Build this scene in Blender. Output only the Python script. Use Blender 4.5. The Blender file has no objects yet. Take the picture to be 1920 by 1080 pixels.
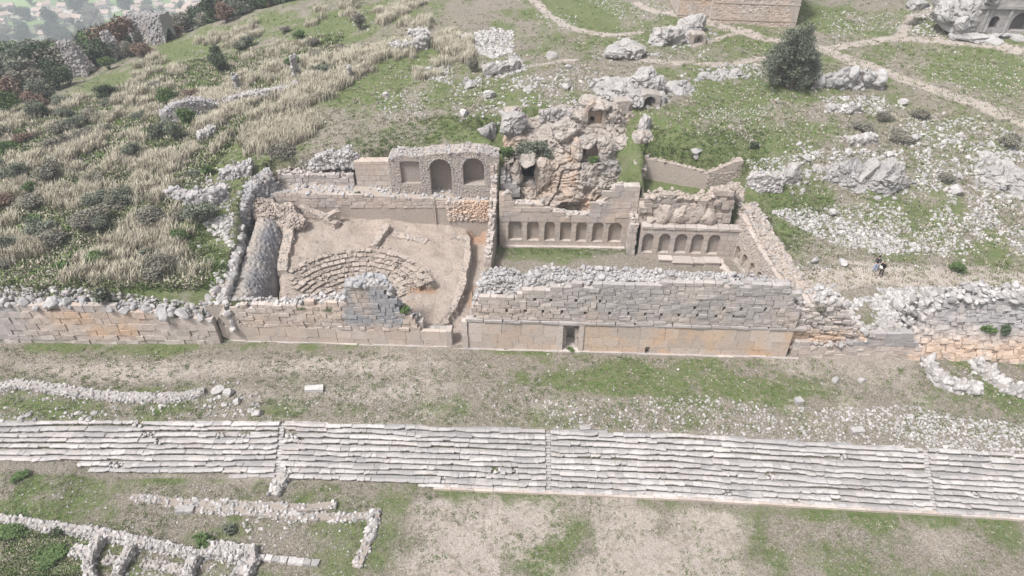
import bpy, math
import numpy as np
from mathutils import Vector

rng = np.random.default_rng(11)
SC = bpy.context.scene
COL = SC.collection
R = math.radians

# ------------------------------------------------------------------ camera, sky, sun, exposure
CAM_H, PITCH, FOC = 44.0, R(37.5), 1280.0
cam_data = bpy.data.cameras.new('camera')
cam = bpy.data.objects.new('camera', cam_data)
COL.objects.link(cam)
cam.location = (0, 0, CAM_H)
cam.rotation_euler = (R(90) - PITCH, 0, 0)
cam_data.sensor_width = 36
cam_data.lens = 24
cam_data.clip_start = 0.5
cam_data.clip_end = 12000
SC.camera = cam

SUN_EL, SUN_AZ = R(58), R(232)          # azimuth measured clockwise from +Y
world = bpy.data.worlds.new('World')
SC.world = world
world.use_nodes = True
wn, wl = world.node_tree.nodes, world.node_tree.links
wn.clear()
sky = wn.new('ShaderNodeTexSky')
sky.sky_type = 'NISHITA'
sky.sun_disc = False
sky.sun_elevation = SUN_EL
sky.sun_rotation = SUN_AZ
sky.air_density = 1.0
sky.dust_density = 4.0
sky.ozone_density = 1.0
hs = wn.new('ShaderNodeHueSaturation')
hs.inputs['Saturation'].default_value = 0.25    # an overcast sky is nearly neutral
bg = wn.new('ShaderNodeBackground')
bg.inputs['Strength'].default_value = 0.10
wo = wn.new('ShaderNodeOutputWorld')
wl.new(sky.outputs[0], hs.inputs['Color'])
tn = wn.new('ShaderNodeMix'); tn.data_type = 'RGBA'; tn.blend_type = 'MULTIPLY'; tn.inputs[0].default_value = 1.0
tn.inputs[7].default_value = (1.0, 0.985, 0.985, 1)        # the faint pink cast of thin high cloud
wl.new(hs.outputs[0], tn.inputs[6]); wl.new(tn.outputs[2], bg.inputs[0])
wl.new(bg.outputs[0], wo.inputs[0])

sun_data = bpy.data.lights.new('sun', 'SUN')
sun_data.energy = 2.3
sun_data.angle = R(11)
sun_data.color = (1.0, 0.975, 0.945)
sun = bpy.data.objects.new('sun', sun_data)
COL.objects.link(sun)
sd = Vector((math.sin(SUN_AZ) * math.cos(SUN_EL), math.cos(SUN_AZ) * math.cos(SUN_EL), math.sin(SUN_EL)))
sun.rotation_euler = (-sd).to_track_quat('-Z', 'Y').to_euler()
sun.location = (-60, -60, 120)

SC.view_settings.view_transform = 'Standard'
SC.view_settings.look = 'None'
SC.view_settings.exposure = 0.90
SC.view_settings.gamma = 1.0
SC.render.engine = 'CYCLES'
SC.cycles.volume_bounces = 1
SC.cycles.max_bounces = 6
SC.cycles.volume_step_rate = 4

# ------------------------------------------------------------------ photo pixel -> ray -> place
CAMP = np.array([0, 0, CAM_H])
FWD = np.array([0, math.cos(PITCH), -math.sin(PITCH)])
UPV = np.array([0, math.sin(PITCH), math.cos(PITCH)])
RGT = np.array([1.0, 0, 0])

def ray(px, py):
    px = np.asarray(px, float); py = np.asarray(py, float)
    dx = (px - 960) / FOC; dy = -(py - 540) / FOC
    return FWD + dx[..., None] * RGT + dy[..., None] * UPV

def P(px, py, z):
    d = ray(px, py)
    t = (z - CAM_H) / d[..., 2]
    return CAMP + t[..., None] * d if np.ndim(t) else CAMP + t * d

# ------------------------------------------------------------------ noise
def _h(ix, iy, iz, s):
    n = (ix * 73856093) ^ (iy * 19349663) ^ (iz * 83492791) ^ (s * 2654435)
    n = (n ^ (n >> 13)) * 1274126177 & 0x7fffffff
    n = (n ^ (n >> 16)) & 0xffff
    return n / 65535.0

def vn3(p, s=0):
    p = np.asarray(p, float)
    i = np.floor(p).astype(np.int64); f = p - i
    f = f * f * (3 - 2 * f)
    x, y, z = i[..., 0], i[..., 1], i[..., 2]
    r = 0
    for a in (0, 1):
        wa = f[..., 0] if a else 1 - f[..., 0]
        for b in (0, 1):
            wb = f[..., 1] if b else 1 - f[..., 1]
            for c in (0, 1):
                wc = f[..., 2] if c else 1 - f[..., 2]
                r = r + wa * wb * wc * _h(x + a, y + b, z + c, s)
    return r * 2 - 1

def fbm3(p, o=4, s=0):
    p = np.asarray(p, float); r = 0; a = 0.5; t = 0
    for k in range(o):
        r = r + a * vn3(p * (2 ** k) + 17.3 * k, s + k); t += a; a *= 0.5
    return r / t

def fbm2(x, y, o=4, s=0):
    return fbm3(np.stack([x, y, np.zeros_like(x) + 0.37], -1), o, s)

def sm(a, b, x):
    t = np.clip((np.asarray(x, float) - a) / (b - a), 0, 1)
    return t * t * (3 - 2 * t)

# ------------------------------------------------------------------ meshes
class Geo:
    """collects vertices, polygons and per-vertex tone attributes, becomes ONE mesh object"""
    def __init__(s):
        s.V = []; s.F = {}; s.n = 0; s.A = {'tint': [], 'grey': [], 'orange': []}; s.W = []
    def add(s, V, F, tint=0.5, grey=0.0, orange=0.0, wuv=None):
        V = np.asarray(V, float).reshape(-1, 3)
        F = np.asarray(F, np.int64)
        s.V.append(V)
        s.F.setdefault(F.shape[1], []).append(F + s.n)
        for k, v in (('tint', tint), ('grey', grey), ('orange', orange)):
            s.A[k].append(np.broadcast_to(np.asarray(v, float), (len(V),)))
        s.W.append(V if wuv is None else np.asarray(wuv, float))
        s.n += len(V)
    def mesh(s, name, off):
        me = bpy.data.meshes.new(name)
        V = np.concatenate(s.V) - off
        me.vertices.add(len(V)); me.vertices.foreach_set('co', V.ravel().astype(np.float32))
        loops = []; starts = []; c = 0
        for k, L in s.F.items():
            f = np.concatenate(L)
            loops.append(f.ravel()); starts.append(c + np.arange(len(f)) * k); c += f.size
        loops = np.concatenate(loops); starts = np.concatenate(starts)
        me.loops.add(len(loops)); me.loops.foreach_set('vertex_index', loops.astype(np.int32))
        me.polygons.add(len(starts)); me.polygons.foreach_set('loop_start', starts.astype(np.int32))
        for k, L in s.A.items():
            a = me.attributes.new(k, 'FLOAT', 'POINT')
            a.data.foreach_set('value', np.concatenate(L).astype(np.float32))
        a = me.attributes.new('wuv', 'FLOAT_VECTOR', 'POINT')
        a.data.foreach_set('vector', np.concatenate(s.W).ravel().astype(np.float32))
        me.update(calc_edges=True)
        return me
    def base(s):
        V = np.concatenate(s.V)
        return np.array([(V[:, 0].min() + V[:, 0].max()) / 2, (V[:, 1].min() + V[:, 1].max()) / 2, V[:, 2].min()])
    def part(s, name, mat, parent, smooth=False, label=None):
        off = world_loc(parent)
        me = s.mesh(name, off)
        o = bpy.data.objects.new(name, me); COL.objects.link(o); o.parent = parent
        me.materials.append(mat)
        if not smooth: me.shade_flat()
        if label: o['label'] = label
        return o
    def top(s, name, mat, label, cat, group=None, kind=None, smooth=False):
        off = s.base()
        me = s.mesh(name, off)
        o = bpy.data.objects.new(name, me); COL.objects.link(o); o.location = off
        me.materials.append(mat)
        if not smooth: me.shade_flat()
        tag(o, label, cat, group, kind)
        return o

def world_loc(o):
    v = np.zeros(3)
    while o is not None:
        v = v + np.array(o.location); o = o.parent
    return v

def tag(o, label=None, cat=None, group=None, kind=None):
    if label: o['label'] = label
    if cat: o['category'] = cat
    if group: o['group'] = group
    if kind: o['kind'] = kind
    return o

def thing(name, label, cat, loc, group=None):
    o = bpy.data.objects.new(name, None); COL.objects.link(o)
    o.location = tuple(float(v) for v in loc); o.empty_display_size = 0.5
    return tag(o, label, cat, group)

# ------------------------------------------------------------------ materials
def mat(name):
    m = bpy.data.materials.new(name); m.use_nodes = True
    nt = m.node_tree; nt.nodes.clear()
    out = nt.nodes.new('ShaderNodeOutputMaterial')
    b = nt.nodes.new('ShaderNodeBsdfPrincipled')
    b.inputs['Roughness'].default_value = 0.95
    b.inputs['Specular IOR Level'].default_value = 0.15
    nt.links.new(b.outputs[0], out.inputs[0])
    return m, nt, b

class NT:
    def __init__(s, nt): s.nt = nt
    def n(s, t, **kw):
        x = s.nt.nodes.new(t)
        for k, v in kw.items(): setattr(x, k, v)
        return x
    def l(s, a, b): s.nt.links.new(a, b)
    def attr(s, name):
        return s.n('ShaderNodeAttribute', attribute_name=name)
    def val(s, op, a, b=None, clamp=False):
        x = s.n('ShaderNodeMath', operation=op, use_clamp=clamp)
        for i, v in enumerate((a, b)):
            if v is None: continue
            if isinstance(v, (int, float)): x.inputs[i].default_value = v
            else: s.l(v, x.inputs[i])
        return x.outputs[0]
    def noise(s, vec, scale, detail=4, rough=0.6):
        x = s.n('ShaderNodeTexNoise'); x.inputs['Scale'].default_value = scale
        x.inputs['Detail'].default_value = detail; x.inputs['Roughness'].default_value = rough
        if vec is not None: s.l(vec, x.inputs['Vector'])
        return x.outputs['Fac']
    def step(s, v, lo, hi):
        x = s.n('ShaderNodeMapRange', interpolation_type='SMOOTHSTEP')
        x.inputs['From Min'].default_value = lo; x.inputs['From Max'].default_value = hi
        s.l(v, x.inputs['Value']); return x.outputs[0]
    def mix(s, f, a, b, blend='MIX'):
        x = s.n('ShaderNodeMix', data_type='RGBA', blend_type=blend)
        if isinstance(f, (int, float)): x.inputs[0].default_value = f
        else: s.l(f, x.inputs[0])
        for i, v in ((6, a), (7, b)):
            if isinstance(v, tuple): x.inputs[i].default_value = (*v, 1)
            else: s.l(v, x.inputs[i])
        return x.outputs[2]
    def pos(s): return s.n('ShaderNodeNewGeometry').outputs['Position']
    def bump(s, h, b, strength=0.5, dist=0.05):
        x = s.n('ShaderNodeBump'); x.inputs['Strength'].default_value = strength
        x.inputs['Distance'].default_value = dist
        s.l(h, x.inputs['Height']); s.l(x.outputs[0], b.inputs['Normal'])

def stone_mat(name, lo, hi, grey=(0.29, 0.29, 0.305), orange=(0.50, 0.37, 0.27), stain=0.5, bumpd=0.05, fine=6.0, gscale=0.35):
    m, nt, b = mat(name); N = NT(nt)
    p = N.pos(); t = N.attr('tint').outputs['Fac']
    n1 = N.noise(p, fine, 5); n2 = N.noise(p, gscale, 4); n3 = N.noise(p, 1.4, 4)
    c = N.mix(N.val('ADD', N.val('MULTIPLY', t, 0.65), N.val('MULTIPLY', n1, 0.45), True), lo, hi)
    c = N.mix(N.val('MULTIPLY', N.step(n3, 0.5, 0.72), stain), c, grey)
    ga = N.attr('grey').outputs['Fac']; oa = N.attr('orange').outputs['Fac']
    gm = N.val('MULTIPLY', ga, N.val('ADD', N.step(n2, 0.3, 0.6), N.val('MULTIPLY', n3, 0.5), True), True)
    om = N.val('MULTIPLY', oa, N.val('ADD', N.step(n2, 0.62, 0.4), N.val('MULTIPLY', n3, 0.4), True), True)
    c = N.mix(om, c, orange)
    c = N.mix(gm, c, grey)
    sp = N.noise(p, 9, 4, 0.7); s2 = N.noise(p, 3.2, 4, 0.7)
    c = N.mix(N.val('MULTIPLY', N.step(sp, 0.52, 0.70), 0.5), c, (0.15, 0.14, 0.13))
    c = N.mix(N.val('MULTIPLY', N.step(s2, 0.54, 0.66), 0.35), c, (0.20, 0.185, 0.17))
    N.l(c, b.inputs['Base Color'])
    N.bump(n1, b, 0.7, bumpd)
    return m

M_STONE = stone_mat('pale_limestone', (0.34, 0.295, 0.265), (0.56, 0.495, 0.455), orange=(0.54, 0.38, 0.265), stain=0.2)
M_CLIFF = stone_mat('tan_cliff_rock', (0.26, 0.225, 0.195), (0.49, 0.435, 0.39), grey=(0.22, 0.215, 0.215), orange=(0.46, 0.325, 0.235), stain=0.5, bumpd=0.3, fine=1.8)
M_WHITE = stone_mat('white_rubble_stone', (0.20, 0.19, 0.185), (0.56, 0.535, 0.52), stain=0.4)
M_RUBBLE = stone_mat('wall_rubble_stone', (0.19, 0.172, 0.158), (0.47, 0.435, 0.41), stain=0.4)
M_MORTAR = stone_mat('earthy_mortar', (0.22, 0.185, 0.16), (0.36, 0.315, 0.28), stain=0.3, bumpd=0.12, fine=4)
M_EARTHW = stone_mat('earthen_masonry', (0.28, 0.235, 0.20), (0.45, 0.39, 0.345), stain=0.2, bumpd=0.1, fine=5)
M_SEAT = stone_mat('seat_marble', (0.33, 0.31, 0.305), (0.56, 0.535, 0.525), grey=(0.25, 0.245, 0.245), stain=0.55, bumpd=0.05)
M_ROCK = stone_mat('grey_limestone_rock', (0.27, 0.26, 0.255), (0.50, 0.485, 0.475), grey=(0.20, 0.20, 0.205), orange=(0.44, 0.325, 0.24), stain=0.55, bumpd=0.3, fine=1.6)
M_DARK = stone_mat('painted_cavity_shade', (0.05, 0.045, 0.04), (0.09, 0.08, 0.075), stain=0.2)  # near-black tone paints in the shade inside doorways, caves and recesses
M_PLASTER = stone_mat('grey_vault_plaster', (0.26, 0.24, 0.225), (0.38, 0.355, 0.33), grey=(0.165, 0.165, 0.18), stain=0.5, bumpd=0.1, fine=2.2)

def niche_mat():
    """smooth ashlar with fine joints laid out in the wall's own metres (wuv)"""
    m, nt, b = mat('jointed_ashlar'); N = NT(nt)
    w = N.attr('wuv').outputs['Vector']; p = N.pos()
    wob = N.n('ShaderNodeVectorMath', operation='MULTIPLY_ADD')
    nz = N.n('ShaderNodeTexNoise'); nz.inputs['Scale'].default_value = 1.3; N.l(w, nz.inputs['Vector'])
    N.l(nz.outputs['Color'], wob.inputs[0]); wob.inputs[1].default_value = (0.12, 0.12, 0); N.l(w, wob.inputs[2])
    br = N.n('ShaderNodeTexBrick')
    br.inputs['Scale'].default_value = 1.0
    br.inputs['Mortar Size'].default_value = 0.022
    br.inputs['Mortar Smooth'].default_value = 0.3
    br.inputs['Brick Width'].default_value = 1.25
    br.inputs['Row Height'].default_value = 0.62
    br.inputs['Color1'].default_value = (0.50, 0.45, 0.41, 1)
    br.inputs['Color2'].default_value = (0.42, 0.37, 0.34, 1)
    br.inputs['Mortar'].default_value = (0.24, 0.20, 0.18, 1)
    N.l(wob.outputs[0], br.inputs['Vector'])
    n1 = N.noise(p, 3, 5, 0.7); n2 = N.noise(p, 0.4, 4)
    c = N.mix(N.val('MULTIPLY', N.step(n1, 0.42, 0.68), 0.6), br.outputs['Color'], (0.26, 0.235, 0.215))
    c = N.mix(N.val('MULTIPLY', N.step(N.noise(p, 9, 4, 0.7), 0.52, 0.7), 0.5), c, (0.20, 0.18, 0.165))
    ga = N.attr('grey').outputs['Fac']; oa = N.attr('orange').outputs['Fac']
    c = N.mix(N.val('MULTIPLY', oa, N.step(n2, 0.35, 0.6)), c, (0.46, 0.31, 0.20))
    c = N.mix(N.val('MULTIPLY', ga, N.step(n2, 0.6, 0.4)), c, (0.28, 0.275, 0.275))
    N.l(c, b.inputs['Base Color'])
    h = N.val('SUBTRACT', N.val('MULTIPLY', n1, 0.6), br.outputs['Fac'])
    N.bump(h, b, 0.6, 0.05)
    return m
M_NICHE = niche_mat()
def flat_mat(name, c1, c2, scale=3, bumpd=0.0):
    m, nt, b = mat(name); N = NT(nt)
    n1 = N.noise(N.pos(), scale, 5)
    t = N.attr('tint').outputs['Fac']
    N.l(N.mix(N.val('ADD', N.val('MULTIPLY', n1, 0.6), N.val('MULTIPLY', t, 0.4), True), c1, c2), b.inputs['Base Color'])
    if bumpd: N.bump(n1, b, 0.6, bumpd)
    return m
def leaf_mat(name, c1, c2):
    m, nt, b = mat(name); N = NT(nt)
    t = N.attr('tint').outputs['Fac']; n1 = N.noise(N.pos(), 0.8, 3)
    N.l(N.mix(N.val('ADD', N.val('MULTIPLY', t, 0.8), N.val('MULTIPLY', n1, 0.2), True), c1, c2), b.inputs['Base Color'])
    b.inputs['Roughness'].default_value = 0.7
    return m
M_LEAF_DARK = leaf_mat('dark_evergreen_leaf', (0.035, 0.05, 0.03), (0.10, 0.13, 0.075))
M_LEAF_GREEN = leaf_mat('green_leaf', (0.05, 0.085, 0.03), (0.13, 0.19, 0.07))
M_LEAF_RUST = leaf_mat('rusty_leaf', (0.13, 0.085, 0.065), (0.25, 0.18, 0.14))
M_LEAF_GREY = leaf_mat('bare_grey_twig', (0.115, 0.11, 0.085), (0.27, 0.255, 0.21))
M_LEAF_OLIVE = leaf_mat('olive_leaf', (0.05, 0.062, 0.042), (0.23, 0.25, 0.19))
M_LEAF_STRAWY = leaf_mat('yellowing_leaf', (0.12, 0.11, 0.05), (0.26, 0.23, 0.12))
M_BARK = flat_mat('bark', (0.08, 0.065, 0.05), (0.17, 0.145, 0.12), 8)
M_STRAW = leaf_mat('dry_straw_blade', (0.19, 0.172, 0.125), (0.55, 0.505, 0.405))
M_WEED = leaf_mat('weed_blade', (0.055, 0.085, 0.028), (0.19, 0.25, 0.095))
# ------------------------------------------------------------------ terrain heights
def poly_px(pts, z):
    a = np.array([P(x, y, z) for x, y in pts]); return a
WALL_PX = [(-300, 640), (0, 640), (400, 645), (845, 650), (1490, 670), (1725, 672), (1920, 678), (2300, 690)]
WALL_W = np.array([P(x, y, 3.0) for x, y in WALL_PX])
TOP_W = np.array([P(x, y, 2.9) for x, y in [(-400, 784), (0, 790), (530, 790), (1030, 805), (1300, 815), (1700, 838), (1920, 852), (2300, 872)]])
BOT_W = np.array([P(x, y, 0.0) for x, y in [(-400, 908), (0, 912), (520, 910), (813, 917), (1277, 937), (1740, 964), (1920, 975), (2300, 996)]])
def yW(x): return np.interp(x, WALL_W[:, 0], WALL_W[:, 1])
def yT(x): return np.interp(x, TOP_W[:, 0], TOP_W[:, 1])
def yB(x): return np.interp(x, BOT_W[:, 0], BOT_W[:, 1])

UP = [(-300, 555, 8.3), (0, 548, 8.3), (200, 560, 8.3), (350, 575, 7.6), (415, 560, 7.2), (-300, 400, 8), (0, 400, 8.6), (200, 450, 8.6), (200, 350, 9.2), (0, 300, 8),
      (380, 480, 8.4), (400, 380, 9.6), (330, 300, 10.2), (-300, 300, 6), (0, 230, 6), (150, 140, 4.2), (270, 85, 5.5), (400, 45, 9), (560, 0, 12), (600, 150, 13), (450, 200, 11.5),
      (300, 200, 9), (640, 265, 12.3), (500, 300, 11), (800, 150, 14), (800, 30, 14.6), (1000, 0, 15.2), (900, 262, 12.9), (900, 200, 14),
      (1000, 185, 14.7), (1120, 110, 15.3), (1200, 90, 15.5), (1480, 165, 14.3), (1480, 45, 15.8), (1560, 90, 15.4), (1900, 95, 16), (1900, 20, 17.6),
      (2200, 60, 17.6), (1700, 300, 11.2), (1560, 370, 9.3), (1430, 400, 8.6), (1480, 480, 6.6), (1500, 540, 5.6), (1640, 512, 6.4), (1900, 520, 6.6), (2200, 520, 6.8), (1900, 350, 9.8), (2200, 350, 10.2),
      (1700, 180, 13.5), (1300, 290, 12.4), (1400, 230, 13.3), (1240, 250, 13.3), (1420, 320, 11.2), (1000, 260, 12.9), (1100, 240, 13.2), (1190, 290, 12.0),
      (1520, 575, 5.2), (1640, 560, 5.6), (1720, 570, 5.8), (1900, 560, 6.2), (2200, 565, 6.3), (1300, 350, 9.5)]
UPW = np.array([P(x, y, z) for x, y, z in UP] + [(60, 190, 16), (-20, 180, 15), (140, 150, 18), (200, 60, 12), (-140, 20, 6), (-150, 90, 2)])
def rbf_fit(c, h):
    d = np.hypot(c[:, None, 0] - c[None, :, 0], c[:, None, 1] - c[None, :, 1])
    n = len(c); A = np.zeros((n + 1, n + 1)); A[:n, :n] = d - 0.35 * np.eye(n); A[:n, n] = 1; A[n, :n] = 1
    return np.linalg.solve(A, np.append(h, 0))
def rbf_eval(c, w, x, y):
    r = np.full(x.shape, w[-1])
    for k in range(len(c)): r = r + w[k] * np.hypot(x - c[k, 0], y - c[k, 1])
    return r
UPC = rbf_fit(UPW[:, :2], UPW[:, 2])

RIDGE = np.array([(-135, -20), (-128, 40), (-110, 72)] + [tuple(P(x, y, z)[:2]) for x, y, z in ((-300, 230, 3), (0, 158, 4), (150, 122, 4.5), (280, 82, 6), (400, 45, 9), (560, 0, 12))] + [(0, 140), (60, 170), (150, 200), (260, 210)])
CLIFF = np.array([(-1.2, 61.5), (11.9, 61.5), (12.4, 66.5), (14.5, 70.5), (9, 72.5), (5, 71.5), (-1, 70), (-5.5, 69.5), (-2.2, 66)])
def seg_dist(x, y, L, signed=False):
    best = np.full(x.shape, 1e9); side = np.zeros(x.shape)
    for a, b in zip(L[:-1], L[1:]):
        d = b - a; n2 = d @ d + 1e-9
        t = np.clip(((x - a[0]) * d[0] + (y - a[1]) * d[1]) / n2, 0, 1)
        qx, qy = x - a[0] - t * d[0], y - a[1] - t * d[1]
        r = np.hypot(qx, qy)
        m = r < best - 1e-6
        best = np.where(m, r, best); side = np.where(m, np.sign(d[0] * qy - d[1] * qx), side)
    return best * side if signed else best
def in_poly(x, y, pts):
    c = np.zeros(x.shape, bool); n = len(pts)
    for i in range(n):
        x1, y1 = pts[i][:2]; x2, y2 = pts[i - 1][:2]
        cond = ((y1 > y) != (y2 > y)) & (x < (x2 - x1) * (y - y1) / (y2 - y1 + 1e-12) + x1)
        c ^= cond
    return c

# building outlines on the ground (world metres), read off the photograph at floor level
def off(p, x, y): return np.array([p[0] + x, p[1] + y, p[2]])
HALL = np.array([P(885, 648, 3.0), P(1478, 668, 3.0), P(1462, 520, 3.4), off(P(1398, 486, 3.2), 0, 1.6), off(P(1190, 480, 3.0), 0, 1.6), P(1186, 463, 3.0), off(P(1184, 460, 3.0), 0, 1.2), off(P(938, 458, 3.0), -0.8, 1.2), P(917, 500, 3.0)])[:, :2]
TERRACE = np.array([off(P(1198, 483, 3.1), 0, 1.2), off(P(1380, 489, 3.1), 0, 1.2), off(P(1396, 352, 8.9), 0, 0.3), off(P(1324, 351, 8.9), 0, 0.6), off(P(1200, 333, 8.9), 0, 0.6)])[:, :2]
TH_PTS = [(560, 425, 6.4), (640, 412, 5.9), (724, 417, 5.6), (817, 429, 4.9), (878, 440, 4.7), (868, 520, 4.5), (846, 575, 4.3), (830, 612, 4.1), (800, 560, 4.3), (700, 478, 5.4), (600, 480, 5.7),
          (548, 520, 5.2), (535, 575, 4.5), (640, 545, 4.0), (660, 585, 3.6), (740, 560, 4.0), (770, 610, 3.6)]
THC = np.array([P(*t) for t in TH_PTS])
THW = rbf_fit(THC[:, :2], THC[:, 2])
TH_OUT = np.array([P(432, 632, 3.0), P(872, 650, 3.0), P(915, 502, 3.3), off(P(918, 441, 3.75), 1.0, 3.1), off(P(637, 408.5, 5.9), 0, 3.1), off(P(637, 408.5, 5.9), -7.9, 3.4), P(506, 362, 8.0), P(497, 400, 6.6)])[:, :2]
PASS_OUT = np.array([P(786, 650, 3.0), P(880, 652, 3.0), P(920, 505, 3.3), P(936, 446, 3.5), P(884, 442, 3.5), P(874, 520, 3.4), P(856, 590, 3.3), P(828, 622, 3.2)])[:, :2]
PIT_OUT = np.array([P(462, 600, 3.2), P(530, 600, 3.2), P(532, 520, 3.2), P(532, 448, 3.4), P(505, 430, 3.6), P(478, 470, 3.4)])[:, :2]

TIER_C = P(662, 588, 3.5)[:2]
def height(x, y, rough=True):
    yw, yt, yb = yW(x), yT(x), yB(x)
    up = rbf_eval(UPW, UPC, x, y)
    rd = seg_dist(x, y, RIDGE, True)
    rd = np.maximum(rd, 0)
    up = up - 0.28 * np.minimum(rd, 45) - 0.95 * np.maximum(rd - 45, 0)
    up = up + fbm2(x * 0.12, y * 0.12, 4, 3) * 0.7 * sm(0, 8, y - yw) + fbm2(x * 0.9, y * 0.9, 3, 8) * 0.12
    mound = np.interp(x, [-60, -42, -34, -32.5, -19, -17.5, -7, -5.5], [1.3, 1.2, 1.06, 0.55, 0.47, 0.27, 0.22, 0.0])
    mound = mound * sm(9, 0.5, yb - y)
    ramp = 2.9 * (y - yb) / (yt - yb)
    seat = np.clip(ramp, 0, 2.9) - 0.27 * ((ramp > 0.0) & (ramp < 2.85))
    low = np.where(y < yb, mound, np.where(y < yt, np.maximum(seat, mound), 2.9 + 0.1 * np.clip((y - yt) / (yw - yt), 0, 1)))
    low = low + fbm2(x * 0.25, y * 0.25, 4, 5) * 0.16 * (np.abs(y - (yb + yt) / 2) > 3.2) + fbm2(x * 1.3, y * 1.3, 3, 6) * 0.05
    right = sm(23.5, 25.5, x)       # the rubble bank on the right climbs from the footing, on the left a retaining wall stands
    bank = 3.9 + (up - 3.9) * sm(0.5, 4.6, y - yw)
    upper = np.where(x > 24.5, bank, up)
    h = np.where(y < yw + 0.7, low, upper)
    inn = in_poly(x, y, TH_OUT)
    h = np.where(inn, rbf_eval(THC[:, :2], THW, x, y) + fbm2(x * 0.45, y * 0.45, 4, 21) * 0.55 + fbm2(x * 1.8, y * 1.8, 3, 29) * 0.14, h)
    tr = np.hypot(x - TIER_C[0], y - TIER_C[1])
    h = np.where(inn & (tr < 7.6) & (y > TIER_C[1] - 1), np.minimum(h, 3.22 + 0.50 * np.maximum(tr - 3.0, 0)), h)
    h = np.where(in_poly(x, y, PASS_OUT), 3.2 + 0.02 * (y - 45) + fbm2(x * 0.7, y * 0.7, 3, 22) * 0.12, h)
    h = np.where(in_poly(x, y, PIT_OUT), 3.2 + fbm2(x * 0.7, y * 0.7, 3, 23) * 0.15, h)
    cz = in_poly(x, y, CLIFF)
    hc = np.minimum(h, 5.2 + (y - 62.0) * 0.90 + fbm2(x * 0.6, y * 0.6, 3, 26) * 0.4)
    h = np.where(cz, h + (hc - h) * sm(-0.2, 3.4, np.interp(y, [61.5, 66.5, 70.5], [12.2, 12.6, 14.6]) - x + fbm2(x * 0.7, y * 0.7, 3, 27) * 0.8), h)
    h = np.where(in_poly(x, y, TERRACE), 8.7 + 0.05 * (y - 64) + fbm2(x * 0.6, y * 0.6, 3, 25) * 0.2, h)
    h = np.where(in_poly(x, y, HALL), 3.05 + fbm2(x * 0.5, y * 0.5, 3, 24) * 0.08, h)
    return np.maximum(h, -152)

def axis(lo, dense0, dense1, hi, st, g=1.12):
    a = list(np.arange(dense0, dense1 + 1e-6, st)); s = st
    while a[-1] < hi: s *= g; a.append(a[-1] + s)
    s = st; L = []
    c = dense0
    while c > lo: s *= g; c -= s; L.append(c)
    return np.array(L[::-1] + a)
GX = axis(-420, -62, 62, 300, 0.32, 1.05)
GY = axis(-30, 25, 74, 430, 0.30, 1.03)
XX, YY = np.meshgrid(GX, GY)
ZZ = height(XX, YY)

def H(x, y):
    x = np.asarray(x, float); y = np.asarray(y, float)
    i = np.clip(np.searchsorted(GX, x) - 1, 0, len(GX) - 2); j = np.clip(np.searchsorted(GY, y) - 1, 0, len(GY) - 2)
    fx = np.clip((x - GX[i]) / (GX[i + 1] - GX[i]), 0, 1); fy = np.clip((y - GY[j]) / (GY[j + 1] - GY[j]), 0, 1)
    return (ZZ[j, i] * (1 - fx) + ZZ[j, i + 1] * fx) * (1 - fy) + (ZZ[j + 1, i] * (1 - fx) + ZZ[j + 1, i + 1] * fx) * fy

def G(px, py):
    """where the ray through photo pixel (px, py) meets the terrain"""
    d = ray(px, py); sh = d.shape[:-1]
    d = d.reshape(-1, 3); t0 = np.full(len(d), 22.0); done = np.zeros(len(d), bool); tt = t0.copy()
    ts = np.concatenate([np.arange(22, 160, 0.5), np.arange(160, 420, 2.0)])
    res = np.full(len(d), 419.0)
    prev = np.full(len(d), 22.0)
    for t in ts:
        p = CAMP + t * d
        hit = (~done) & (p[:, 2] < H(p[:, 0], p[:, 1]))
        if hit.any():
            a = prev[hit].copy(); b = np.full(hit.sum(), t)
            dd = d[hit]
            for _ in range(12):
                m = (a + b) / 2; q = CAMP + m[:, None] * dd
                u = q[:, 2] < H(q[:, 0], q[:, 1])
                b = np.where(u, m, b); a = np.where(u, a, m)
            res[hit] = b; done |= hit
        prev[~done] = t
    p = CAMP + res[:, None] * d
    p[:, 2] = H(p[:, 0], p[:, 1])
    return p.reshape(*sh, 3)
# ------------------------------------------------------------------ shape builders
def ico(sub):
    t = (1 + 5 ** 0.5) / 2
    V = [(-1, t, 0), (1, t, 0), (-1, -t, 0), (1, -t, 0), (0, -1, t), (0, 1, t), (0, -1, -t), (0, 1, -t), (t, 0, -1), (t, 0, 1), (-t, 0, -1), (-t, 0, 1)]
    F = [(0, 11, 5), (0, 5, 1), (0, 1, 7), (0, 7, 10), (0, 10, 11), (1, 5, 9), (5, 11, 4), (11, 10, 2), (10, 7, 6), (7, 1, 8), (3, 9, 4), (3, 4, 2), (3, 2, 6), (3, 6, 8), (3, 8, 9), (4, 9, 5), (2, 4, 11), (6, 2, 10), (8, 6, 7), (9, 8, 1)]
    V = [np.array(v) / np.linalg.norm(v) for v in V]
    for _ in range(sub):
        mid = {}; F2 = []
        def m(a, b):
            k = (min(a, b), max(a, b))
            if k not in mid:
                v = V[a] + V[b]; V.append(v / np.linalg.norm(v)); mid[k] = len(V) - 1
            return mid[k]
        for a, b, c in F:
            x, y, z = m(a, b), m(b, c), m(c, a)
            F2 += [(a, x, z), (b, y, x), (c, z, y), (x, y, z)]
        F = F2
    return np.array(V), np.array(F)
ICO = [ico(k) for k in range(6)]

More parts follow.
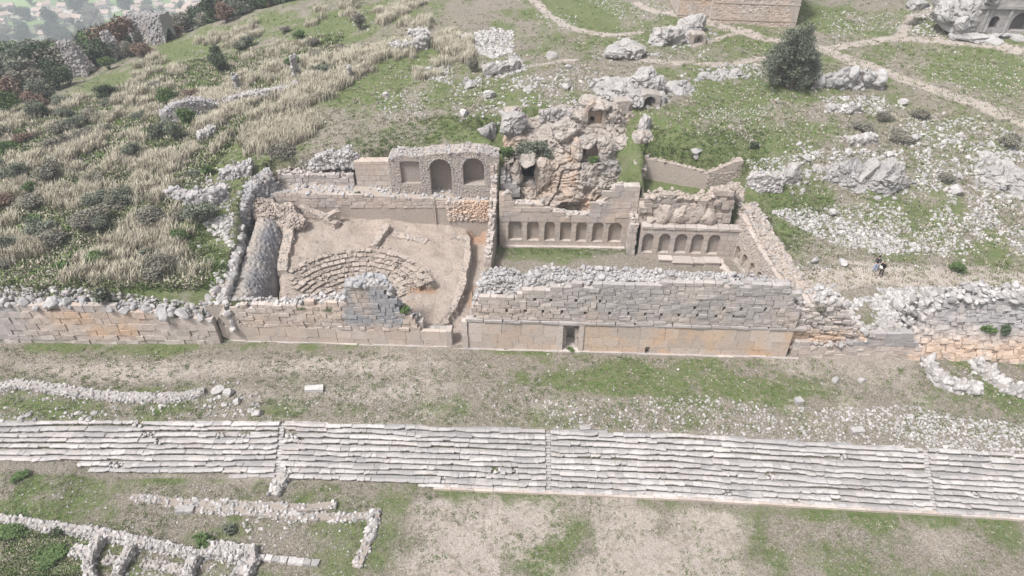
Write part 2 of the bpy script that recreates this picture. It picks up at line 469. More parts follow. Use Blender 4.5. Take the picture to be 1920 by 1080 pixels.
def facet(V, r, n, lo=0.55, hi=0.9):
    V = V.copy()
    for _ in range(n):
        d = r.normal(size=3); d /= np.linalg.norm(d); c = r.uniform(lo, hi)
        k = V @ d; over = np.maximum(k - c, 0)
        V -= over[:, None] * d
    return V
_r = np.random.default_rng(5)
ROCK0 = [facet(ICO[0][0] * _r.uniform(0.8, 1.15, (12, 1)), _r, 3) for _ in range(10)]
ROCK1 = [facet(ICO[1][0] * _r.uniform(0.92, 1.1, (42, 1)), _r, 8) for _ in range(14)]
ROCK2 = [facet(ICO[2][0] * _r.uniform(0.95, 1.05, (162, 1)), _r, 10) for _ in range(10)]

def rotz(a):
    c, s = np.cos(a), np.sin(a); o = np.zeros_like(a)
    return np.stack([np.stack([c, -s, o], -1), np.stack([s, c, o], -1), np.stack([o, o, o + 1], -1)], -2)

def stones(geo, pts, size, sub=1, flat=0.75, tilt=0.35, sink=0.25, grey=0.0, orange=0.0, blocky=0.0):
    """many loose stones; size = half extent in metres"""
    pts = np.asarray(pts, float); n = len(pts)
    if n == 0: return
    size = np.broadcast_to(np.asarray(size, float), (n,))
    grey = np.broadcast_to(np.asarray(grey, float), (n,)); orange = np.broadcast_to(np.asarray(orange, float), (n,))
    T = (ROCK0, ROCK1, ROCK2)[sub]; F = ICO[sub][1]
    which = rng.integers(0, len(T), n)
    sc = np.stack([rng.uniform(0.75, 1.35, n), rng.uniform(0.75, 1.15, n), flat * rng.uniform(0.75, 1.25, n)], -1) * size[:, None]
    Rm = rotz(rng.uniform(0, 6.28, n))
    ax = rng.normal(0, tilt, (n, 2))
    Tm = np.zeros((n, 3, 3)); Tm[:, 0, 0] = Tm[:, 1, 1] = Tm[:, 2, 2] = 1
    Tm[:, 0, 2] = ax[:, 0]; Tm[:, 2, 0] = -ax[:, 0]; Tm[:, 1, 2] = ax[:, 1]; Tm[:, 2, 1] = -ax[:, 1]
    M = Tm @ Rm
    tint = rng.random(n)
    for k in range(len(T)):
        I = np.where(which == k)[0]
        if not len(I): continue
        v = T[k][None] * sc[I][:, None, :]
        v = np.einsum('nij,nvj->nvi', M[I], v) + pts[I][:, None, :]
        v[:, :, 2] += ((1 - 2 * sink) * sc[I][:, 2])[:, None]
        nv = T[k].shape[0]
        f = (F[None] + (np.arange(len(I)) * nv)[:, None, None]).reshape(-1, 3)
        geo.add(v.reshape(-1, 3), f, np.repeat(tint[I], nv), np.repeat(grey[I], nv), np.repeat(orange[I], nv))

class Wall:
    """a vertical wall plane through ground points A, B; d runs into the wall, away from the viewer"""
    def __init__(s, A, B):
        s.A = np.array(A[:2], float); s.B = np.array(B[:2], float)
        s.L = np.linalg.norm(s.B - s.A); s.U = (s.B - s.A) / s.L
        s.N = np.array([-s.U[1], s.U[0]])
    def uz(s, px, py):
        d = ray(px, py)
        n = s.N; t = (s.A - CAMP[:2]) @ n / (d[:2] @ n)
        p = CAMP + t * d
        return (p[:2] - s.A) @ s.U, p[2]
    def prof(s, L, dz=0.0):
        a = np.array([s.uz(x, y) for x, y in L]); a[:, 1] += dz
        return a[np.argsort(a[:, 0])]
    def pt(s, u, d, z):
        u, d, z = np.broadcast_arrays(np.asarray(u, float), np.asarray(d, float), np.asarray(z, float))
        return np.stack([s.A[0] + u * s.U[0] + d * s.N[0], s.A[1] + u * s.U[1] + d * s.N[1], z], -1)
    def rect(s, x0, y0, x1, y1):
        u0, z1 = s.uz(x0, y0); u1, z0 = s.uz(x1, y1)
        return (u0, u1, z0, z1)

BOXF = np.array([(0, 1, 2, 3), (7, 6, 5, 4), (0, 4, 5, 1), (1, 5, 6, 2), (2, 6, 7, 3), (3, 7, 4, 0)])
def boxes(geo, W, u0, u1, d0, d1, z0, z1, jit=0.0, grey=0.0, orange=0.0, tint=None):
    a = np.broadcast_arrays(*[np.asarray(v, float).ravel() for v in (u0, u1, d0, d1, z0, z1)])
    u0, u1, d0, d1, z0, z1 = a; n = len(u0)
    if n == 0: return
    uu = np.stack([u0, u1, u1, u0, u0, u1, u1, u0], -1); dd = np.stack([d0, d0, d0, d0, d1, d1, d1, d1], -1)
    zz = np.stack([z0, z0, z1, z1, z0, z0, z1, z1], -1)
    if jit:
        uu = uu + rng.normal(0, jit, uu.shape); dd = dd + rng.normal(0, jit, dd.shape); zz = zz + rng.normal(0, jit * 0.7, zz.shape)
    V = W.pt(uu, dd, zz).reshape(-1, 3)
    F = (BOXF[None] + (np.arange(n) * 8)[:, None, None]).reshape(-1, 4)
    tint = rng.random(n) if tint is None else np.broadcast_to(tint, (n,))
    g = np.broadcast_to(np.asarray(grey, float), (n,)); o = np.broadcast_to(np.asarray(orange, float), (n,))
    geo.add(V, F, np.repeat(tint, 8), np.repeat(g, 8), np.repeat(o, 8))

def ashlar(geo, W, prof, z0, course=0.45, blen=(0.6, 1.2), depth=0.4, gap=0.03, holes=(), snap=(), stain=None, jit=0.012, proud=0.03, u0=None, u1=None, ztop=None, drop=0.0, d_off=0.0):
    """courses of squared blocks under a ragged top"""
    ua = prof[0, 0] if u0 is None else u0; ub = prof[-1, 0] if u1 is None else u1
    zmax = prof[:, 1].max() if ztop is None else ztop
    snap = sorted(snap); z = z0; out = []
    while z < zmax - 0.05:
        h = course * rng.uniform(0.85, 1.18)
        for q in snap:
            if z < q - 0.02 and z + h > q - course * 0.45: h = q - z; break
        segs = [(ua, ub)]
        for (a, b, c, d) in holes:
            if c < z + h * 0.55 and d > z + h * 0.45:
                ns = []
                for s0, s1 in segs:
                    if b <= s0 or a >= s1: ns.append((s0, s1)); continue
                    if a > s0: ns.append((s0, a))
                    if b < s1: ns.append((b, s1))
                segs = ns
        for s0, s1 in segs:
            u = s0 - 0.0
            first = True
            while u < s1 - 0.02:
                l = rng.uniform(*blen) * (rng.uniform(0.4, 1) if first else 1); first = False
                if s1 - (u + l) < blen[0] * 0.45: l = s1 - u
                uc = u + l / 2
                tp = np.interp(uc, prof[:, 0], prof[:, 1]) + rng.normal(0, 0.08)
                if z + h * 0.6 <= tp and rng.random() > drop and z + h <= zmax + 0.2:
                    out.append((u + gap / 2, u + l - gap / 2, d_off + rng.normal(0, proud), z + gap / 2, z + h - gap / 2))
                u += l
        z += h
    o = np.array(out)
    g = q = 0.0
    if stain is not None: g, q = stain((o[:, 0] + o[:, 1]) / 2, (o[:, 3] + o[:, 4]) / 2)
    boxes(geo, W, o[:, 0], o[:, 1], o[:, 2], o[:, 2] + depth, o[:, 3], o[:, 4], jit, g, q)
    return o

def core(geo, W, prof, z0, d0, d1, holes=(), step=0.45, low=0.12, grey=0.0, orange=0.0):
    """the rough filling behind the facing, as butted slices"""
    br = set(np.arange(prof[0, 0] + 0.05, prof[-1, 0] - 0.05, step)) | {prof[0, 0] + 0.05, prof[-1, 0] - 0.05}
    for (a, b, c, d) in holes: br |= {a, b}
    br = np.array(sorted(br)); br = br[(br >= prof[0, 0]) & (br <= prof[-1, 0])]
    for a, b in zip(br[:-1], br[1:]):
        if b - a < 0.02: continue
        uc = (a + b) / 2
        tp = np.interp(uc, prof[:, 0], prof[:, 1]) - low + rng.normal(0, 0.06)
        sp = [(z0, tp)]
        for (ha, hb, hc, hd) in holes:
            if ha - 1e-6 <= uc <= hb + 1e-6:
                ns = []
                for s0, s1 in sp:
                    if hc > s0: ns.append((s0, min(hc, s1)))
                    if hd < s1: ns.append((max(hd, s0), s1))
                sp = ns
        for s0, s1 in sp:
            if s1 - s0 > 0.05: boxes(geo, W, a, b, d0 + rng.normal(0, 0.008), d1, s0, s1, 0, grey, orange)

def top_stones(geo, W, prof, d0, d1, size=(0.14, 0.3), dens=5.0, lift=0.0, grey=0.0, sub=1, zj=0.05, u0=None, u1=None, prof2=None, flat=0.75):
    """loose stones bedded on top of a wall; prof2 is the height at d1 when the top slopes"""
    ua = prof[0, 0] if u0 is None else u0; ub = prof[-1, 0] if u1 is None else u1
    n = int((ub - ua) * (d1 - d0) * dens)
    u = rng.uniform(ua, ub, n); t = rng.random(n); d = d0 + t * (d1 - d0)
    z = np.interp(u, prof[:, 0], prof[:, 1])
    if prof2 is not None: z = z * (1 - t) + np.interp(u, prof2[:, 0], prof2[:, 1]) * t
    stones(geo, W.pt(u, d, z + lift + rng.normal(0, zj, n)), rng.uniform(size[0], size[1], n) * rng.uniform(0.7, 1.2, n), sub, flat=flat, sink=0.35, grey=grey)

def sheet(geo, g, grey=0.0, orange=0.0, tint=0.5, wuv=None):
    """a grid of points (r, c, 3) as quads"""
    r, c = g.shape[:2]
    i = np.arange(r * c).reshape(r, c)
    F = np.stack([i[:-1, :-1], i[:-1, 1:], i[1:, 1:], i[1:, :-1]], -1).reshape(-1, 4)
    f = lambda v: np.asarray(v, float).ravel() if np.ndim(v) else v
    geo.add(g.reshape(-1, 3), F, f(tint), f(grey), f(orange), None if wuv is None else wuv.reshape(-1, 3))

def rubble_wall(geo_body, geo_st, path, width, size=(0.12, 0.26), dens=9.0, step=0.35, lump=0.12, sub=1, batter=0.1, grey=0.0, orange=0.0, face=1.0, seed=0):
    """a lumpy dry-stone wall along path [(x, y, zbase, ztop)]: a rough body with stones bedded all over it"""
    path = np.array(path, float); width = np.broadcast_to(np.asarray(width, float), (len(path),))
    L = np.concatenate([[0], np.cumsum(np.hypot(*np.diff(path[:, :2], axis=0).T))])
    n = max(3, int(L[-1] / step) + 1); s = np.linspace(0, L[-1], n)
    C = np.stack([np.interp(s, L, path[:, k]) for k in range(4)], -1); wd = np.interp(s, L, width)
    T = np.gradient(C[:, :2], axis=0); T /= np.linalg.norm(T, axis=1)[:, None] + 1e-9
    Nn = np.stack([T[:, 1], -T[:, 0]], -1)
    hmax = (C[:, 3] - C[:, 2]).max(); nh = max(2, int(hmax / step) + 1); nt = max(3, int(wd.max() / step) + 1)
    sec = [(0.5 + batter * (1 - k / nh), k / nh) for k in range(nh)] + [(0.5 - k / nt, 1.0) for k in range(nt + 1)] + [(-0.5 - batter * (1 - k / nh), k / nh) for k in range(nh - 1, -1, -1)]
    ends = []
    g = np.zeros((n, len(sec), 3))
    for k, (o, h) in enumerate(sec):
        g[:, k, 0] = C[:, 0] + Nn[:, 0] * o * wd; g[:, k, 1] = C[:, 1] + Nn[:, 1] * o * wd
        g[:, k, 2] = C[:, 2] - 0.25 + (C[:, 3] - C[:, 2] + 0.25) * h
    nz = np.stack([fbm3(g * 1.1 + q * 31 + seed, 3, 40 + q) for q in range(3)], -1) * lump * 1.6
    nz[..., 2] *= np.array([h for o, h in sec])[None, :]
    g = g + nz
    for e in (0, -1): g[e, :, :2] = g[e, :, :2] * 0.999 + C[e, :2] * 0.001
    gv = fbm3(g * 0.5, 3, 50) * 0.5 + 0.5
    sheet(geo_body, g, grey=grey, orange=orange, tint=gv)
    for e in (0, -1):           # close the ends
        m = len(sec); i = np.arange(m)
        cpt = np.array([[C[e, 0], C[e, 1], (C[e, 2] + C[e, 3]) / 2]])
        V = np.concatenate([g[e], cpt]); F = np.stack([i[:-1], i[1:], np.full(m - 1, m)], -1)
        geo_body.add(V, F, 0.5, grey, orange)
    # stones
    a = g[:-1, :-1].reshape(-1, 3); b = g[1:, :-1].reshape(-1, 3); c = g[:-1, 1:].reshape(-1, 3); d4 = g[1:, 1:].reshape(-1, 3)
    nrm = np.cross(b - a, c - a); ar = np.linalg.norm(nrm, axis=1)
    upn = np.abs(nrm[:, 2]) / (ar + 1e-9)
    w = ar * np.where(upn > 0.6, 1.0, face)
    N = int(w.sum() * dens)
    if N:
        I = rng.choice(len(w), N, p=w / w.sum()); u, v = rng.random((2, N, 1))
        pts = a[I] * (1 - u) * (1 - v) + b[I] * u * (1 - v) + c[I] * (1 - u) * v + d4[I] * u * v
        stones(geo_st, pts, rng.uniform(size[0], size[1], N) * rng.uniform(0.7, 1.25, N), sub, sink=0.5, tilt=0.6, grey=grey, orange=orange)

def arch_wall(geo, back, W, u0, u1, z0, prof, arches, depth=0.8, thick=1.0, du=0.35, grey=0.0, orange=0.0, reveal_geo=None, curved=False):
    """a wall with round-headed recesses: arches = [(uc, width, zsill, zspring)]; back gets one list entry per recess"""
    reveal_geo = reveal_geo or geo
    br = set(np.arange(u0, u1, du)) | {u0, u1}
    NA = 10
    arches = [tuple(q) + (q[1] / 2, depth)[len(q) - 4:] for q in arches]
    for (uc, w, zb, zs, rise, dp) in arches:
        th = np.linspace(math.pi, 0, NA + 1)
        br = {b for b in br if not (uc - w / 2 - 0.05 < b < uc + w / 2 + 0.05)} | set(uc + w / 2 * np.cos(th))
    br = np.array(sorted(br))
    def arch_of(um):
        for A in arches:
            if abs(um - A[0]) < A[1] / 2: return A
    def za(u, A):
        return A[3] + A[4] * math.sqrt(max(0, 1 - ((u - A[0]) / (A[1] / 2)) ** 2))
    tz = lambda u: float(np.interp(u, prof[:, 0], prof[:, 1]))
    def quad(gg, p, wu=None):
        gg.add(W.pt([q[0] for q in p], [q[1] for q in p], [q[2] for q in p]), [(0, 1, 2, 3)], 0.5, grey, orange,
               np.array([(q[0] + q[1], q[2], 0) for q in p]))
    for a, b in zip(br[:-1], br[1:]):
        A = arch_of((a + b) / 2)
        if A is None: quad(geo, [(a, 0, z0), (b, 0, z0), (b, 0, tz(b)), (a, 0, tz(a))])
        else:
            if A[2] > z0 + 0.01:
                quad(geo, [(a, 0, z0), (b, 0, z0), (b, 0, A[2]), (a, 0, A[2])])
            quad(reveal_geo, [(a, 0, A[2]), (b, 0, A[2]), (b, A[5], A[2]), (a, A[5], A[2])])
            quad(geo, [(a, 0, za(a, A)), (b, 0, za(b, A)), (b, 0, tz(b)), (a, 0, tz(a))])
            quad(reveal_geo, [(b, 0, za(b, A)), (a, 0, za(a, A)), (a, A[5], za(a, A)), (b, A[5], za(b, A))])
        quad(geo, [(a, 0, tz(a)), (b, 0, tz(b)), (b, thick, tz(b)), (a, thick, tz(a))])
        quad(geo, [(b, thick, z0), (a, thick, z0), (a, thick, tz(a)), (b, thick, tz(b))])
    quad(geo, [(u0, thick, z0), (u0, 0, z0), (u0, 0, tz(u0)), (u0, thick, tz(u0))])
    quad(geo, [(u1, 0, z0), (u1, thick, z0), (u1, thick, tz(u1)), (u1, 0, tz(u1))])
    for A in arches:
        uc, w, zb, zs, rise, dp = A
        for sgn in (-1, 1):
            e = uc + sgn * w / 2
            quad(reveal_geo, [(e, 0, zb), (e, dp, zb), (e, dp, zs), (e, 0, zs)][::sgn])
        gb = Geo()
        th = np.linspace(math.pi, 0, NA + 1); us = uc + w / 2 * np.cos(th)
        for a, b in zip(us[:-1], us[1:]):
            bow = (lambda u: dp + (0.25 * w * (1 - ((u - uc) / (w / 2)) ** 2) if curved else 0.0))
            quad(gb, [(a, bow(a), zb), (b, bow(b), zb), (b, bow(b), za(b, A)), (a, bow(a), za(a, A))])
        back.append(gb)

def rock(geo, c, rad, rot=0.0, seed=0, sub=4, amp=0.28, freq=0.9, cuts=9, grey=0.0, orange=0.0, tilt=(0, 0)):
    """one weathered rock mass: planed, creased and pitted"""
    r = np.random.default_rng(seed + 100)
    V = facet(ICO[sub][0], r, cuts, 0.5, 0.88)
    rad = np.asarray(rad, float)
    V = V * rad
    n = V / (np.linalg.norm(V, axis=1)[:, None] + 1e-9)
    q = V * freq + seed * 7.7
    f = fbm3(q, 5, seed); ridge = 1 - np.abs(fbm3(q * 0.9 + 5, 4, seed + 3)) * 2
    crack = np.abs(fbm3(q * 0.9 + 9, 4, seed + 9)); crack = -np.exp(-(crack / 0.045) ** 2); fine_ = fbm3(q * 5.0, 4, seed + 13)
    V = V + n * ((f * amp + ridge * amp * 0.35 + crack * amp * 0.55 + fine_ * amp * 0.30) * rad.mean() * 0.8)[:, None]
    cx, sx = math.cos(tilt[0]), math.sin(tilt[0]); cy, sy = math.cos(tilt[1]), math.sin(tilt[1])
    V = V @ np.array([[1, 0, 0], [0, cx, -sx], [0, sx, cx]]).T @ np.array([[cy, 0, sy], [0, 1, 0], [-sy, 0, cy]]).T
    ca, sa = math.cos(rot), math.sin(rot)
    V = V @ np.array([[ca, -sa, 0], [sa, ca, 0], [0, 0, 1]]).T + np.asarray(c)
    geo.add(V, ICO[sub][1], np.clip(0.5 + f * 0.8, 0, 1), grey, orange)

def tube(geo, pts, rads, seg=7, tint=0.5):
    pts = np.asarray(pts, float); rads = np.asarray(rads, float); n = len(pts)
    T = np.gradient(pts, axis=0); T /= np.linalg.norm(T, axis=1)[:, None] + 1e-9
    ref = np.where(np.abs(T[:, 2:3]) < 0.9, np.array([[0, 0, 1.0]]), np.array([[1.0, 0, 0]]))
    X = np.cross(T, ref); X /= np.linalg.norm(X, axis=1)[:, None]; Y = np.cross(T, X)
    a = np.linspace(0, 2 * math.pi, seg, endpoint=False)
    g = pts[:, None] + rads[:, None, None] * (np.cos(a)[None, :, None] * X[:, None] + np.sin(a)[None, :, None] * Y[:, None])
    i = np.arange(n * seg).reshape(n, seg); j = np.roll(i, -1, 1)
    F = np.stack([i[:-1], j[:-1], j[1:], i[1:]], -1).reshape(-1, 4)
    geo.add(g.reshape(-1, 3), F, tint)
# ------------------------------------------------------------------ the long front wall of the hall
Zg = 3.0
def stain_hall(u, z):
    g = np.clip(sm(6.0, 7.4, z) * (0.2 + 0.6 * sm(4, 12, u)), 0, 1) * 0.70 + 0.35 * np.exp(-((z - 6.1) / 0.35) ** 2)
    o = sm(6.8, 4.8, z) * (0.35 + 0.65 * sm(6, 18, u)) + 0.25 * np.exp(-((z - 7.2) / 0.6) ** 2)
    return np.clip(g, 0, 1), np.clip(o, 0, 1)
A = P(874, 652.5, Zg); B = P(1494, 670.5, Zg)
WF = Wall(A, B)
hall = thing('ruined_hall', 'roofless hall with a tall doorway wall in front and rows of arched niches behind', 'ruin', (*((A + B) / 2)[:2], Zg))
f_prof = WF.prof([(876, 600), (884, 598), (886, 590), (888, 565), (902, 562), (904, 557), (942, 557), (946, 557), (968, 556), (972, 544), (1040, 543), (1044, 536), (1100, 534), (1240, 535), (1247, 524), (1262, 524), (1264, 532), (1400, 534), (1480, 536), (1492, 545), (1496, 600)])
door = WF.rect(1056.5, 610, 1083, 656); door = (door[0], door[1], Zg - 0.2, door[3])
corn = WF.uz(1070, 604.5)[1]
hp = []
for px, py in [(950, 582), (985, 582), (1018, 584), (1054, 585), (1097, 587), (1143, 588), (1178, 589), (1210, 590), (1240, 591), (1273, 592), (1307, 594), (1342, 596), (1375, 597), (1403, 599), (1437, 600),
               (1003, 561), (1033, 563), (1080, 565), (1125, 567), (1195, 571), (1222, 572), (1248, 573), (1303, 576), (1358, 577), (1390, 579), (1435, 580)]:
    u, z = WF.uz(px, py); hp.append((u - 0.10, u + 0.10, z - 0.13, z + 0.13))
u, z = WF.uz(1213, 659); hp.append((u - 0.18, u + 0.18, z - 0.2, z + 0.2))
gl = Geo()
ashlar(gl, WF, f_prof, Zg - 0.1, 0.95, (1.1, 2.2), 0.45, 0.018, [door, hp[-1]], [corn - 0.17, door[3]], stain_hall, 0.008, 0.008, ztop=corn - 0.17)
gu = Geo()
ashlar(gu, WF, f_prof, corn + 0.09, 0.41, (0.45, 1.1), 0.45, 0.032, hp[:-1], (), stain_hall, 0.018, 0.03)
fw = gl.part('front_wall', M_STONE, hall)
# everything else of the front wall hangs below it
gu.part('upper_courses', M_STONE, fw)
gc = Geo()
ends = np.linspace(0.0, WF.L, 19)
for a, b in zip(ends[:-1], ends[1:]): boxes(gc, WF, a + 0.01 + rng.uniform(0, .15), b - 0.01, -0.10 + rng.normal(0, 0.025), 0.4, corn - 0.165, corn + 0.085 - rng.uniform(0, .06), 0.015, 0.45, 0)
gc.part('string_course', M_STONE, fw)
gk = Geo()
thick = 2.4
pr_core = f_prof.copy(); pr_core[:, 1] -= 0.1
holes_c = [(door[0], door[1], Zg - 0.3, door[3])]
core(gk, WF, pr_core, Zg - 0.3, 0.46, 1.0, holes_c, 0.5, 0.15)
back_prof = WF.prof([(876, 600), (884, 590), (886, 560), (893, 545), (900, 522), (920, 515), (940, 512), (960, 516), (985, 526), (1005, 512), (1060, 512), (1085, 521), (1090, 511), (1160, 514), (1250, 516), (1280, 520), (1330, 522), (1400, 526), (1450, 530), (1485, 537), (1495, 600)], 0.0)
# those points lie about 1.6 m behind the face: the sight line drops on the way there
ang = np.array([37.5 - math.degrees(math.atan((540 - 520) / FOC))])
back_prof[:, 1] -= 1.6 * math.tan(R(36.6))
core(gk, WF, back_prof, Zg - 0.3, 1.0, thick, holes_c, 0.4, 0.05)
gk.part('rubble_core', M_RUBBLE, fw)
gt = Geo()
mid_prof = f_prof.copy(); mid_prof[:, 1] = np.interp(mid_prof[:, 0], back_prof[:, 0], back_prof[:, 1])
top_stones(gt, WF, back_prof, 0.9, thick, (0.07, 0.18), 44, 0.0, 0.35, 1, 0.10, u0=0.6, u1=WF.L - 0.4)
top_stones(gt, WF, back_prof, 0.9, thick, (0.2, 0.34), 0.9, 0.08, 0.3, 1, 0.10, u0=0.6, u1=WF.L - 0.4)
# face of the core seen above the ashlar
n = 1500
uu = rng.uniform(0.6, WF.L - 0.5, n); lo = np.interp(uu, f_prof[:, 0], f_prof[:, 1]) - 0.2; hi = np.interp(uu, back_prof[:, 0], back_prof[:, 1])
zz = lo + rng.random(n) * np.maximum(hi - lo, 0.01)
k = hi > lo
stones(gt, WF.pt(uu, 0.98 + rng.normal(0, 0.04, n), zz)[k], rng.uniform(0.11, 0.22, k.sum()), 1, sink=0.5, grey=0.2)
top_stones(gt, WF, f_prof, 0.25, 0.95, (0.14, 0.26), 4, -0.18, 0.3, 1, 0.04, u0=0.6, u1=WF.L - 0.5)
gt.part('rubble_top', M_WHITE, fw)
# doorway
gd = Geo()
w = door[1] - door[0]
boxes(gd, WF, [door[0] - 0.42, door[1] + 0.002], [door[0] - 0.002, door[1] + 0.42], -0.10, 0.05, Zg - 0.1, door[3] + 0.05, 0.004, 0.1, 0.2)
boxes(gd, WF, door[0] - 0.42, door[1] + 0.42, -0.115, 0.05, door[3] + 0.055, door[3] + 0.40, 0.004, 0.4, 0.1)
boxes(gd, WF, door[0] - 0.25, door[1] + 0.25, -0.25, 1.6, Zg - 0.1, Zg + 0.16, 0.01, 0.1, 0)
for k, zz in enumerate((3.55, 4.15, 4.75, 5.25)):
    boxes(gd, WF, door[0] + 0.003, door[0] + 0.30 - 0.03 * (k % 2), 0.35, 1.0, zz - 0.28, zz + 0.27, 0.015, 0.1, 0.3)
boxes(gd, WF, [door[1] - 0.32, door[1] - 0.24], [door[1] - 0.003] * 2, 0.3, 0.95, [4.35, Zg + 0.17], [5.35, 4.2], 0.02, 0.1, 0.1)
gd.part('doorway', M_STONE, fw)
gp = Geo()
boxes(gp, WF, [-0.28, -0.26], [0.22, 0.2], [-0.12, -0.10], 0.5, [Zg - 0.1, 4.6], [4.58, corn - 0.2], 0.01, 0.1, 0.1)
gp.part('doorpost', M_STONE, fw)
gz = Geo()
pe = np.linspace(-0.2, WF.L + 0.1, 22); boxes(gz, WF, pe[:-1] + 0.008, pe[1:] - 0.008, -0.20 + rng.normal(0, 0.04, 21), 0.0, Zg - 0.25, Zg + 0.07 + rng.normal(0, 0.03, 21), 0.012, rng.uniform(0, 0.6, 21))
gz.part('plinth', M_STONE, fw)

# ------------------------------------------------------------------ back wall of the first room with seven niches
def niches_from_px(W, L, ytop, ybot):
    out = []
    for x0, x1, yt_, yb_ in [(a, b, t, q) for (a, b), t, q in zip(L, ytop, ybot)]:
        a, _ = W.uz(x0, (yt_ + yb_) / 2); b, _ = W.uz(x1, (yt_ + yb_) / 2)
        zt = W.uz((x0 + x1) / 2, yt_)[1]; zb = W.uz((x0 + x1) / 2, yb_)[1]
        out.append(((a + b) / 2, b - a, zb, zt - (b - a) / 2))
    return out
W1 = Wall(P(937, 461, 3.05), P(1186, 464.5, 3.05))
n1 = niches_from_px(W1, [(953, 978.5), (988, 1010.6), (1020.7, 1040.5), (1050, 1071.4), (1080, 1100), (1110.4, 1131), (1140.6, 1165.8)],
                    [412, 413, 415.5, 413, 416, 416, 417.5], [450, 451, 451.5, 452, 453, 453.5, 454])
p1 = W1.prof([(936, 366), (958, 366), (960, 382), (985, 382), (1020, 384), (1023, 396), (1045, 398), (1060, 402), (1090, 404), (1112, 400), (1118, 384), (1140, 378), (1144, 362), (1152, 352), (1188, 350)])
g = Geo(); bk = []
arch_wall(g, bk, W1, 0, W1.L, 2.9, p1, n1, 0.42, 0.9, 0.3, 0.1, 0.2)
nw = g.part('niche_wall', M_NICHE, hall)
for b in bk: b.part('niche', M_MORTAR, nw)
gs = Geo()
ashlar(gs, W1, p1, W1.uz(1060, 404)[1] - 0.8, 0.62, (0.8, 1.8), 0.3, 0.03, [], (), lambda u, z: (0.35 * np.ones_like(u), 0.35 * np.ones_like(u)), 0.015, 0.02, d_off=-0.05)
gs.part('upper_courses', M_STONE, nw)
gs = Geo(); top_stones(gs, W1, p1, 0.1, 0.9, (0.15, 0.3), 5, -0.05, 0.3)
gs.part('rubble_top', M_STONE, nw); gs = Geo()
boxes(gs, W1, np.arange(0.3, W1.L - 1, 1.3), np.arange(0.3, W1.L - 1, 1.3) + 1.30, -0.35, 0.0, 2.9, 3.22, 0.015)
gs.part('step', M_STONE, nw)

# ------------------------------------------------------------------ second room: niche wall with five niches
W2 = Wall(P(1196, 483, 3.1), P(1376, 489, 3.1))
n2 = niches_from_px(W2, [(1204, 1225), (1235, 1256), (1265, 1288), (1295.5, 1318.5), (1327, 1349)], [438, 438, 438.5, 439, 440], [474, 474.5, 475, 476, 477])
p2 = W2.prof([(1190, 429), (1240, 429), (1300, 430), (1380, 431)])
g = Geo(); bk = []
arch_wall(g, bk, W2, 0, W2.L, 2.9, p2, n2, 0.45, 0.9, 0.3, 0.15, 0.1)
nw2 = g.part('niche_wall', M_NICHE, hall)
for b in bk: b.part('niche', M_MORTAR, nw2)
g = Geo()
ld = W2.uz(1270, 430)[1]
boxes(g, W2, np.arange(0, W2.L - 0.9, 1.1), np.arange(0, W2.L - 0.9, 1.1) + 1.06, -0.12, 0.9, ld + 0.004, ld + 0.26, 0.02, 0.25, 0)
g.part('ledge', M_STONE, nw2)
g = Geo()
for x0, x1, zt, d in ((1232, 1258, 0.55, -1.0), (1257, 1296, 0.42, -1.3), (1297, 1318, 0.36, -1.1), (1317, 1347, 0.5, -1.2)):
    a, b = W2.uz(x0, 482)[0], W2.uz(x1, 482)[0]
    boxes(g, W2, a, b - 0.02, d, -0.02, 2.95, 3.05 + zt, 0.02, 0.1, 0)
    boxes(g, W2, a, b - 0.02, d - 0.12, -0.3, 3.055 + zt, 3.18 + zt, 0.02, 0.1, 0)
g.part('bench', M_STONE, hall)
# broken rock and masonry rising behind that ledge
W2b = Wall(W2.pt(-0.3, 0.9, 0), W2.pt(W2.L + 0.6, 0.9, 0))
p2b = W2b.prof([(1198, 395), (1215, 372), (1240, 366), (1262, 368), (1300, 376), (1330, 372), (1345, 362), (1372, 356), (1384, 352)])
g = Geo()
ashlar(g, W2b, p2b, ld - 0.2, 0.5, (0.5, 1.1), 0.5, 0.04, [W2b.rect(1340, 395, 1356, 405)], (), lambda u, z: (0.2 + 0 * u, 0.15 + 0 * u), 0.03, 0.08, drop=0.05)
core(g, W2b, p2b, ld - 0.3, 0.3, 1.4)
top_stones(g, W2b, p2b, 0.0, 1.4, (0.15, 0.32), 7, -0.1)
g.part('upper_wall', M_EARTHW, hall)
g = Geo()
for px, py, rx, rz, s in ((1243, 402, 1.5, 1.3, 1), (1272, 405, 1.6, 1.3, 2), (1300, 400, 1.3, 1.4, 3), (1228, 415, 1.0, 0.8, 4), (1325, 408, 1.0, 1.0, 5), (1262, 420, 1.3, 0.6, 6)):
    u, z = W2b.uz(px, py)
    rock(g, W2b.pt(u, 0.25, z), (rx, 0.8, rz), 0.0, 60 + s, 3, 0.22, 1.1, 9)
g.part('rock_facing', M_EARTHW, hall)
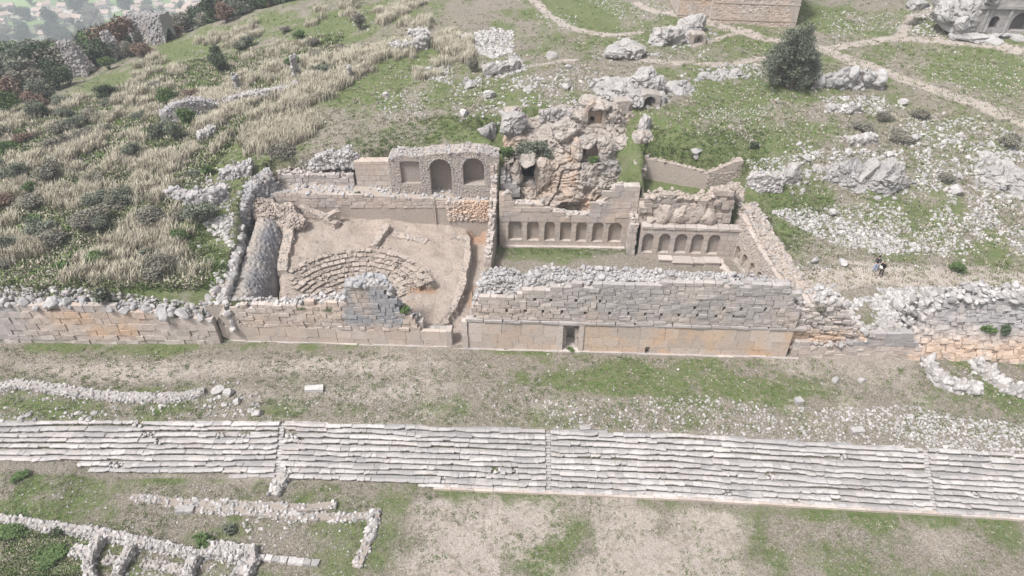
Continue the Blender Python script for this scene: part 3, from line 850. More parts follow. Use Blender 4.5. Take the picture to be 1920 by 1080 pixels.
# plastered wall standing behind, two panels
W3 = Wall(P(1203, 333, 8.9), P(1324, 351, 8.9))
W3.A = W3.A; p3 = W3.prof([(1200, 297), (1230, 301), (1265, 308), (1300, 317), (1325, 325)])
g = Geo(); arch_wall(g, [], W3, 0, W3.L, 7.5, p3, [], 0.3, 0.9, 0.5, 0.0, 0.0)
top_stones(g, W3, p3, 0, 0.9, (0.1, 0.2), 12, -0.03)
g.part('plastered_wall', M_EARTHW, hall)
W4 = Wall(P(1324, 351, 8.9), P(1384, 349, 8.9))
p4 = W4.prof([(1323, 326), (1345, 318), (1370, 307), (1386, 302)])
g = Geo(); arch_wall(g, [], W4, 0, W4.L, 7.5, p4, [], 0.3, 0.9, 0.5)
top_stones(g, W4, p4, 0, 0.9, (0.1, 0.2), 12, -0.03)
n = 260; uu = rng.uniform(0, W4.L, n); zz = rng.uniform(9.0, 10.6, n); kk = zz < np.interp(uu, p4[:, 0], p4[:, 1])
stones(g, W4.pt(uu, 0.03, zz)[kk], rng.uniform(0.06, 0.13, kk.sum()), 0, sink=0.5)
g.part('plastered_wall', M_EARTHW, hall)

# ------------------------------------------------------------------ buttress wall between the two rooms and the left partition
def slab_wall(parent, name, A, B, prof_uz, thick, z0, material=M_STONE, course=0.5, g0=0.2, o0=0.1, tops=8, both=True):
    """a free-standing wall running away from the viewer: both faces in blocks"""
    W = Wall(A, B); g = Geo(); pr = np.array(prof_uz, float)
    st = lambda u, z: (g0 + 0 * u, o0 + 0 * u)
    ashlar(g, W, pr, z0, course, (0.5, 1.1), 0.3, 0.03, [], (), st, 0.02, 0.025)
    W2_ = Wall(W.pt(W.L, thick, 0), W.pt(0, thick, 0)); pr2 = pr.copy(); pr2[:, 0] = W.L - pr2[:, 0]; pr2 = pr2[::-1]
    ashlar(g, W2_, pr2, z0, course, (0.5, 1.1), 0.3, 0.03, [], (), st, 0.02, 0.025)
    core(g, W, pr, z0, 0.1, thick - 0.1, grey=g0)
    top_stones(g, W, pr, 0.05, thick - 0.05, (0.14, 0.28), tops, -0.05, 0.3)
    return g.part(name, material, parent)
# buttress: from its front end (1182, 480) back to the rock (1200, 306)
a = P(1189, 480, 3.05); bpt = P(1197, 462, 3.05); dirv = (np.array([0.06, 1.0])); 
bA = a[:2]; bB = a[:2] + dirv * 7.5
slab_wall(hall, 'buttress_wall', (*bA, 0), (*bB, 0), [(0, 7.0), (1.6, 7.6), (2.6, 8.2), (3.2, 9.6), (5.0, 10.6), (7.5, 11.2)], 0.8, 2.9, g0=0.25, o0=0.15)
# partition between the theatre court and the hall: from the front gap to the arched wall
pA = P(921, 506, 3.2)[:2]; pB = P(937, 452, 3.2)[:2] + np.array([0.0, 2.2])
Lp = np.linalg.norm(pB - pA)
slab_wall(hall, 'partition_wall', (*pA, 0), (*pB, 0), [(0, 4.6), (1.5, 5.4), (3.5, 6.3), (Lp - 3.2, 7.8), (Lp - 2.0, 9.2), (Lp - 0.8, 12.0), (Lp, 13.0)], 0.7, 3.0, g0=0.12, o0=0.15)

# right rubble wall of the hall, running from the back towards the front wall
WR = Wall(P(1370, 485, 3.1)[:2], P(1370, 485, 3.1)[:2] + np.array([2.4, -11.6]))
wr_top = np.array([(0, 8.5), (2, 7.8), (4.5, 7.1), (8, 6.5), (WR.L, 6.0)])
rp_ = [(*WR.pt(u_, 1.35 if u_ > -1 else 1.1, 0)[:2], 3.0, z_) for u_, z_ in ((-4.4, 9.5), (-2.0, 9.1), (0.3, 8.6), (2.5, 7.9), (5, 7.3), (8, 6.8), (WR.L - 0.4, 6.2))]
g1, g2 = Geo(), Geo()
rubble_wall(g1, g2, rp_, [1.3, 1.4, 1.6, 1.7, 1.7, 1.6, 1.4], (0.08, 0.2), 19, lump=0.2, orange=0.15, face=0.6)
rw = g1.part('side_wall', M_EARTHW, hall); g2.part('rubble_facing', M_RUBBLE, rw)
# recesses on its inner face
nr = [(1.0 + 1.5 * k, 1.0, 3.4, 4.75) for k in range(6)]
g = Geo(); bk = []
arch_wall(g, bk, WR, 0, WR.L, 2.9, wr_top, nr, 0.55, 0.8, 0.4, 0.0, 0.15)
iw = g.part('inner_niche_wall', M_NICHE, hall)
for b in bk: b.part('niche', M_MORTAR, iw)
g = Geo(); n = 900; uu = rng.uniform(0, WR.L, n); zz = rng.uniform(5.4, 8.3, n); kk = zz < np.interp(uu, wr_top[:, 0], wr_top[:, 1])
stones(g, WR.pt(uu, 0.02, zz)[kk], rng.uniform(0.06, 0.14, kk.sum()), 0, sink=0.5, orange=0.2); g.part('rubble_facing', M_RUBBLE, iw)
# upper doorway in the corner
WD = Wall(P(1350, 412, 6.1)[:2], P(1392, 418, 6.1)[:2])
a, zt = WD.uz(1368, 376); b, zb = WD.uz(1384, 411)
g = Geo(); bk = []
arch_wall(g, bk, WD, 0, WD.L, 5.6, np.array([(0, zt + 0.4), (WD.L, zt + 0.9)]), [((a + b) / 2, b - a, zb, zt - (b - a) / 2)], 0.9, 1.0, 0.3, 0, 0.1)
cd = g.part('corner_wall', M_EARTHW, hall)
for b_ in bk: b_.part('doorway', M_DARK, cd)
# fallen column drums and blocks on the floor at the right end
gb = Geo()
for px, py, s in ((1352, 492, .4), (1358, 500, .45), (1364, 508, .4), (1356, 484, .35), (1368, 514, .4), (1372, 520, .45)):
    p = P(px, py, 3.2); p[0] = min(p[0], 22.4); rock(gb, p, (s * 1.5, s, s * 0.7), rng.uniform(0, 3), int(px), 2, 0.12, 1.5, 9)
gb.top('fallen_blocks', M_STONE, 'row of fallen pale blocks lying on the hall floor under its right side wall', 'fallen blocks')

# ------------------------------------------------------------------ theatre court
WT = Wall(P(405, 637.5, Zg), P(848, 650, Zg))
court = thing('ruined_theatre', 'small ruined theatre with curved tiers, earth fill and a back wall of tall arches', 'ruin', (*((WT.A + WT.B) / 2), Zg))
t_prof = WT.prof([(404, 592), (430, 574), (535, 573), (552, 573), (560, 569), (640, 566), (644, 560), (650, 540), (660, 535), (720, 535), (728, 546), (740, 572), (745, 582), (762, 586), (764, 606), (786, 608), (788, 623), (846, 624), (847.5, 628)])
def stain_t(u, z):
    px0, px1 = WT.uz(640, 560)[0], WT.uz(745, 560)[0]
    chunk = sm(px0 - 0.4, px0 + 0.3, u) * sm(px1 + 0.4, px1 - 0.3, u) * sm(4.9, 5.6, z)
    return np.clip(0.05 + 1.2 * chunk, 0, 1), 0.28 + 0 * u
g = Geo()
zs_ = WT.uz(600, 616)[1]
ashlar(g, WT, t_prof, Zg - 0.1, 0.8, (0.9, 1.9), 0.4, 0.022, [], [zs_], stain_t, 0.01, 0.01, ztop=zs_)
ashlar(g, WT, t_prof, zs_, 0.42, (0.45, 0.95), 0.45, 0.035, [], (), stain_t, 0.02, 0.035)
tf = g.part('front_wall', M_STONE, court)
g = Geo(); core(g, WT, t_prof, Zg - 0.3, 0.38, 1.1, low=0.1); g.part('rubble_core', M_RUBBLE, tf)
g = Geo(); top_stones(g, WT, t_prof, 0.1, 1.2, (0.13, 0.26), 9, -0.04, 0.1, u1=WT.uz(785, 600)[0])
ua, ub = WT.uz(640, 560)[0], WT.uz(745, 560)[0]
top_stones(g, WT, t_prof, -0.02, 1.3, (0.22, 0.42), 11, -0.15, 0.9, 1, 0.12, u0=ua, u1=ub)
g.part('rubble_top', M_WHITE, tf)
g = Geo(); pe = np.linspace(-0.1, WT.L + 0.1, 16); boxes(g, WT, pe[:-1] + 0.008, pe[1:] - 0.008, -0.18 + rng.normal(0, 0.04, 15), 0.0, Zg - 0.25, Zg + 0.07 + rng.normal(0, 0.03, 15), 0.012, rng.uniform(0, 0.6, 15)); g.part('plinth', M_STONE, tf)
g = Geo(); ue = WT.uz(838, 640)[0]
boxes(g, WT, ue, WT.L + 0.02, -0.10, 0.7, Zg - 0.1, WT.uz(842, 622)[1] + 0.1, 0.01); g.part('gatepost', M_STONE, tf)
g = Geo(); boxes(g, WT, WT.L + 0.05, WT.L + 1.15, -0.3, 0.9, Zg - 0.2, Zg + 0.06, 0.01); g.part('threshold', M_STONE, tf)
# back wall, lower part with a ledge
WB = Wall(P(637, 408.5, 5.9), P(918, 441, 3.75))
WB.A = WB.A - WB.U * 8.0; WB.L += 8.0
bl = WB.prof([(505, 366), (514, 362), (600, 364), (700, 368), (797, 372), (860, 378), (919, 380)])
g = Geo()
arch_wall(g, [], WB, bl[0, 0], bl[-1, 0], 3.2, bl, [], 0.3, 3.0, 0.5)
bw = g.part('back_wall', M_EARTHW, court)
g = Geo(); ashlar(g, WB, bl, bl[0, 1] - 1.45, 0.36, (0.5, 1.0), 0.3, 0.03, [], (), lambda u, z: (0.15 + 0 * u, 0.25 + 0.5 * sm(18, 21, u)), 0.015, 0.02, d_off=-0.06)
n = 420; uu = rng.uniform(bl[-1, 0] - 4.5, bl[-1, 0], n); stones(g, WB.pt(uu, -0.02, rng.uniform(5.6, 8.0, n)), rng.uniform(0.1, 0.2, n), 1, sink=0.5, orange=0.7)
g.part('ashlar_band', M_STONE, bw)
g = Geo(); top_stones(g, WB, bl, 0.0, 2.8, (0.12, 0.28), 5.5, -0.06, 0.35); g.part('ledge_rubble', M_WHITE, bw)
g = Geo(); uc = WB.uz(815, 400)[0]; boxes(g, WB, uc - 0.13, uc + 0.13, -0.16, 0.02, 4.0, WB.uz(815, 374)[1], 0.01); g.part('downpipe_channel', M_EARTHW, bw)
# upper wall set back above the ledge: low stretch, plain panel, then the arched bays
WU = Wall(WB.pt(0, 2.0, 0), WB.pt(WB.L, 2.0, 0))
ul = WU.prof([(520, 326), (540, 324), (590, 330), (662, 328)])
g = Geo(); ashlar(g, WU, ul, 8.0, 0.5, (0.5, 1.2), 0.5, 0.035, [], (), lambda u, z: (0.3 + 0 * u, 0 * u), 0.02, 0.03)
core(g, WU, ul, 7.8, 0.3, 1.0); top_stones(g, WU, ul, 0, 1.0, (0.12, 0.25), 10, -0.05, 0.3)
g.part('upper_wall', M_STONE, court)
upn = WU.prof([(663, 304), (695, 303), (728, 303)])
g = Geo(); arch_wall(g, [], WU, upn[0, 0], upn[-1, 0], 7.8, upn, [], 0.3, 1.0, 0.5, 0.0, 0.25); g.part('plain_panel', M_NICHE, court)
WA = Wall(WB.pt(0, 0.9, 0), WB.pt(WB.L, 0.9, 0))
def arc_px(x0, x1, ytop, ybot):
    a, _ = WA.uz(x0, (ytop + ybot) / 2); b, _ = WA.uz(x1, (ytop + ybot) / 2)
    return ((a + b) / 2, b - a, WA.uz((x0 + x1) / 2, ybot)[1], WA.uz((x0 + x1) / 2, ytop)[1] - (b - a) / 2)
ap = WA.prof([(727, 300), (740, 294), (752, 291), (770, 294), (790, 292), (815, 288), (850, 287), (880, 284), (905, 286), (925, 291), (935, 293)])
av = [arc_px(807, 847, 299, 373), arc_px(868, 908, 297, 347), arc_px(751, 787, 302, 344)]
av[2] = (av[2][0], av[2][1], av[2][2], av[2][3] + av[2][1] / 2 - 0.12, 0.1, 0.35); av[0] = (*av[0], av[0][1] / 2, 1.5); av[1] = (*av[1], av[1][1] / 2, 1.5)
g = Geo(); bk = []
arch_wall(g, bk, WA, ap[0, 0], ap[-1, 0], 7.4, ap, av, 1.3, 2.0, 0.3, 0.15, 0.1)
aw = g.part('arched_wall', M_EARTHW, court)
for b in bk: b.part('arched_recess', M_MORTAR, aw)
g = Geo()
n = 5200; uu = rng.uniform(ap[0, 0], ap[-1, 0], n); zz = rng.uniform(7.6, 13.8, n)
ok = zz < np.interp(uu, ap[:, 0], ap[:, 1])
for (uc, w, zb, zs, _rs, _dp) in av: ok &= ~((np.abs(uu - uc) < w / 2 + 0.08) & (zz > zb - 0.1) & (zz < zs + np.sqrt(np.maximum(0, (w / 2 + 0.08) ** 2 - np.minimum((uu - uc) ** 2, (w / 2 + 0.08) ** 2)))))
stones(g, WA.pt(uu, 0.04, zz)[ok], rng.uniform(0.05, 0.12, ok.sum()), 0, sink=0.6, grey=0.15, orange=0.15)
for (uc, w, zb, zs, _rs, _dp) in av[:2]:           # voussoirs round each arch head
    for th in np.linspace(0.1, math.pi - 0.1, 15):
        stones(g, WA.pt([uc + (w / 2 + 0.13) * math.cos(th)], -0.01, [zs + (w / 2 + 0.13) * math.sin(th)]), 0.12, 1, sink=0.5, grey=0.3)
top_stones(g, WA, ap, 0.0, 2.0, (0.08, 0.20), 24, -0.06, 0.35)
g.part('rubble_facing', M_RUBBLE, aw)
# left side wall: tall corner stump, then a long sloping rubble wall toward the viewer
g1, g2 = Geo(), Geo()
lw = [(P(508, 316, 11.2), 11.2), (P(480, 335, 10.4), 10.4), (P(460, 358, 9.8), 9.8), (P(446, 388, 9.2), 9.2), (P(438, 402, 8.9), 8.9)]
rubble_wall(g1, g2, [(p[0], p[1], 5.0, z) for p, z in lw], 1.3, (0.13, 0.28), 12, lump=0.15, grey=0.75, face=0.8)
sw = g1.part('side_wall', M_RUBBLE, court); g2.part('rubble_facing', M_RUBBLE, sw)
g1, g2 = Geo(), Geo()
lw = [(P(441, 425, 8.4), 8.4), (P(432, 455, 8.2), 8.2), (P(424, 500, 7.9), 7.9), (P(413, 540, 7.6), 7.6), (P(402, 572, 7.2), 7.2)]
rubble_wall(g1, g2, [(p[0], p[1], 4.5, z) for p, z in lw], 1.5, (0.16, 0.36), 9, lump=0.2, grey=0.1)
sw = g1.part('side_wall', M_EARTHW, court); g2.part('rubble_facing', M_WHITE, sw)
# the surviving half of a barrel vault beside it
v0 = P(438, 566, 6.9); v1 = P(489, 404, 8.0)
n, m = 130, 56
ti = np.linspace(0, 1, n)[:, None]; th = np.linspace(R(100), R(3), m)[None]
cx_ = v0[0] * (1 - ti) + v1[0] * ti; cy_ = v0[1] * (1 - ti) + v1[1] * ti; cz_ = v0[2] * (1 - ti) + v1[2] * ti; rad = 2.1 + 0.35 * ti; zb = 3.2
q_ = np.stack([ti * 12 + 0 * th, th * 2.2 + 0 * ti, 0 * ti + 0 * th], -1)
rr = 1 + 0.05 * fbm3(q_ * 0.55, 4, 4) + 0.05 * fbm3(q_ * 5.0, 4, 5)
shape = np.sin(th) ** 0.85
gr = np.stack([cx_ + rad * np.cos(th) * rr + 0.1, cy_ + 0 * th, zb + (cz_ - zb) * shape * (1 + (rr - 1) * 0.8)], -1)
gi = np.stack([cx_ + (rad - 0.5) * np.cos(th) + 0.05, cy_ + 0 * th, zb - 0.2 + (cz_ - zb - 0.5) * np.sin(th)], -1)
gry = np.clip(sm(R(92), R(62), th) * (0.55 + 0.45 * ti) * (0.9 + 0.8 * fbm3(q_ * 0.8, 3, 6)), 0, 1)
g = Geo(); sheet(g, gr, gry, 0.15 * (1 - gry), 0.5 + 0.5 * fbm3(q_ * 1.5, 3, 9)); sheet(g, gi[::-1], 0.3)
for e in (0, -1): sheet(g, np.stack([gr[e], gi[e]]), 0.3)
g.part('barrel_vault', M_PLASTER, court)
# earth and rubble carried over the far end, a near-black lump painting the shade in the tunnel mouth
g = Geo(); e_ = v1
for dx_, dy_, z_, rx, ry, rz, s in ((0.4, 1.0, 7.7, 1.5, 1.2, 1.0, 1), (2.0, 1.2, 7.3, 1.4, 1.2, 1.1, 2), (3.2, 0.4, 6.6, 0.9, 1.3, 1.3, 3), (-0.4, 1.6, 8.2, 1.2, 1.2, 0.9, 4)):
    rock(g, (e_[0] + dx_, e_[1] + dy_, z_), (rx, ry, rz), 0.4 * s, 700 + s, 4, 0.42, 2.2, 3, 0.05, 0.1)
    n = 90; a_ = rng.normal(size=(n, 3)); a_ /= np.linalg.norm(a_, axis=1)[:, None]; stones(g, np.array([e_[0] + dx_, e_[1] + dy_, z_]) + np.abs(a_) * [1, -1, 1] * np.sign(a_[:, :1] * [1, 0, 0] + [0, 1, 1]) * [rx, ry, rz], rng.uniform(0.06, 0.15, n), 0, sink=0.5)
mo = g.part('tunnel_mouth', M_EARTHW, court)
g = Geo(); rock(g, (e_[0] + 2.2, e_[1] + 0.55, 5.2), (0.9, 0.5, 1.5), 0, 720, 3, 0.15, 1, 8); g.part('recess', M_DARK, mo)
# earth-built cross walls of the fill
def earth_wall(pts, width, name, size=(0.05, 0.12), dens=15, material=M_EARTHW, orange=0.1, face=0.6):
    g1, g2 = Geo(), Geo()
    rubble_wall(g1, g2, [(*P(x, y, z)[:2], zb, z) for x, y, z, zb in pts], width, size, dens, lump=0.14, orange=orange, face=face)
    w_ = g1.part(name, material, court); g2.part('rubble_facing', M_RUBBLE if material is M_EARTHW else material, w_)
earth_wall([(497, 398, 8.0, 3), (520, 404, 7.6, 3), (541, 424, 7.0, 3.5), (535, 470, 6.4, 3.5), (527, 506, 5.9, 3.2)], [1.4, 1.3, 1.0, 0.9, 0.8], 'earth_wall')
earth_wall([(560, 386, 7.6, 5), (600, 398, 7.1, 5), (632, 418, 6.5, 5)], 0.7, 'earth_wall')
earth_wall([(612, 402, 7.3, 5), (634, 394, 7.4, 5)], 0.6, 'earth_wall')
earth_wall([(726, 418, 6.1, 4.8), (712, 440, 5.9, 4.6), (698, 462, 5.7, 4.4)], 0.7, 'earth_wall')
earth_wall([(735, 437, 5.5, 4.4), (800, 452, 5.2, 4.2)], 0.8, 'earth_wall')
earth_wall([(845, 442, 5.1, 3), (876, 445, 5.0, 3), (876, 480, 4.8, 3), (868, 522, 4.6, 3), (862, 548, 4.4, 3), (846, 580, 4.2, 3), (822, 612, 3.9, 3)], 0.6, 'earth_wall')
earth_wall([(800, 612, 3.9, 3), (820, 604, 4.1, 3), (838, 596, 4.2, 3)], 1.1, 'earth_wall', material=M_MORTAR)
# curved tiers of seats
ctr = TIER_C
for k in range(10):
    rad = 2.9 + k * 0.47; z = 3.50 + k * 0.235
    g = Geo(); a0, a1 = R(24 - 0.8 * k), R(163 - 1.4 * k); th = a0
    while th < a1:
        l = rng.uniform(0.25, 0.75) / rad
        if rng.random() > 0.08 + 0.015 * k and not (1.70 < th < 1.78):
            nq = 3; tq = np.linspace(th + 0.006, th + l - 0.006, nq); rq = rad + rng.normal(0, 0.05) + rng.normal(0, 0.03, nq); zq = z + rng.normal(0, 0.03) + rng.normal(0, 0.012, nq)
            ring = lambda r_, z_: np.stack([ctr[0] + r_ * np.cos(tq), ctr[1] + r_ * np.sin(tq), z_ + 0 * tq], -1)
            sheet(g, np.stack([ring(rad + 0.55, zq), ring(rq + 0.05, zq), ring(rq, zq - 0.03), ring(rq + 0.02, zq - 0.10), ring(rq + 0.14, zq - 0.11), ring(rq + 0.15, zq - 0.45)]), 0.05, 0.12, rng.random())
        th += l
    n = 90 + 26 * k; tt = rng.uniform(a0, a1, n); rr = rad + rng.uniform(0.0, 0.5, n)
    stones(g, np.stack([ctr[0] + rr * np.cos(tt), ctr[1] + rr * np.sin(tt), np.full(n, z - 0.02)], -1), rng.uniform(0.03, 0.10, n), 0, sink=0.4)
    g.part('seat_tier', M_EARTHW, court)

# ------------------------------------------------------------------ stadium seating: ten rows in eight sections
stand = thing('stadium_seating', 'long bank of worn white marble seating rows split by narrow stairways', 'stadium seating', (*P(960, 930, 0)[:2], 0))
xs = np.linspace(-62, 62, 1200)
NR = 11
def row_line(f):        # f = 0 at the top edge, 1 at the foot
    return yT(xs) * (1 - f) + yB(xs) * f
splits_px = [(-420, 830), (265, 830), (523, 850), (768, 850), (1028, 865), (1243, 875), (1485, 885), (1742, 900), (2330, 930)]
splits = [P(x, y, 1.45)[0] for x, y in splits_px]
xe_keep = {}
for si, (xa, xb) in enumerate(zip(splits[:-1], splits[1:])):
    lop = 0.2
    for k in range(NR):
        z = 2.9 - 2.9 / NR * k + 0.02
        yf = row_line((k + 1.0) / NR); yb = row_line((k - 0.35) / NR)
        if k == NR - 1: yf = row_line(1.0)
        x = max(xa + 0.2, -61) if si in (2, 4, 7) else xe_keep.get(k, -61)
        xe = min(xb - 0.2 + rng.normal(0, 0.04), 61) if si in (1, 3, 6) else min(xb + rng.normal(0, 0.5), 61)
        xe_keep[k] = xe
        g = Geo()
        wob = rng.uniform(0, 9)
        while x < xe:
            l = rng.uniform(0.35, 0.8) if rng.random() < 0.3 + 0.05 * k else rng.uniform(0.7, 1.7)
            if xe - x - l < 0.4: l = xe - x
            mz = np.interp(x, [-60, -42, -34, -32.5, -19, -17.5, -7, -5.5], [1.3, 1.2, 1.06, 0.55, 0.47, 0.27, 0.22, 0.0])
            if z < mz + 0.06: x += l; continue
            worn = float(fbm2(np.array(x * 0.23), np.array(k * 0.9), 3, 31))
            miss = 0.012 + 0.20 * (worn > 0.30) * (k in (2, 3, 5, 6, 7))
            if rng.random() > miss:
                dz = rng.normal(0, 0.022) - 0.05 * max(0, worn)
                nq = 4; qs = np.linspace(x + 0.008, x + l - 0.008, nq)
                wv = 0.24 * fbm2(qs * 0.16, np.full(nq, k * 1.7), 3, 33)
                fy = np.interp(qs, xs, yf) + wv + rng.normal(0, 0.035) + rng.normal(0, 0.018, nq); by = np.interp(qs, xs, yb)
                if rng.random() < 0.25: fy[rng.integers(0, 2) * (nq - 1)] += rng.uniform(0.04, 0.14)
                zt_ = z + dz + np.linspace(-1, 1, nq) * rng.normal(0, 0.018)
                dp_ = rng.uniform(0.24, 0.31)
                bands = [(by, np.full(nq, z - 0.05)), (fy + dp_ + 0.01, np.full(nq, z - 0.07) + dz), (fy + dp_, zt_ - rng.uniform(0.0, 0.02)), (fy + 0.05, zt_ + rng.normal(0, 0.006)), (fy, zt_ - 0.025), (fy + 0.01, zt_ - 0.11), (fy + 0.17, zt_ - 0.11), (fy + 0.18, np.full(nq, z - 0.36))]
                gr_ = np.stack([np.stack([qs, yy_, zz_], -1) for yy_, zz_ in bands])
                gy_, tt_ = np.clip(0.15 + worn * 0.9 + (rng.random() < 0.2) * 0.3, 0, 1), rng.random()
                gb_ = np.full(gr_.shape[:2], gy_); gb_[:2] = np.clip(gy_ + 0.55, 0, 1)  # dirty foot channel, darkened further as a painted shadow line between rows
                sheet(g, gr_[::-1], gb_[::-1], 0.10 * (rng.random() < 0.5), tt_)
                for e_ in (0, -1): g.add(np.concatenate([gr_[:, e_], [[qs[e_], by[e_], z - 0.36]]]), [(0, 1, 2, 3, 4, 5, 6, 7, 8)], tt_, gy_, 0.08)
            else:
                ns_ = int(l * 16); stones(g, np.stack([rng.uniform(x, x + l, ns_), rng.uniform(0, 1, ns_) * 0.45 + np.interp(x, xs, yf), np.full(ns_, z - 0.20)], -1), rng.uniform(0.05, 0.17, ns_), 0)
            x += l
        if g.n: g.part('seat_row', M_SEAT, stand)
    # stairway to the right of this section
    if si in (1, 3, 6):
        g = Geo(); x = xb
        for k in range(NR * 2):
            f = (k + 0.5) / (NR * 2); y = np.interp(x, xs, row_line(f)); z = 2.9 - 2.9 * (k + 1) / (NR * 2)
            mz = np.interp(x, [-60, -42, -34, -32.5, -19, -17.5, -7, -5.5], [1.3, 1.2, 1.06, 0.55, 0.47, 0.27, 0.22, 0.0])
            if z < mz - 0.05: continue
            Wl = Wall((x - 0.19, y - 0.14), (x + 0.19, y - 0.14))
            boxes(g, Wl, 0, 0.38, 0, 0.3, z - 0.3, z - 0.04, 0.02, 0.35)
        if g.n: g.part('stairway', M_SEAT, stand)
# podium kerb under the lowest row on the right-hand half
g = Geo()
x = P(813, 917, 0)[0]
while x < 61:
    l = rng.uniform(1.2, 2.4); y0, y1 = np.interp([x, x + l], xs, yB(xs))
    Wl = Wall((x, y0 - 0.12), (x + l, y1 - 0.12)); boxes(g, Wl, 0.01, Wl.L - 0.01, 0, 0.3, -0.25, 0.21, 0.01, 0.0, 0.15); x += l
g.part('podium_kerb', M_STONE, stand)
# ------------------------------------------------------------------ the ground with its worn, grassy and trodden patches
def blob(x, y, px, py, rx, ry, soft=0.5, z=None, rot=0.0):
    c = G(np.array([px]), np.array([py]))[0] if z is None else P(px, py, z)
    dx, dy = x - c[0], y - c[1]; ca, sa = math.cos(rot), math.sin(rot)
    d = np.hypot((dx * ca + dy * sa) / rx, (-dx * sa + dy * ca) / ry)
    return sm(1 + soft, 1 - soft, d + fbm2(x * 0.5, y * 0.5, 3, 61) * 0.5)
def track(x, y, pts, w):
    pts = np.array(pts, float); q = G(pts[:, 0], pts[:, 1])
    d = seg_dist(x, y, q[:, :2])
    return sm(1.5, 0.55, d / w + fbm2(x * 0.8, y * 0.8, 3, 62) * 0.55)
PATHS = [([(1985, 240), (1920, 228), (1860, 205), (1790, 180), (1720, 157), (1660, 133), (1600, 115), (1560, 98), (1540, 90)], 0.9),
         ([(1540, 92), (1560, 92), (1620, 80), (1690, 72), (1760, 74), (1840, 84), (1920, 97), (1990, 108)], 0.8),
         ([(1330, 42), (1380, 56), (1440, 74), (1500, 85), (1545, 95)], 1.0),
         ([(1690, 72), (1696, 50), (1715, 30), (1760, 20)], 0.7),
         ([(1480, 545), (1530, 530), (1600, 512), (1660, 512), (1760, 520), (1850, 524), (1990, 530)], 1.4),
         ([(1000, 0), (1030, 30), (1060, 48), (1100, 60), (1150, 65), (1200, 60)], 0.6),
         ([(1150, 105), (1210, 112), (1290, 118), (1335, 122), (1400, 115), (1440, 108)], 0.5),
         ([(1190, 5), (1230, 22), (1290, 32), (1340, 45)], 0.7), ([(1300, 85), (1350, 72), (1385, 60)], 0.4),
         ([(1372, 238), (1400, 252), (1416, 272)], 0.4), ([(980, 125), (1030, 118), (1080, 112)], 0.35)]
gx, gy = XX.ravel(), YY.ravel()
near = (gy > 18) & (gy < 170) & (np.abs(gx) < 130)
X_, Y_ = gx[near], gy[near]
yw_, yt_, yb_ = yW(X_), yT(X_), yB(X_)
n_lo = fbm2(X_ * 0.10, Y_ * 0.10, 4, 71); n_mid = fbm2(X_ * 0.45, Y_ * 0.45, 4, 72); n_hi = fbm2(X_ * 1.6, Y_ * 1.6, 3, 73)
green = np.clip(0.52 + 0.9 * n_lo + 0.55 * n_mid + 0.3 * n_hi, 0, 1)
dirt = np.zeros_like(X_)
front = Y_ < yb_ + 0.2
ter = (Y_ >= yb_ + 0.2) & (Y_ < yw_ + 0.3)
# arena floor: pale worn earth on the right, rough grass to the left
green = np.where(front, np.clip(0.33 + 0.8 * n_lo + 0.7 * n_mid + 0.3 * n_hi, 0, 1), green)
for px, py, rx, ry, s in ((900, 985, 5.5, 2.6, 1), (880, 1050, 4.5, 3, .8), (1010, 960, 4.5, 1.8, .6), (1170, 1000, 3.2, 3.2, 1), (1240, 1060, 4.5, 3.0, 1), (1330, 1000, 3.2, 2.6, .9), (1300, 1085, 5, 2.2, 1), (1150, 1080, 4, 2, .9), (1500, 1060, 3, 2, .35), (480, 905, 3, .7, .5), (350, 895, 2.5, .6, .4), (1760, 1010, 4, 2, .5)):
    b = blob(X_, Y_, px, py, rx, ry, 0.6, 0.0); dirt = np.maximum(dirt, b * s)
for px, py, rx, ry, s in ((80, 985, 5, 2.0, .5), (330, 890, 6, .9, .9), (100, 905, 5, 1.6, .7), (40, 1020, 4, 3, .6), (150, 1055, 4, 2, .5), (1500, 955, 9, 1.0, .6), (1060, 1000, 1.6, 1.6, .5), (1235, 1000, .5, 2.2, .5), (480, 895, 3, .6, .6), (1700, 975, 7, .9, .6)):
    green = np.clip(green + blob(X_, Y_, px, py, rx, ry, 0.6, 0.0) * s * (0.7 + 0.6 * n_mid), 0, 1)
# terrace in front of the wall
green = np.where(ter, np.clip(0.22 + 0.6 * n_lo + 0.7 * n_mid + 0.35 * n_hi, 0, 1), green)
dirt = np.where(ter, np.maximum(dirt, sm(0.0, 0.5, 0.15 - 0.7 * n_lo + 0.45 * n_mid) * 0.55), dirt)
for px, py, rx, ry, s in ((1130, 720, 8, 1.3, 1.0), (1300, 725, 9, 1.6, .8), (1480, 735, 6, 1.5, .8), (1890, 745, 6, 1.4, 1.1), (110, 655, 4, .5, .9), (520, 655, 7, .5, .6), (250, 660, 5, .6, .5), (1850, 685, 5, .7, .9), (960, 662, 5, .5, .7), (800, 760, 3, 1, .6), (600, 765, 4, 1.2, .4), (270, 735, 3, .5, .6), (200, 770, 7, 1.0, .5), (30, 712, 2, .5, .8), (1350, 690, 8, .8, .6)):
    green = np.clip(green + blob(X_, Y_, px, py, rx, ry, 0.7, 2.7) * s * (0.6 + 0.7 * n_mid), 0, 1)
for px, py, rx, ry, s in ((250, 700, 9, 1.5, .75), (650, 690, 9, 1.4, .7), (700, 740, 7, 1.3, .6), (460, 740, 5, 1.2, .5), (1100, 760, 8, 1.3, .4), (380, 690, 6, 1, .6), (60, 690, 5, 1, .5), (880, 640, 2, 1.2, .7)):
    b = blob(X_, Y_, px, py, rx, ry, 0.7, 2.7); dirt = np.maximum(dirt, b * s); green = green * (1 - 0.6 * b * s)
up_ = Y_ > yw_ + 0.5
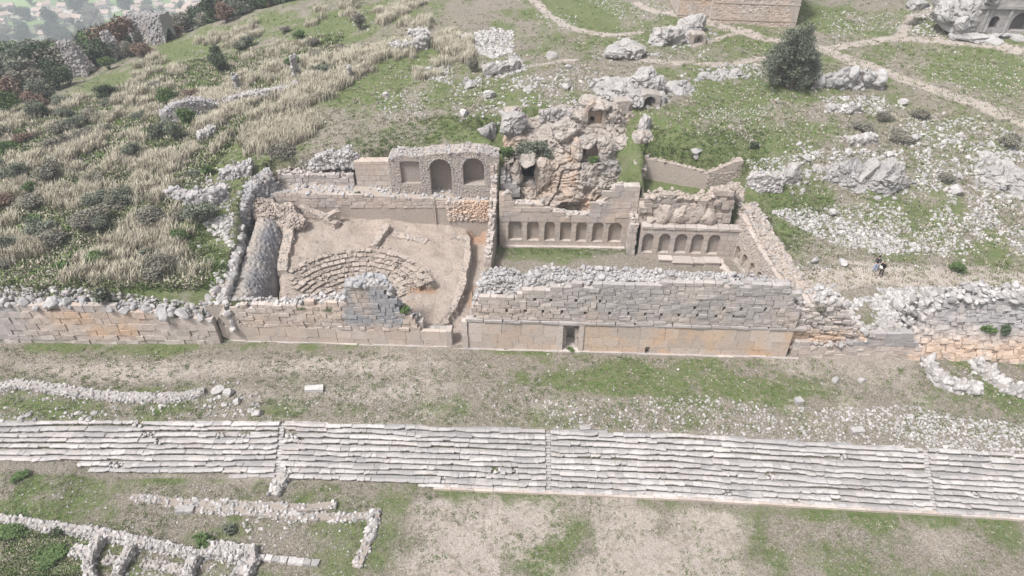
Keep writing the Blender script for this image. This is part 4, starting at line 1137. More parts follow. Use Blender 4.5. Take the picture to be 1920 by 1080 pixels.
for px, py, rx, ry, s in ((440, 270, 10, 4, .8), (560, 170, 9, 5, .6), (680, 130, 9, 6, .5), (620, 60, 9, 6, .4), (340, 100, 9, 5, .7), (330, 140, 8, 4, .5), (480, 150, 5, 3, .6), (860, 240, 6, 2, .6), (770, 180, 9, 4, .35), (960, 190, 6, 3, .5), (1350, 160, 7, 4, .6), (1480, 175, 8, 2.2, .9), (1330, 230, 8, 3, .5), (1750, 130, 12, 4, .7), (1600, 50, 7, 6, .5), (1230, 245, 4, 2, .7), (1500, 370, 4, 1.5, .5), (1600, 500, 6, 1, .2), (280, 505, 6, 2, .7), (300, 400, 7, 2, .45), (100, 400, 4, 1, .4), (990, 30, 10, 8, .25), (1700, 25, 6, 4, .3), (1300, 130, 6, 3, .4), (390, 320, 4, 1.5, .8)):
    green = np.clip(green + blob(X_, Y_, px, py, rx, ry, 0.8) * s * (0.6 + 0.7 * n_mid) * up_, 0, 1)
for pts, w in PATHS:
    t = track(X_, Y_, pts, w); dirt = np.maximum(dirt, t); green = green * (1 - t)
inth = in_poly(X_, Y_, TH_OUT)
green = np.where(inth, np.clip(n_mid - 0.25, 0, 1) * 0.5, green); dirt = np.where(inth, 0.85 + 0.15 * n_hi, dirt)
inh = in_poly(X_, Y_, HALL)
bk_ = sm(0.45, 0.75, (Y_ - yw_) / 16.5 + 0.1 * n_mid)
green = np.where(inh, np.clip(0.02 + 0.75 * sm(0.74, 0.95, (Y_ - yw_) / 16.5 + 0.12 * n_mid) * sm(12.5, 8, X_ + 5 * n_mid) + 0.5 * n_mid + 0.3 * n_hi, 0, 1), green); dirt = np.where(inh, np.clip(0.60 - 0.4 * bk_ + 0.4 * n_mid, 0, 1), dirt)
for px, py, s in ((790, 545, .8), (888, 455, .5), (880, 560, .5)):
    pass
rust = np.where(inth, 0.16 + 0.25 * np.clip(n_mid, 0, 1), 0.0)
for px, py, rx, ry, z in ((785, 548, 1.5, .6, 4.2), (898, 452, 1.2, 1.0, 3.4), (890, 560, .9, 1.6, 3.3)): rust = np.maximum(rust, blob(X_, Y_, px, py, rx, ry, 0.6, z))
far = sm(0.2, -0.2, seg_dist(X_, Y_, RIDGE, True) / 30)
slope_dark = np.zeros_like(X_)
gA, dA, rA = np.full(gx.shape, 0.45), np.zeros(gx.shape), np.zeros(gx.shape)
gA[near], dA[near], rA[near] = green, dirt, rust

def ground_mat():
    m, nt, b = mat('ground_cover'); N = NT(nt); p = N.pos()
    gr = N.attr('grey').outputs['Fac']; di = N.attr('tint').outputs['Fac']; ru = N.attr('orange').outputs['Fac']
    a = N.noise(p, 9, 6, 0.7); c2 = N.noise(p, 2.3, 5, 0.65); c3 = N.noise(p, 0.6, 4); fine = N.noise(p, 30, 3, 0.7)
    dry = N.mix(N.step(a, 0.3, 0.7), (0.13, 0.112, 0.088), (0.40, 0.36, 0.305))
    dry = N.mix(N.val('MULTIPLY', N.step(c2, 0.5, 0.7), 0.6), dry, (0.22, 0.20, 0.175))
    grn = N.mix(N.step(a, 0.3, 0.72), (0.055, 0.085, 0.028), (0.19, 0.25, 0.09))
    grn = N.mix(N.val('MULTIPLY', N.step(c2, 0.40, 0.62), 0.75), grn, (0.20, 0.20, 0.115))
    f = N.step(N.val('ADD', gr, N.val('ADD', N.val('MULTIPLY', N.val('SUBTRACT', c2, 0.5), 1.1), N.val('MULTIPLY', N.val('SUBTRACT', a, 0.5), 0.9))), 0.25, 0.75)
    col = N.mix(f, dry, grn)
    drt = N.mix(N.step(a, 0.25, 0.75), (0.30, 0.255, 0.22), (0.58, 0.52, 0.47))
    drt = N.mix(N.val('MULTIPLY', N.step(c3, 0.48, 0.66), 0.5), drt, (0.29, 0.25, 0.215))
    fd = N.step(N.val('ADD', di, N.val('ADD', N.val('MULTIPLY', N.val('SUBTRACT', c2, 0.5), 0.6), N.val('MULTIPLY', N.val('SUBTRACT', a, 0.5), 0.5))), 0.3, 0.75)
    col = N.mix(fd, col, drt)
    col = N.mix(N.val('MULTIPLY', ru, 0.8), col, (0.40, 0.235, 0.14))
    peb = N.step(fine, 0.66, 0.74)
    col = N.mix(N.val('MULTIPLY', peb, 0.5), col, (0.52, 0.50, 0.48))
    tf_ = N.noise(p, 4.6, 5, 0.75)
    col = N.mix(N.val('MULTIPLY', N.val('MULTIPLY', N.step(tf_, 0.53, 0.66), 0.6), N.val('SUBTRACT', 1.0, N.val('MULTIPLY', fd, 0.65))), col, (0.075, 0.075, 0.042))
    drk = N.step(fine, 0.36, 0.28)
    col = N.mix(N.val('MULTIPLY', drk, 0.35), col, (0.06, 0.06, 0.04))
    N.l(col, b.inputs['Base Color'])
    h = N.val('ADD', N.val('MULTIPLY', a, 0.8), N.val('MULTIPLY', c2, 0.9))
    N.bump(h, b, 1.0, 0.22)
    return m
M_GROUND = ground_mat()
gg = Geo()
nx, ny = len(GX), len(GY)
i_ = np.arange(nx * ny).reshape(ny, nx)
Fq = np.stack([i_[:-1, :-1], i_[:-1, 1:], i_[1:, 1:], i_[1:, :-1]], -1).reshape(-1, 4)
gg.add(np.stack([XX, YY, ZZ], -1).reshape(-1, 3), Fq, dA, gA, rA)
gg.top('ground', M_GROUND, 'grassy hillside and terraces around the ruins, worn to bare earth along footpaths', 'ground', kind='structure', smooth=True)
# ------------------------------------------------------------------ retaining walls either side of the buildings
def PY(px, py, Y):
    d = ray(px, py); return CAMP + (Y / d[1]) * d
WL = Wall(P(-320, 642, Zg), P(399, 645.5, Zg))
lp = WL.prof([(-320, 572), (0, 572), (60, 574), (120, 575), (200, 578), (260, 585), (330, 590), (375, 596), (398, 600)])
def stain_l(u, z):
    return np.clip(sm(6.3, 7.6, z) + 0.6 * sm(WL.uz(60, 600)[0] + 3, WL.uz(0, 600)[0] - 2, u), 0, 1) * 0.8, 0.85 * sm(WL.uz(30, 600)[0], WL.uz(160, 600)[0], u) * sm(WL.uz(325, 600)[0], WL.uz(240, 600)[0], u) * sm(3.3, 4.2, z)
g = Geo(); ashlar(g, WL, lp, Zg - 0.1, 0.62, (0.6, 1.4), 0.5, 0.028, [], (), stain_l, 0.018, 0.035, drop=0.012)
rw1 = g.top('retaining_wall', M_STONE, 'long orange stained ashlar retaining wall left of the theatre with a boulder strewn top', 'wall')
g = Geo(); core(g, WL, lp, Zg - 0.3, 0.42, 2.2, low=0.15)
We = Wall(WL.pt(WL.L, 0.02, 0), WL.pt(WL.L, 1.6, 0)); ashlar(g, We, np.array([(0, 7.2), (1.6, 7.2)]), Zg - 0.1, 0.62, (0.5, 0.9), 0.3, 0.03, [], (), None, 0.015, 0.02)
g.part('rubble_core', M_RUBBLE, rw1)
g = Geo(); top_stones(g, WL, lp, -0.1, 2.6, (0.2, 0.5), 3.2, -0.1, 0.5, 2, 0.12); top_stones(g, WL, lp, 0.2, 4.0, (0.1, 0.25), 6, 0.0, 0.3, 1, 0.12)
g.part('rubble_top', M_WHITE, rw1)
# right of the hall: low ashlar footing, torn masonry above it, then the leaning stretch
WR1 = Wall(P(1492, 670.5, Zg), P(1728, 672, Zg))
rp = WR1.prof([(1492, 642), (1530, 646), (1560, 648), (1590, 646), (1625, 640), (1632, 630), (1700, 625), (1712, 640), (1728, 652)])
g = Geo(); ashlar(g, WR1, rp, Zg - 0.1, 0.5, (0.6, 1.3), 0.6, 0.03, [], (), lambda u, z: (0.7 * sm(4.0, 4.6, z), 0.15 + 0 * u), 0.02, 0.03)
fo = g.top('footing_wall', M_STONE, 'low pale ashlar footing at the foot of the rubble slope right of the hall', 'wall')
g = Geo(); core(g, WR1, rp, Zg - 0.3, 0.5, 1.5); top_stones(g, WR1, rp, 0, 1.6, (0.12, 0.3), 6, -0.05, 0.3); g.part('rubble_core', M_RUBBLE, fo)
WR2 = Wall(P(1496, 645, 4.2), P(1632, 650, 4.2))
q = WR2.prof([(1496, 590), (1510, 575), (1530, 568), (1560, 566), (1585, 575), (1600, 600), (1620, 625), (1632, 636)])
g = Geo(); ashlar(g, WR2, q, 3.8, 0.34, (0.3, 0.75), 0.4, 0.05, [], (), lambda u, z: (0.25 * sm(5.5, 6.5, z), 0.75 * sm(6.3, 5.2, z)), 0.04, 0.09, drop=0.06)
core(g, WR2, q, 3.6, 0.35, 2.0, grey=0.2); tw = g.top('torn_wall', M_STONE, 'torn orange stained masonry stump beside the right end of the tall front wall', 'wall')
g = Geo(); top_stones(g, WR2, q, 0, 2.2, (0.14, 0.34), 7, -0.05, 0.1, 1, 0.15); g.part('rubble_top', M_WHITE, tw)
WR3 = Wall(P(1716, 674, Zg), P(2300, 692, Zg))
q3 = WR3.prof([(1716, 640), (1735, 615), (1760, 600), (1800, 588), (1860, 584), (1920, 582), (2300, 590)])
g = Geo()
o = ashlar(g, WR3, q3, Zg - 0.1, 0.4, (0.35, 0.85), 0.5, 0.035, [], (), lambda u, z: (0.75 * sm(5.2, 6.6, z), 0.6 * sm(5.6, 4.3, z)), 0.04, 0.08)
V = g.V[-1]; V += WR3.pt(0, 1, 0) * [1, 1, 0] * 0; V[:, :2] += (np.array(WR3.N) * 0.30)[None] * np.maximum(V[:, 2:3] - Zg, 0)   # the face leans back
lw_ = g.top('leaning_wall', M_STONE, 'orange stained retaining wall leaning back into the slope at the far right edge', 'wall')
g = Geo(); n = 46
for r_ in range(1):
    uu = np.linspace(0.1, WR3.L - 0.1, n); zz = np.linspace(Zg - 0.2, 1, 2)
    tp = np.interp(uu, q3[:, 0], q3[:, 1]) - 0.1
    gr = np.stack([WR3.pt(uu, 0.25 + 0.30 * (h * (tp - Zg)), Zg - 0.2 + h * (tp - Zg + 0.2)) for h in np.linspace(0, 1, 6)] + [WR3.pt(uu, 0.30 * (tp - Zg) + 1.6, tp - 1.4)])
    sheet(g, gr, 0.2, 0.3)
g.part('rubble_core', M_RUBBLE, lw_)
g = Geo(); q3b = q3.copy(); top_stones(g, WR3, q3b, 1.2, 3.6, (0.12, 0.34), 9, -0.05, 0.15, 1, 0.2); g.part('rubble_top', M_WHITE, lw_)

# ------------------------------------------------------------------ rock outcrops and rock-cut tombs
def tomb(parent, x0, x1, yt, yb, Y, margin=(0.5, 0.5, 0.5, 0.3), door=None, arch=True, depth=0.9, orange=0.3, name='tomb_front', matl=None, thick=1.6, dy=0.0):
    """a squared tomb front let into the rock, with a recess and a small dark doorway"""
    a, b = PY(x0, yb, Y), PY(x1, yb, Y)
    W = Wall(a[:2], (b[0], a[1] + dy)); zb = W.uz((x0 + x1) / 2, yb)[1]; zt = W.uz((x0 + x1) / 2, yt)[1]
    w = W.L; g = Geo(); bk = []
    W.A = W.A - W.U * margin[0]; W.L += margin[0] + margin[1]
    uc = margin[0] + w / 2
    zs = zt - w / 2 if arch else zt - 0.12
    pr = np.array([(0, zt + margin[2] * 0.5), (W.L * 0.3, zt + margin[2]), (W.L * 0.7, zt + margin[2] * 0.9), (W.L, zt + margin[2] * 0.4)])
    Ro = w / 2 + min(margin[0], margin[1]); ua_ = np.linspace(0, W.L, 15)
    if arch: pr = np.stack([ua_, zs + np.sqrt(np.maximum(0, Ro ** 2 - (ua_ - uc) ** 2)) * 1.05 + 0.12 * np.sin(ua_ * 9)], -1)
    if arch: arch_wall(g, [], W, 0, W.L, zb - margin[3], pr, [(uc, w, zb, zs)], depth, thick, 0.3, 0.25, orange * 0.4)
    else:
        arch_wall(g, [], W, 0, W.L, zb - margin[3], pr, [(uc, w * 0.999, zb, zt - w * 0.4)], depth, thick, 0.3, 0.25, orange * 0.4)
    tf_ = g.part(name, matl or M_CLIFF, parent)
    # back of the recess, pierced by the doorway
    WB_ = Wall(W.pt(uc - w / 2 - 0.05, depth, 0), W.pt(uc + w / 2 + 0.05, depth, 0)); g = Geo(); bk = []
    if door:
        da, dt = WB_.uz(door[0], door[1]); db, dbm = WB_.uz(door[2], door[3])
        dw = max(db - da, 0.3); dc = (da + db) / 2
        arch_wall(g, bk, WB_, 0, WB_.L, zb - 0.1, np.array([(0, zt + 0.2), (WB_.L, zt + 0.2)]), [(dc, dw, max(dbm, zb + 0.02), dt - dw * 0.5)], 0.7, 0.75, 0.4, 0.1, orange)
    else:
        arch_wall(g, bk, WB_, 0, WB_.L, zb - 0.1, np.array([(0, zt + 0.2), (WB_.L, zt + 0.2)]), [], 0.5, 0.3, 0.4, 0.1, orange)
    rp_ = g.part('recess', M_EARTHW if door else M_DARK, tf_)
    for x in bk: 
        o = x.part('doorway', M_DARK, tf_)
    return tf_
cliff = thing('rock_outcrop', 'big weathered rock outcrop with orange streaks and rock cut tombs above the niche wall', 'rock outcrop', P(1090, 395, 6.0))
CL = np.array([(925, 412, 62.6), (1060, 412, 62.2), (1225, 412, 62.6), (925, 372, 64.6), (985, 372, 63.6), (1045, 376, 62.9), (1100, 372, 62.5), (1150, 372, 63.0), (1225, 372, 64.4), (925, 330, 66.4), (960, 330, 65.2), (1000, 330, 65.9), (1050, 325, 64.6), (1100, 330, 63.9), (1150, 330, 64.6), (1190, 330, 65.3), (1225, 330, 66.4),
               (925, 290, 68.6), (960, 285, 67.6), (1010, 285, 67.3), (1050, 285, 66.5), (1100, 290, 66.0), (1150, 288, 66.2), (1190, 288, 67.2), (1225, 288, 68.2), (925, 255, 69.6), (960, 255, 68.4), (1010, 252, 68.4), (1060, 250, 68.6), (1100, 250, 68.5), (1150, 250, 68.4), (1200, 250, 68.6), (1225, 250, 70),
               (925, 225, 71), (960, 218, 70.6), (1010, 215, 70.6), (1060, 215, 70.4), (1110, 215, 70.6), (1150, 218, 70.4), (1200, 218, 71.2), (1225, 215, 72), (925, 188, 73.5), (1010, 188, 73.2), (1110, 188, 72.6), (1225, 188, 74)], float)
CLc = rbf_fit(CL[:, :2] / 40, CL[:, 2])
cpx, cpy = np.meshgrid(np.arange(925, 1226, 1.6), np.arange(412, 187, -1.6))
Yc = rbf_eval(CL[:, :2] / 40, CLc, cpx / 40, cpy / 40)
dd_ = ray(cpx, cpy); base_ = CAMP + (Yc / dd_[..., 1])[..., None] * dd_
q_ = base_ * [1, 1, 1.2]
lo_ = fbm3(q_ * 0.30, 4, 301); rg = 1 - 2 * np.abs(fbm3(q_ * 0.34 + 3, 4, 302)); ck = np.exp(-(fbm3(q_ * [0.30, 0.30, 0.22] + 11, 4, 303) / 0.035) ** 2); fi = fbm3(q_ * 2.4, 5, 304)
blk = np.round(fbm3(q_ * 0.42 + 20, 2, 305) * 5) / 5
edge = np.minimum(np.minimum((cpx - 925) / 22, (1225 - cpx) / 22), (cpy - 187) / 14); edge = np.clip(edge, 0, 1)
Yd = Yc - (1.5 * lo_ + 0.7 * rg + 1.1 * blk) * edge + 0.55 * ck - 0.42 * fi + 2.2 * (1 - edge)
for x0, x1, y0, y1 in ((1097, 1132, 195, 240), (1081, 1126, 268, 301), (1170, 1197, 272, 291), (968, 1013, 302, 346)):
    ins = sm(5, 0, np.maximum(np.maximum(x0 - cpx, cpx - x1), np.maximum(y0 - cpy, cpy - y1))); Yd = Yd + ins * (np.maximum(Yc, Yd) + 1.8 - Yd)
cliff_pts = CAMP + (Yd / dd_[..., 1])[..., None] * dd_
gs_ = lambda a_, b_, w_, h_: np.exp(-((cpx - a_) / w_) ** 2 - ((cpy - b_) / h_) ** 2)
org = 0.10 + 0.80 * np.exp(-((cpx - 1072 + (cpy - 330) * 0.12) / 13) ** 2) * sm(250, 275, cpy) + 0.9 * gs_(1112, 384, 42, 16) + 0.9 * gs_(925, 270, 34, 16) + 0.5 * gs_(1000, 262, 26, 14) + 0.4 * gs_(1020, 350, 40, 40)
gy_ = 0.15 + 0.7 * gs_(1165, 320, 34, 26) + 0.5 * gs_(1040, 240, 60, 18) + 0.3 * lo_
g = Geo(); sheet(g, cliff_pts, np.clip(gy_, 0, 1), np.clip(org, 0, 1), np.clip(0.5 + 0.7 * fbm3(q_ * 0.8, 4, 306), 0, 1))
g.part('rock_face', M_CLIFF, cliff)
g = Geo()
for px, py, Y, rx, ry, rz, og, s in ((1086, 226, 69.6, 1.0, 1.0, 1.9, .05, 16), (1146, 226, 69.8, 1.2, 1.1, 1.8, .0, 17), (1116, 194, 70.2, 1.9, 1.2, .7, .0, 18), (1118, 246, 68.8, 2.0, .8, .5, .0, 19), (1060, 255, 67.6, 1.6, 1.2, 1.6, 0, 20), (1080, 283, 65.4, .7, .8, 1.3, .6, 21), (1130, 280, 65.6, .9, .9, 1.2, 0, 22), (1105, 264, 65.9, 1.8, .9, .5, 0, 23), (966, 325, 64.3, .7, .7, 1.6, .2, 24), (1018, 325, 64.2, .8, .8, 1.7, .3, 25), (990, 300, 64.6, 1.6, .8, .6, .1, 26), (1030, 262, 67.4, 1.5, 1.2, 1.4, 0, 27), (1205, 300, 66.5, 1.1, 1.4, 1.8, 0, 28), (1168, 268, 67.2, 1.0, 1.0, .8, 0, 29), (1200, 278, 67.4, .8, .9, 1.0, 0, 30), (1196, 318, 63.6, .9, .8, 1.2, 0, 31), (1205, 262, 66.6, 1.1, 1.0, 1.0, 0, 32)):
    rock(g, PY(px, py, Y), (rx, ry, rz), 0.3 * s, s, 4, 0.5, 1.1, 5, 0.2, og)
cliff_body = g.part('rock_lumps', M_CLIFF, cliff)
tomb(cliff, 1101, 1128, 199, 236, 68.9, (0.35, 0.4, 0.4, 0.5), (1106, 218, 1114, 234), True, 0.9, 0.9)
tomb(cliff, 1085, 1122, 272, 297, 65.6, (0.4, 0.5, 0.3, 0.4), (1091, 278, 1097, 295), False, 0.8, 0.45)
tomb(cliff, 1173, 1194, 276, 288, 67.4, (0.4, 0.4, 0.3, 0.3), None, False, 0.9, 0.1)
tomb(cliff, 972, 1010, 306, 343, 64.3, (0.5, 0.4, 0.6, 1.2), None, True, 1.6, 0.4, matl=M_MORTAR)
# masonry patches on the outcrop
g1, g2 = Geo(), Geo()
rubble_wall(g1, g2, [(*PY(x, y, Yq)[:2], PY(x, y, Yq)[2] - 2.4, PY(x, y, Yq)[2]) for x, y, Yq in ((1012, 208, 70.0), (1050, 205, 70.1), (1090, 207, 69.9))], 1.0, (0.12, 0.24), 14, lump=0.12, grey=0.2)
dw_ = g1.top('dry_stone_wall', M_RUBBLE, 'short dry stone wall closing the gap left of the arched cliff tomb', 'wall'); g2.part('rubble_facing', M_RUBBLE, dw_)
g = Geo()
for px, py, Y, sx, sz, s in ((868, 268, 68.5, 1.3, 1.2, 1), (890, 262, 68.8, 1.5, 1.5, 2), (908, 255, 69, 1.2, 1.3, 3), (918, 246, 69.5, 1.0, 1.1, 4)):
    rock(g, PY(px, py, Y), (sx, 0.9, sz), 0.1 * s, 200 + s, 3, 0.15, 0.8, 12, 0.5, 0.1)
g.top('block_wall', M_ROCK, 'stretch of big weathered blocks climbing from the arched wall to the cliff', 'wall')
W = Wall(PY(940, 385, 62.6)[:2], PY(975, 385, 62.6)[:2]); pz = W.prof([(938, 320), (950, 330), (958, 342), (975, 362)])
g = Geo(); ashlar(g, W, pz, 8.0, 0.45, (0.5, 1.0), 0.5, 0.04, [], (), lambda u, z: (0.5 + 0 * u, 0 * u), 0.03, 0.06); core(g, W, pz, 8, 0.3, 1.4)
g.part('masonry_patch', M_RUBBLE, cliff)

ROCKS = [  # name, label, material, lumps (px, py, Y, rx, ry, rz)
    ('boulder', 'large smooth grey boulder perched left on the cliff top above the arched wall', [(958, 228, 68.6, 2.0, 1.5, 1.7)]),
    ('rock_outcrop', 'pair of big grey boulders beside the stone tower, one cut with a small black doorway', [(1297, 58, 92, 2.6, 2.4, 2.6), (1305, 76, 90, 2.0, 1.4, 1.6), (1250, 72, 88.4, 3.0, 2.0, 2.3)]),
    ('boulder', 'long low grey boulder left of the boulders beside the stone tower', [(1178, 96, 84, 3.3, 1.8, 1.6)]),
    ('rock_outcrop', 'rock knoll with a square black tomb opening, upslope right of the arched cliff tomb', [(1160, 168, 74.5, 3.0, 2.2, 1.6), (1212, 158, 74.6, 2.2, 2.0, 2.2), (1135, 154, 76, 2.2, 1.6, 1.1), (1190, 180, 73.0, 3.2, 1.6, 1.6), (1232, 188, 72.4, 1.2, 1.2, 1.5)]),
    ('boulder', 'single grey boulder on the grass just right of the rock knoll', [(1274, 164, 75.4, 1.7, 1.4, 1.4)]),
    ('rock_ledge', 'low broken rock ledge on the grass left of the large tree', [(1318, 143, 78.8, 2.0, 1.0, .8), (1345, 139, 79.2, 2.0, 1.0, .8), (1378, 138, 79.4, 1.5, .9, .7)]),
    ('rock_slab', 'upright pointed rock slab standing in grass right of the cliff', [(1207, 235, 67.4, .9, .7, 2.0)]),
    ('boulder', 'rounded grey boulder in the broken wall right of the hall', [(1484, 330, 62, 1.5, 1.3, 1.7)]),
    ('rock_outcrop', 'broad cracked pale rock outcrop on the slope above the two people', [(1590, 330, 62.2, 2.6, 1.8, 2.3), (1655, 333, 62.0, 2.6, 1.7, 2.4), (1622, 325, 62.8, 1.9, 1.7, 2.1), (1558, 322, 63.2, 1.5, 1.3, 1.5), (1688, 345, 62, 1.3, 1.2, 1.9)]),
    ('rock_outcrop', 'jagged rock pile between the hall corner and the cracked outcrop', [(1500, 300, 65.5, 1.4, 1.2, 1.5), (1530, 318, 64, 1.3, 1.2, 1.2), (1512, 330, 63.2, 1.2, 1.0, 1.1), (1440, 345, 62.5, 1.8, .9, .9)]),
    ('rock_outcrop', 'pale rock at the right edge half buried in the stone scree', [(1880, 330, 63, 2.6, 2.0, 1.6), (1915, 345, 62, 2.2, 2.0, 1.8), (1850, 300, 66, 2.0, 1.4, 1.2)]),
    ('rock_crag', 'low grey crag with stones on the slope behind the cliff', [(975, 175, 75.5, 1.7, 1.3, 1.2), (985, 160, 77, 1.4, 1.2, 1.1), (992, 175, 75, 1.0, .9, 1.3)]),
    ('rock_crag', 'ragged pale rock bank below the stone heap on the upper slope', [(920, 130, 80, 1.5, 1.2, 1.1), (945, 125, 80.5, 1.4, 1.0, 1.2), (962, 120, 81, 1.2, 1.0, 1.0), (885, 158, 77.5, 1.6, .8, .7), (875, 150, 78, .7, .6, 1.0)]),
]
g_foot = Geo()
for i, (nm, lb, L) in enumerate(ROCKS):
    g = Geo()
    for j, (px, py, Y, rx, ry, rz) in enumerate(L): 
        rock(g, PY(px, py + 3, Y), (rx * .88, ry * .88, rz * .86), 0.4 * j, 300 + 10 * i + j, 5 if rx > 1.6 else 4, 0.40, 0.8, 9, 0.2, 0.10)
        if rx > 1.1:
            n = int(10 * rx); c_ = PY(px, py, Y); a_ = rng.uniform(0, 6.28, n); q_ = np.stack([c_[0] + np.cos(a_) * rx * rng.uniform(0.8, 1.3, n), c_[1] + np.sin(a_) * ry * rng.uniform(0.8, 1.4, n), 0 * a_], -1); q_[:, 2] = H(q_[:, 0], q_[:, 1])
            stones(g_foot, q_, rng.uniform(0.1, 0.38, n) * rng.uniform(0.5, 1, n), 1, sink=0.5, grey=0.2)
    o = g.top(nm, M_ROCK, lb, 'rock')
    if 'beside the stone tower, one' in lb: tomb(o, 1300, 1318, 68, 82, 87.9, (0.3, 0.3, 0.3, 0.2), (1307, 71, 1313, 81), False, 0.5, 0.1)
    if 'rock knoll with' in lb:
        tomb(o, 1207, 1228, 183, 202, 71.2, (0.5, 0.5, 0.4, 0.3), None, False, 1.0, 0.1)
        tomb(o, 1178, 1197, 196, 211, 70.9, (1.6, 0.3, 0.4, 0.2), (1183, 203, 1189, 211), False, 0.25, 0.1)
g_foot.top('fallen_rubble', M_ROCK, 'grey broken stones fallen about the feet of the rock outcrops', 'rubble', kind='stuff')
# table stone by the plastered wall
p = G(np.array([1304]), np.array([297]))[0]
g = Geo(); rock(g, p + [0, 0, 0.85], (0.75, 0.6, 0.26), 0.2, 401, 3, 0.12, 1, 14, 0.2); rock(g, p + [0, 0, 0.3], (0.38, 0.35, 0.5), 0, 402, 2, 0.1, 1, 9, 0.4)
g.top('table_stone', M_ROCK, 'flat stone slab resting on a short stump above the plastered wall', 'stone')
# rock necropolis at the top right
nec = thing('tomb_cliff', 'rock cliff with a carved tomb front of three openings at the top right corner', 'tomb cliff', PY(1860, 78, 86.8))
g = Geo()
for s, (px, py, Y, rx, ry, rz) in enumerate([(1800, 28, 98, 2.6, 2.6, 3.2), (1825, 8, 101, 3.2, 2.5, 3.0), (1775, 22, 98, 2.0, 1.6, 1.6), (1765, 8, 101, 2.6, 1.6, 1.2), (1858, 76, 94.9, 2.6, 1.0, .7), (1905, 78, 94.7, 2.4, 1.1, .9), (1822, 72, 95.5, 1.6, 1.1, .7), (1720, 10, 101, 2.6, 1.2, .9), (1890, -45, 101, 8, 3.5, 4), (1985, 30, 98, 3, 4, 6), (1802, 50, 96, 1.2, 1.2, 1.4)]):
    rock(g, PY(px, py, Y - 7.6), (rx * .92, ry * .92, rz * .92), 0.5 * s, 500 + s, 4, 0.3, 0.5, 12, 0.15)
g.part('rock_body', M_ROCK, nec)
A_ = PY(1808, 62, 88.9); B_ = PY(1975, 68, 88.2)
W = Wall(A_[:2], B_[:2]); zb = W.uz(1860, 60)[1]; zt = W.uz(1860, 6)[1]
ar = []
for x0, x1, yt, yb in ((1818, 1834, 29, 48), (1851, 1868, 31, 53), (1873, 1878, 33, 51), (1889, 1924, 33, 58), (1868, 1873, -2, 4), (1880, 1885, -2, 4), (1857, 1864, 15, 25)):
    a, _ = W.uz(x0, yb); b, _ = W.uz(x1, yb); z1 = W.uz((x0 + x1) / 2, yt)[1]; z0_ = W.uz((x0 + x1) / 2, yb)[1]
    if b - a < 0.05: continue
    ar.append(((a + b) / 2, b - a, z0_, z1 - min(0.5, (b - a) / 2)))
ar = [(c, w, zb_, zs) for c, w, zb_, zs in ar]
g = Geo(); bk = []
arch_wall(g, bk, W, 0, W.L, zb - 0.6, np.array([(0, zt - 1), (1, zt + 1), (2, zt + 2.2), (W.L * .4, zt + 5.0), (W.L, zt + 6.5)]), [x for x in ar if x[2] < zb + 4 and x[1] > 0.6], 1.4, 2.0, 0.4, 0.35, 0.2)
tf2 = g.part('tomb_front', M_ROCK, nec)
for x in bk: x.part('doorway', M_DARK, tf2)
g = Geo()
for px in (1812, 1840, 1847, 1884): 
    u = W.uz(px, 50)[0]; boxes(g, W, u - 0.16, u + 0.16, -0.22, 0.0, zb, zt - 0.6, 0.03, 0.2)
boxes(g, W, 0, W.L, -0.35, 0.0, zt - 0.6, zt - 0.25, 0.03, 0.2)
g.part('pilaster', M_ROCK, tf2)
g = Geo(); rock(g, PY(1870, 70, 87.9), (5.2, 1.0, .45), 0, 520, 5, .35, .9, 8, .1); rock(g, PY(1800, 66, 88.6), (1.3, 1.0, .8), 0, 521, 4, .35, .9, 8, .1); g.part('rock_step', M_ROCK, nec)

# ------------------------------------------------------------------ restored stone tower at the top edge
tow = thing('stone_tower', 'square tower of small honey coloured stones with thin string courses at the top edge', 'tower', PY(1410, 44, 97))
def tower_face(A, B, h, name, par, og):
    W = Wall(A, B); g = Geo(); pr = np.array([(0, h[1]), (W.L, h[1])])
    ashlar(g, W, pr, h[0], 0.30, (0.25, 0.55), 0.3, 0.03, [], (), lambda u, z: (0.05 + 0 * u, og + 0 * u), 0.02, 0.02)
    boxes(g, W, 0, W.L, 0.06, 0.8, h[0], h[1] - 0.05)
    o = g.part(name, M_STONE, par)
    g = Geo()
    for q_ in (0.95, 3.1, 5.3, 7.5): boxes(g, W, -0.05, W.L + 0.05, -0.07, 0.0, h[0] + q_, h[0] + q_ + 0.13, 0.005, 0.1, 0.3)
    g.part('string_course', M_EARTHW, o)
zt0 = 15.2
a = PY(1332, 40, 96.5); b = PY(1492, 47, 95.0); bk_ = np.array([0.35, 9.5, 0])
tower_face(a[:2], b[:2], (min(a[2], b[2]) - 0.6, 25), 'wall', tow, 0.35)
tower_face(b[:2], (b + bk_)[:2], (b[2] - 0.6, 25), 'wall', tow, 0.15)
tower_face((a + bk_)[:2], a[:2], (a[2] - 0.6, 25), 'wall', tow, 0.15)
a2 = PY(1270, 30, 98.5); b2 = PY(1334, 33, 98.0)
tower_face(a2[:2], b2[:2], (a2[2] - 0.8, 23.5), 'wall', tow, 0.6)
tower_face((a2 + bk_)[:2], a2[:2], (a2[2] - 0.8, 23.5), 'wall', tow, 0.1)
W = Wall(a[:2], b[:2]); g = Geo(); boxes(g, W, 0.2, W.L - 0.2, 0.4, 9.0, 24.3, 24.7); g.part('roof', M_EARTHW, tow)

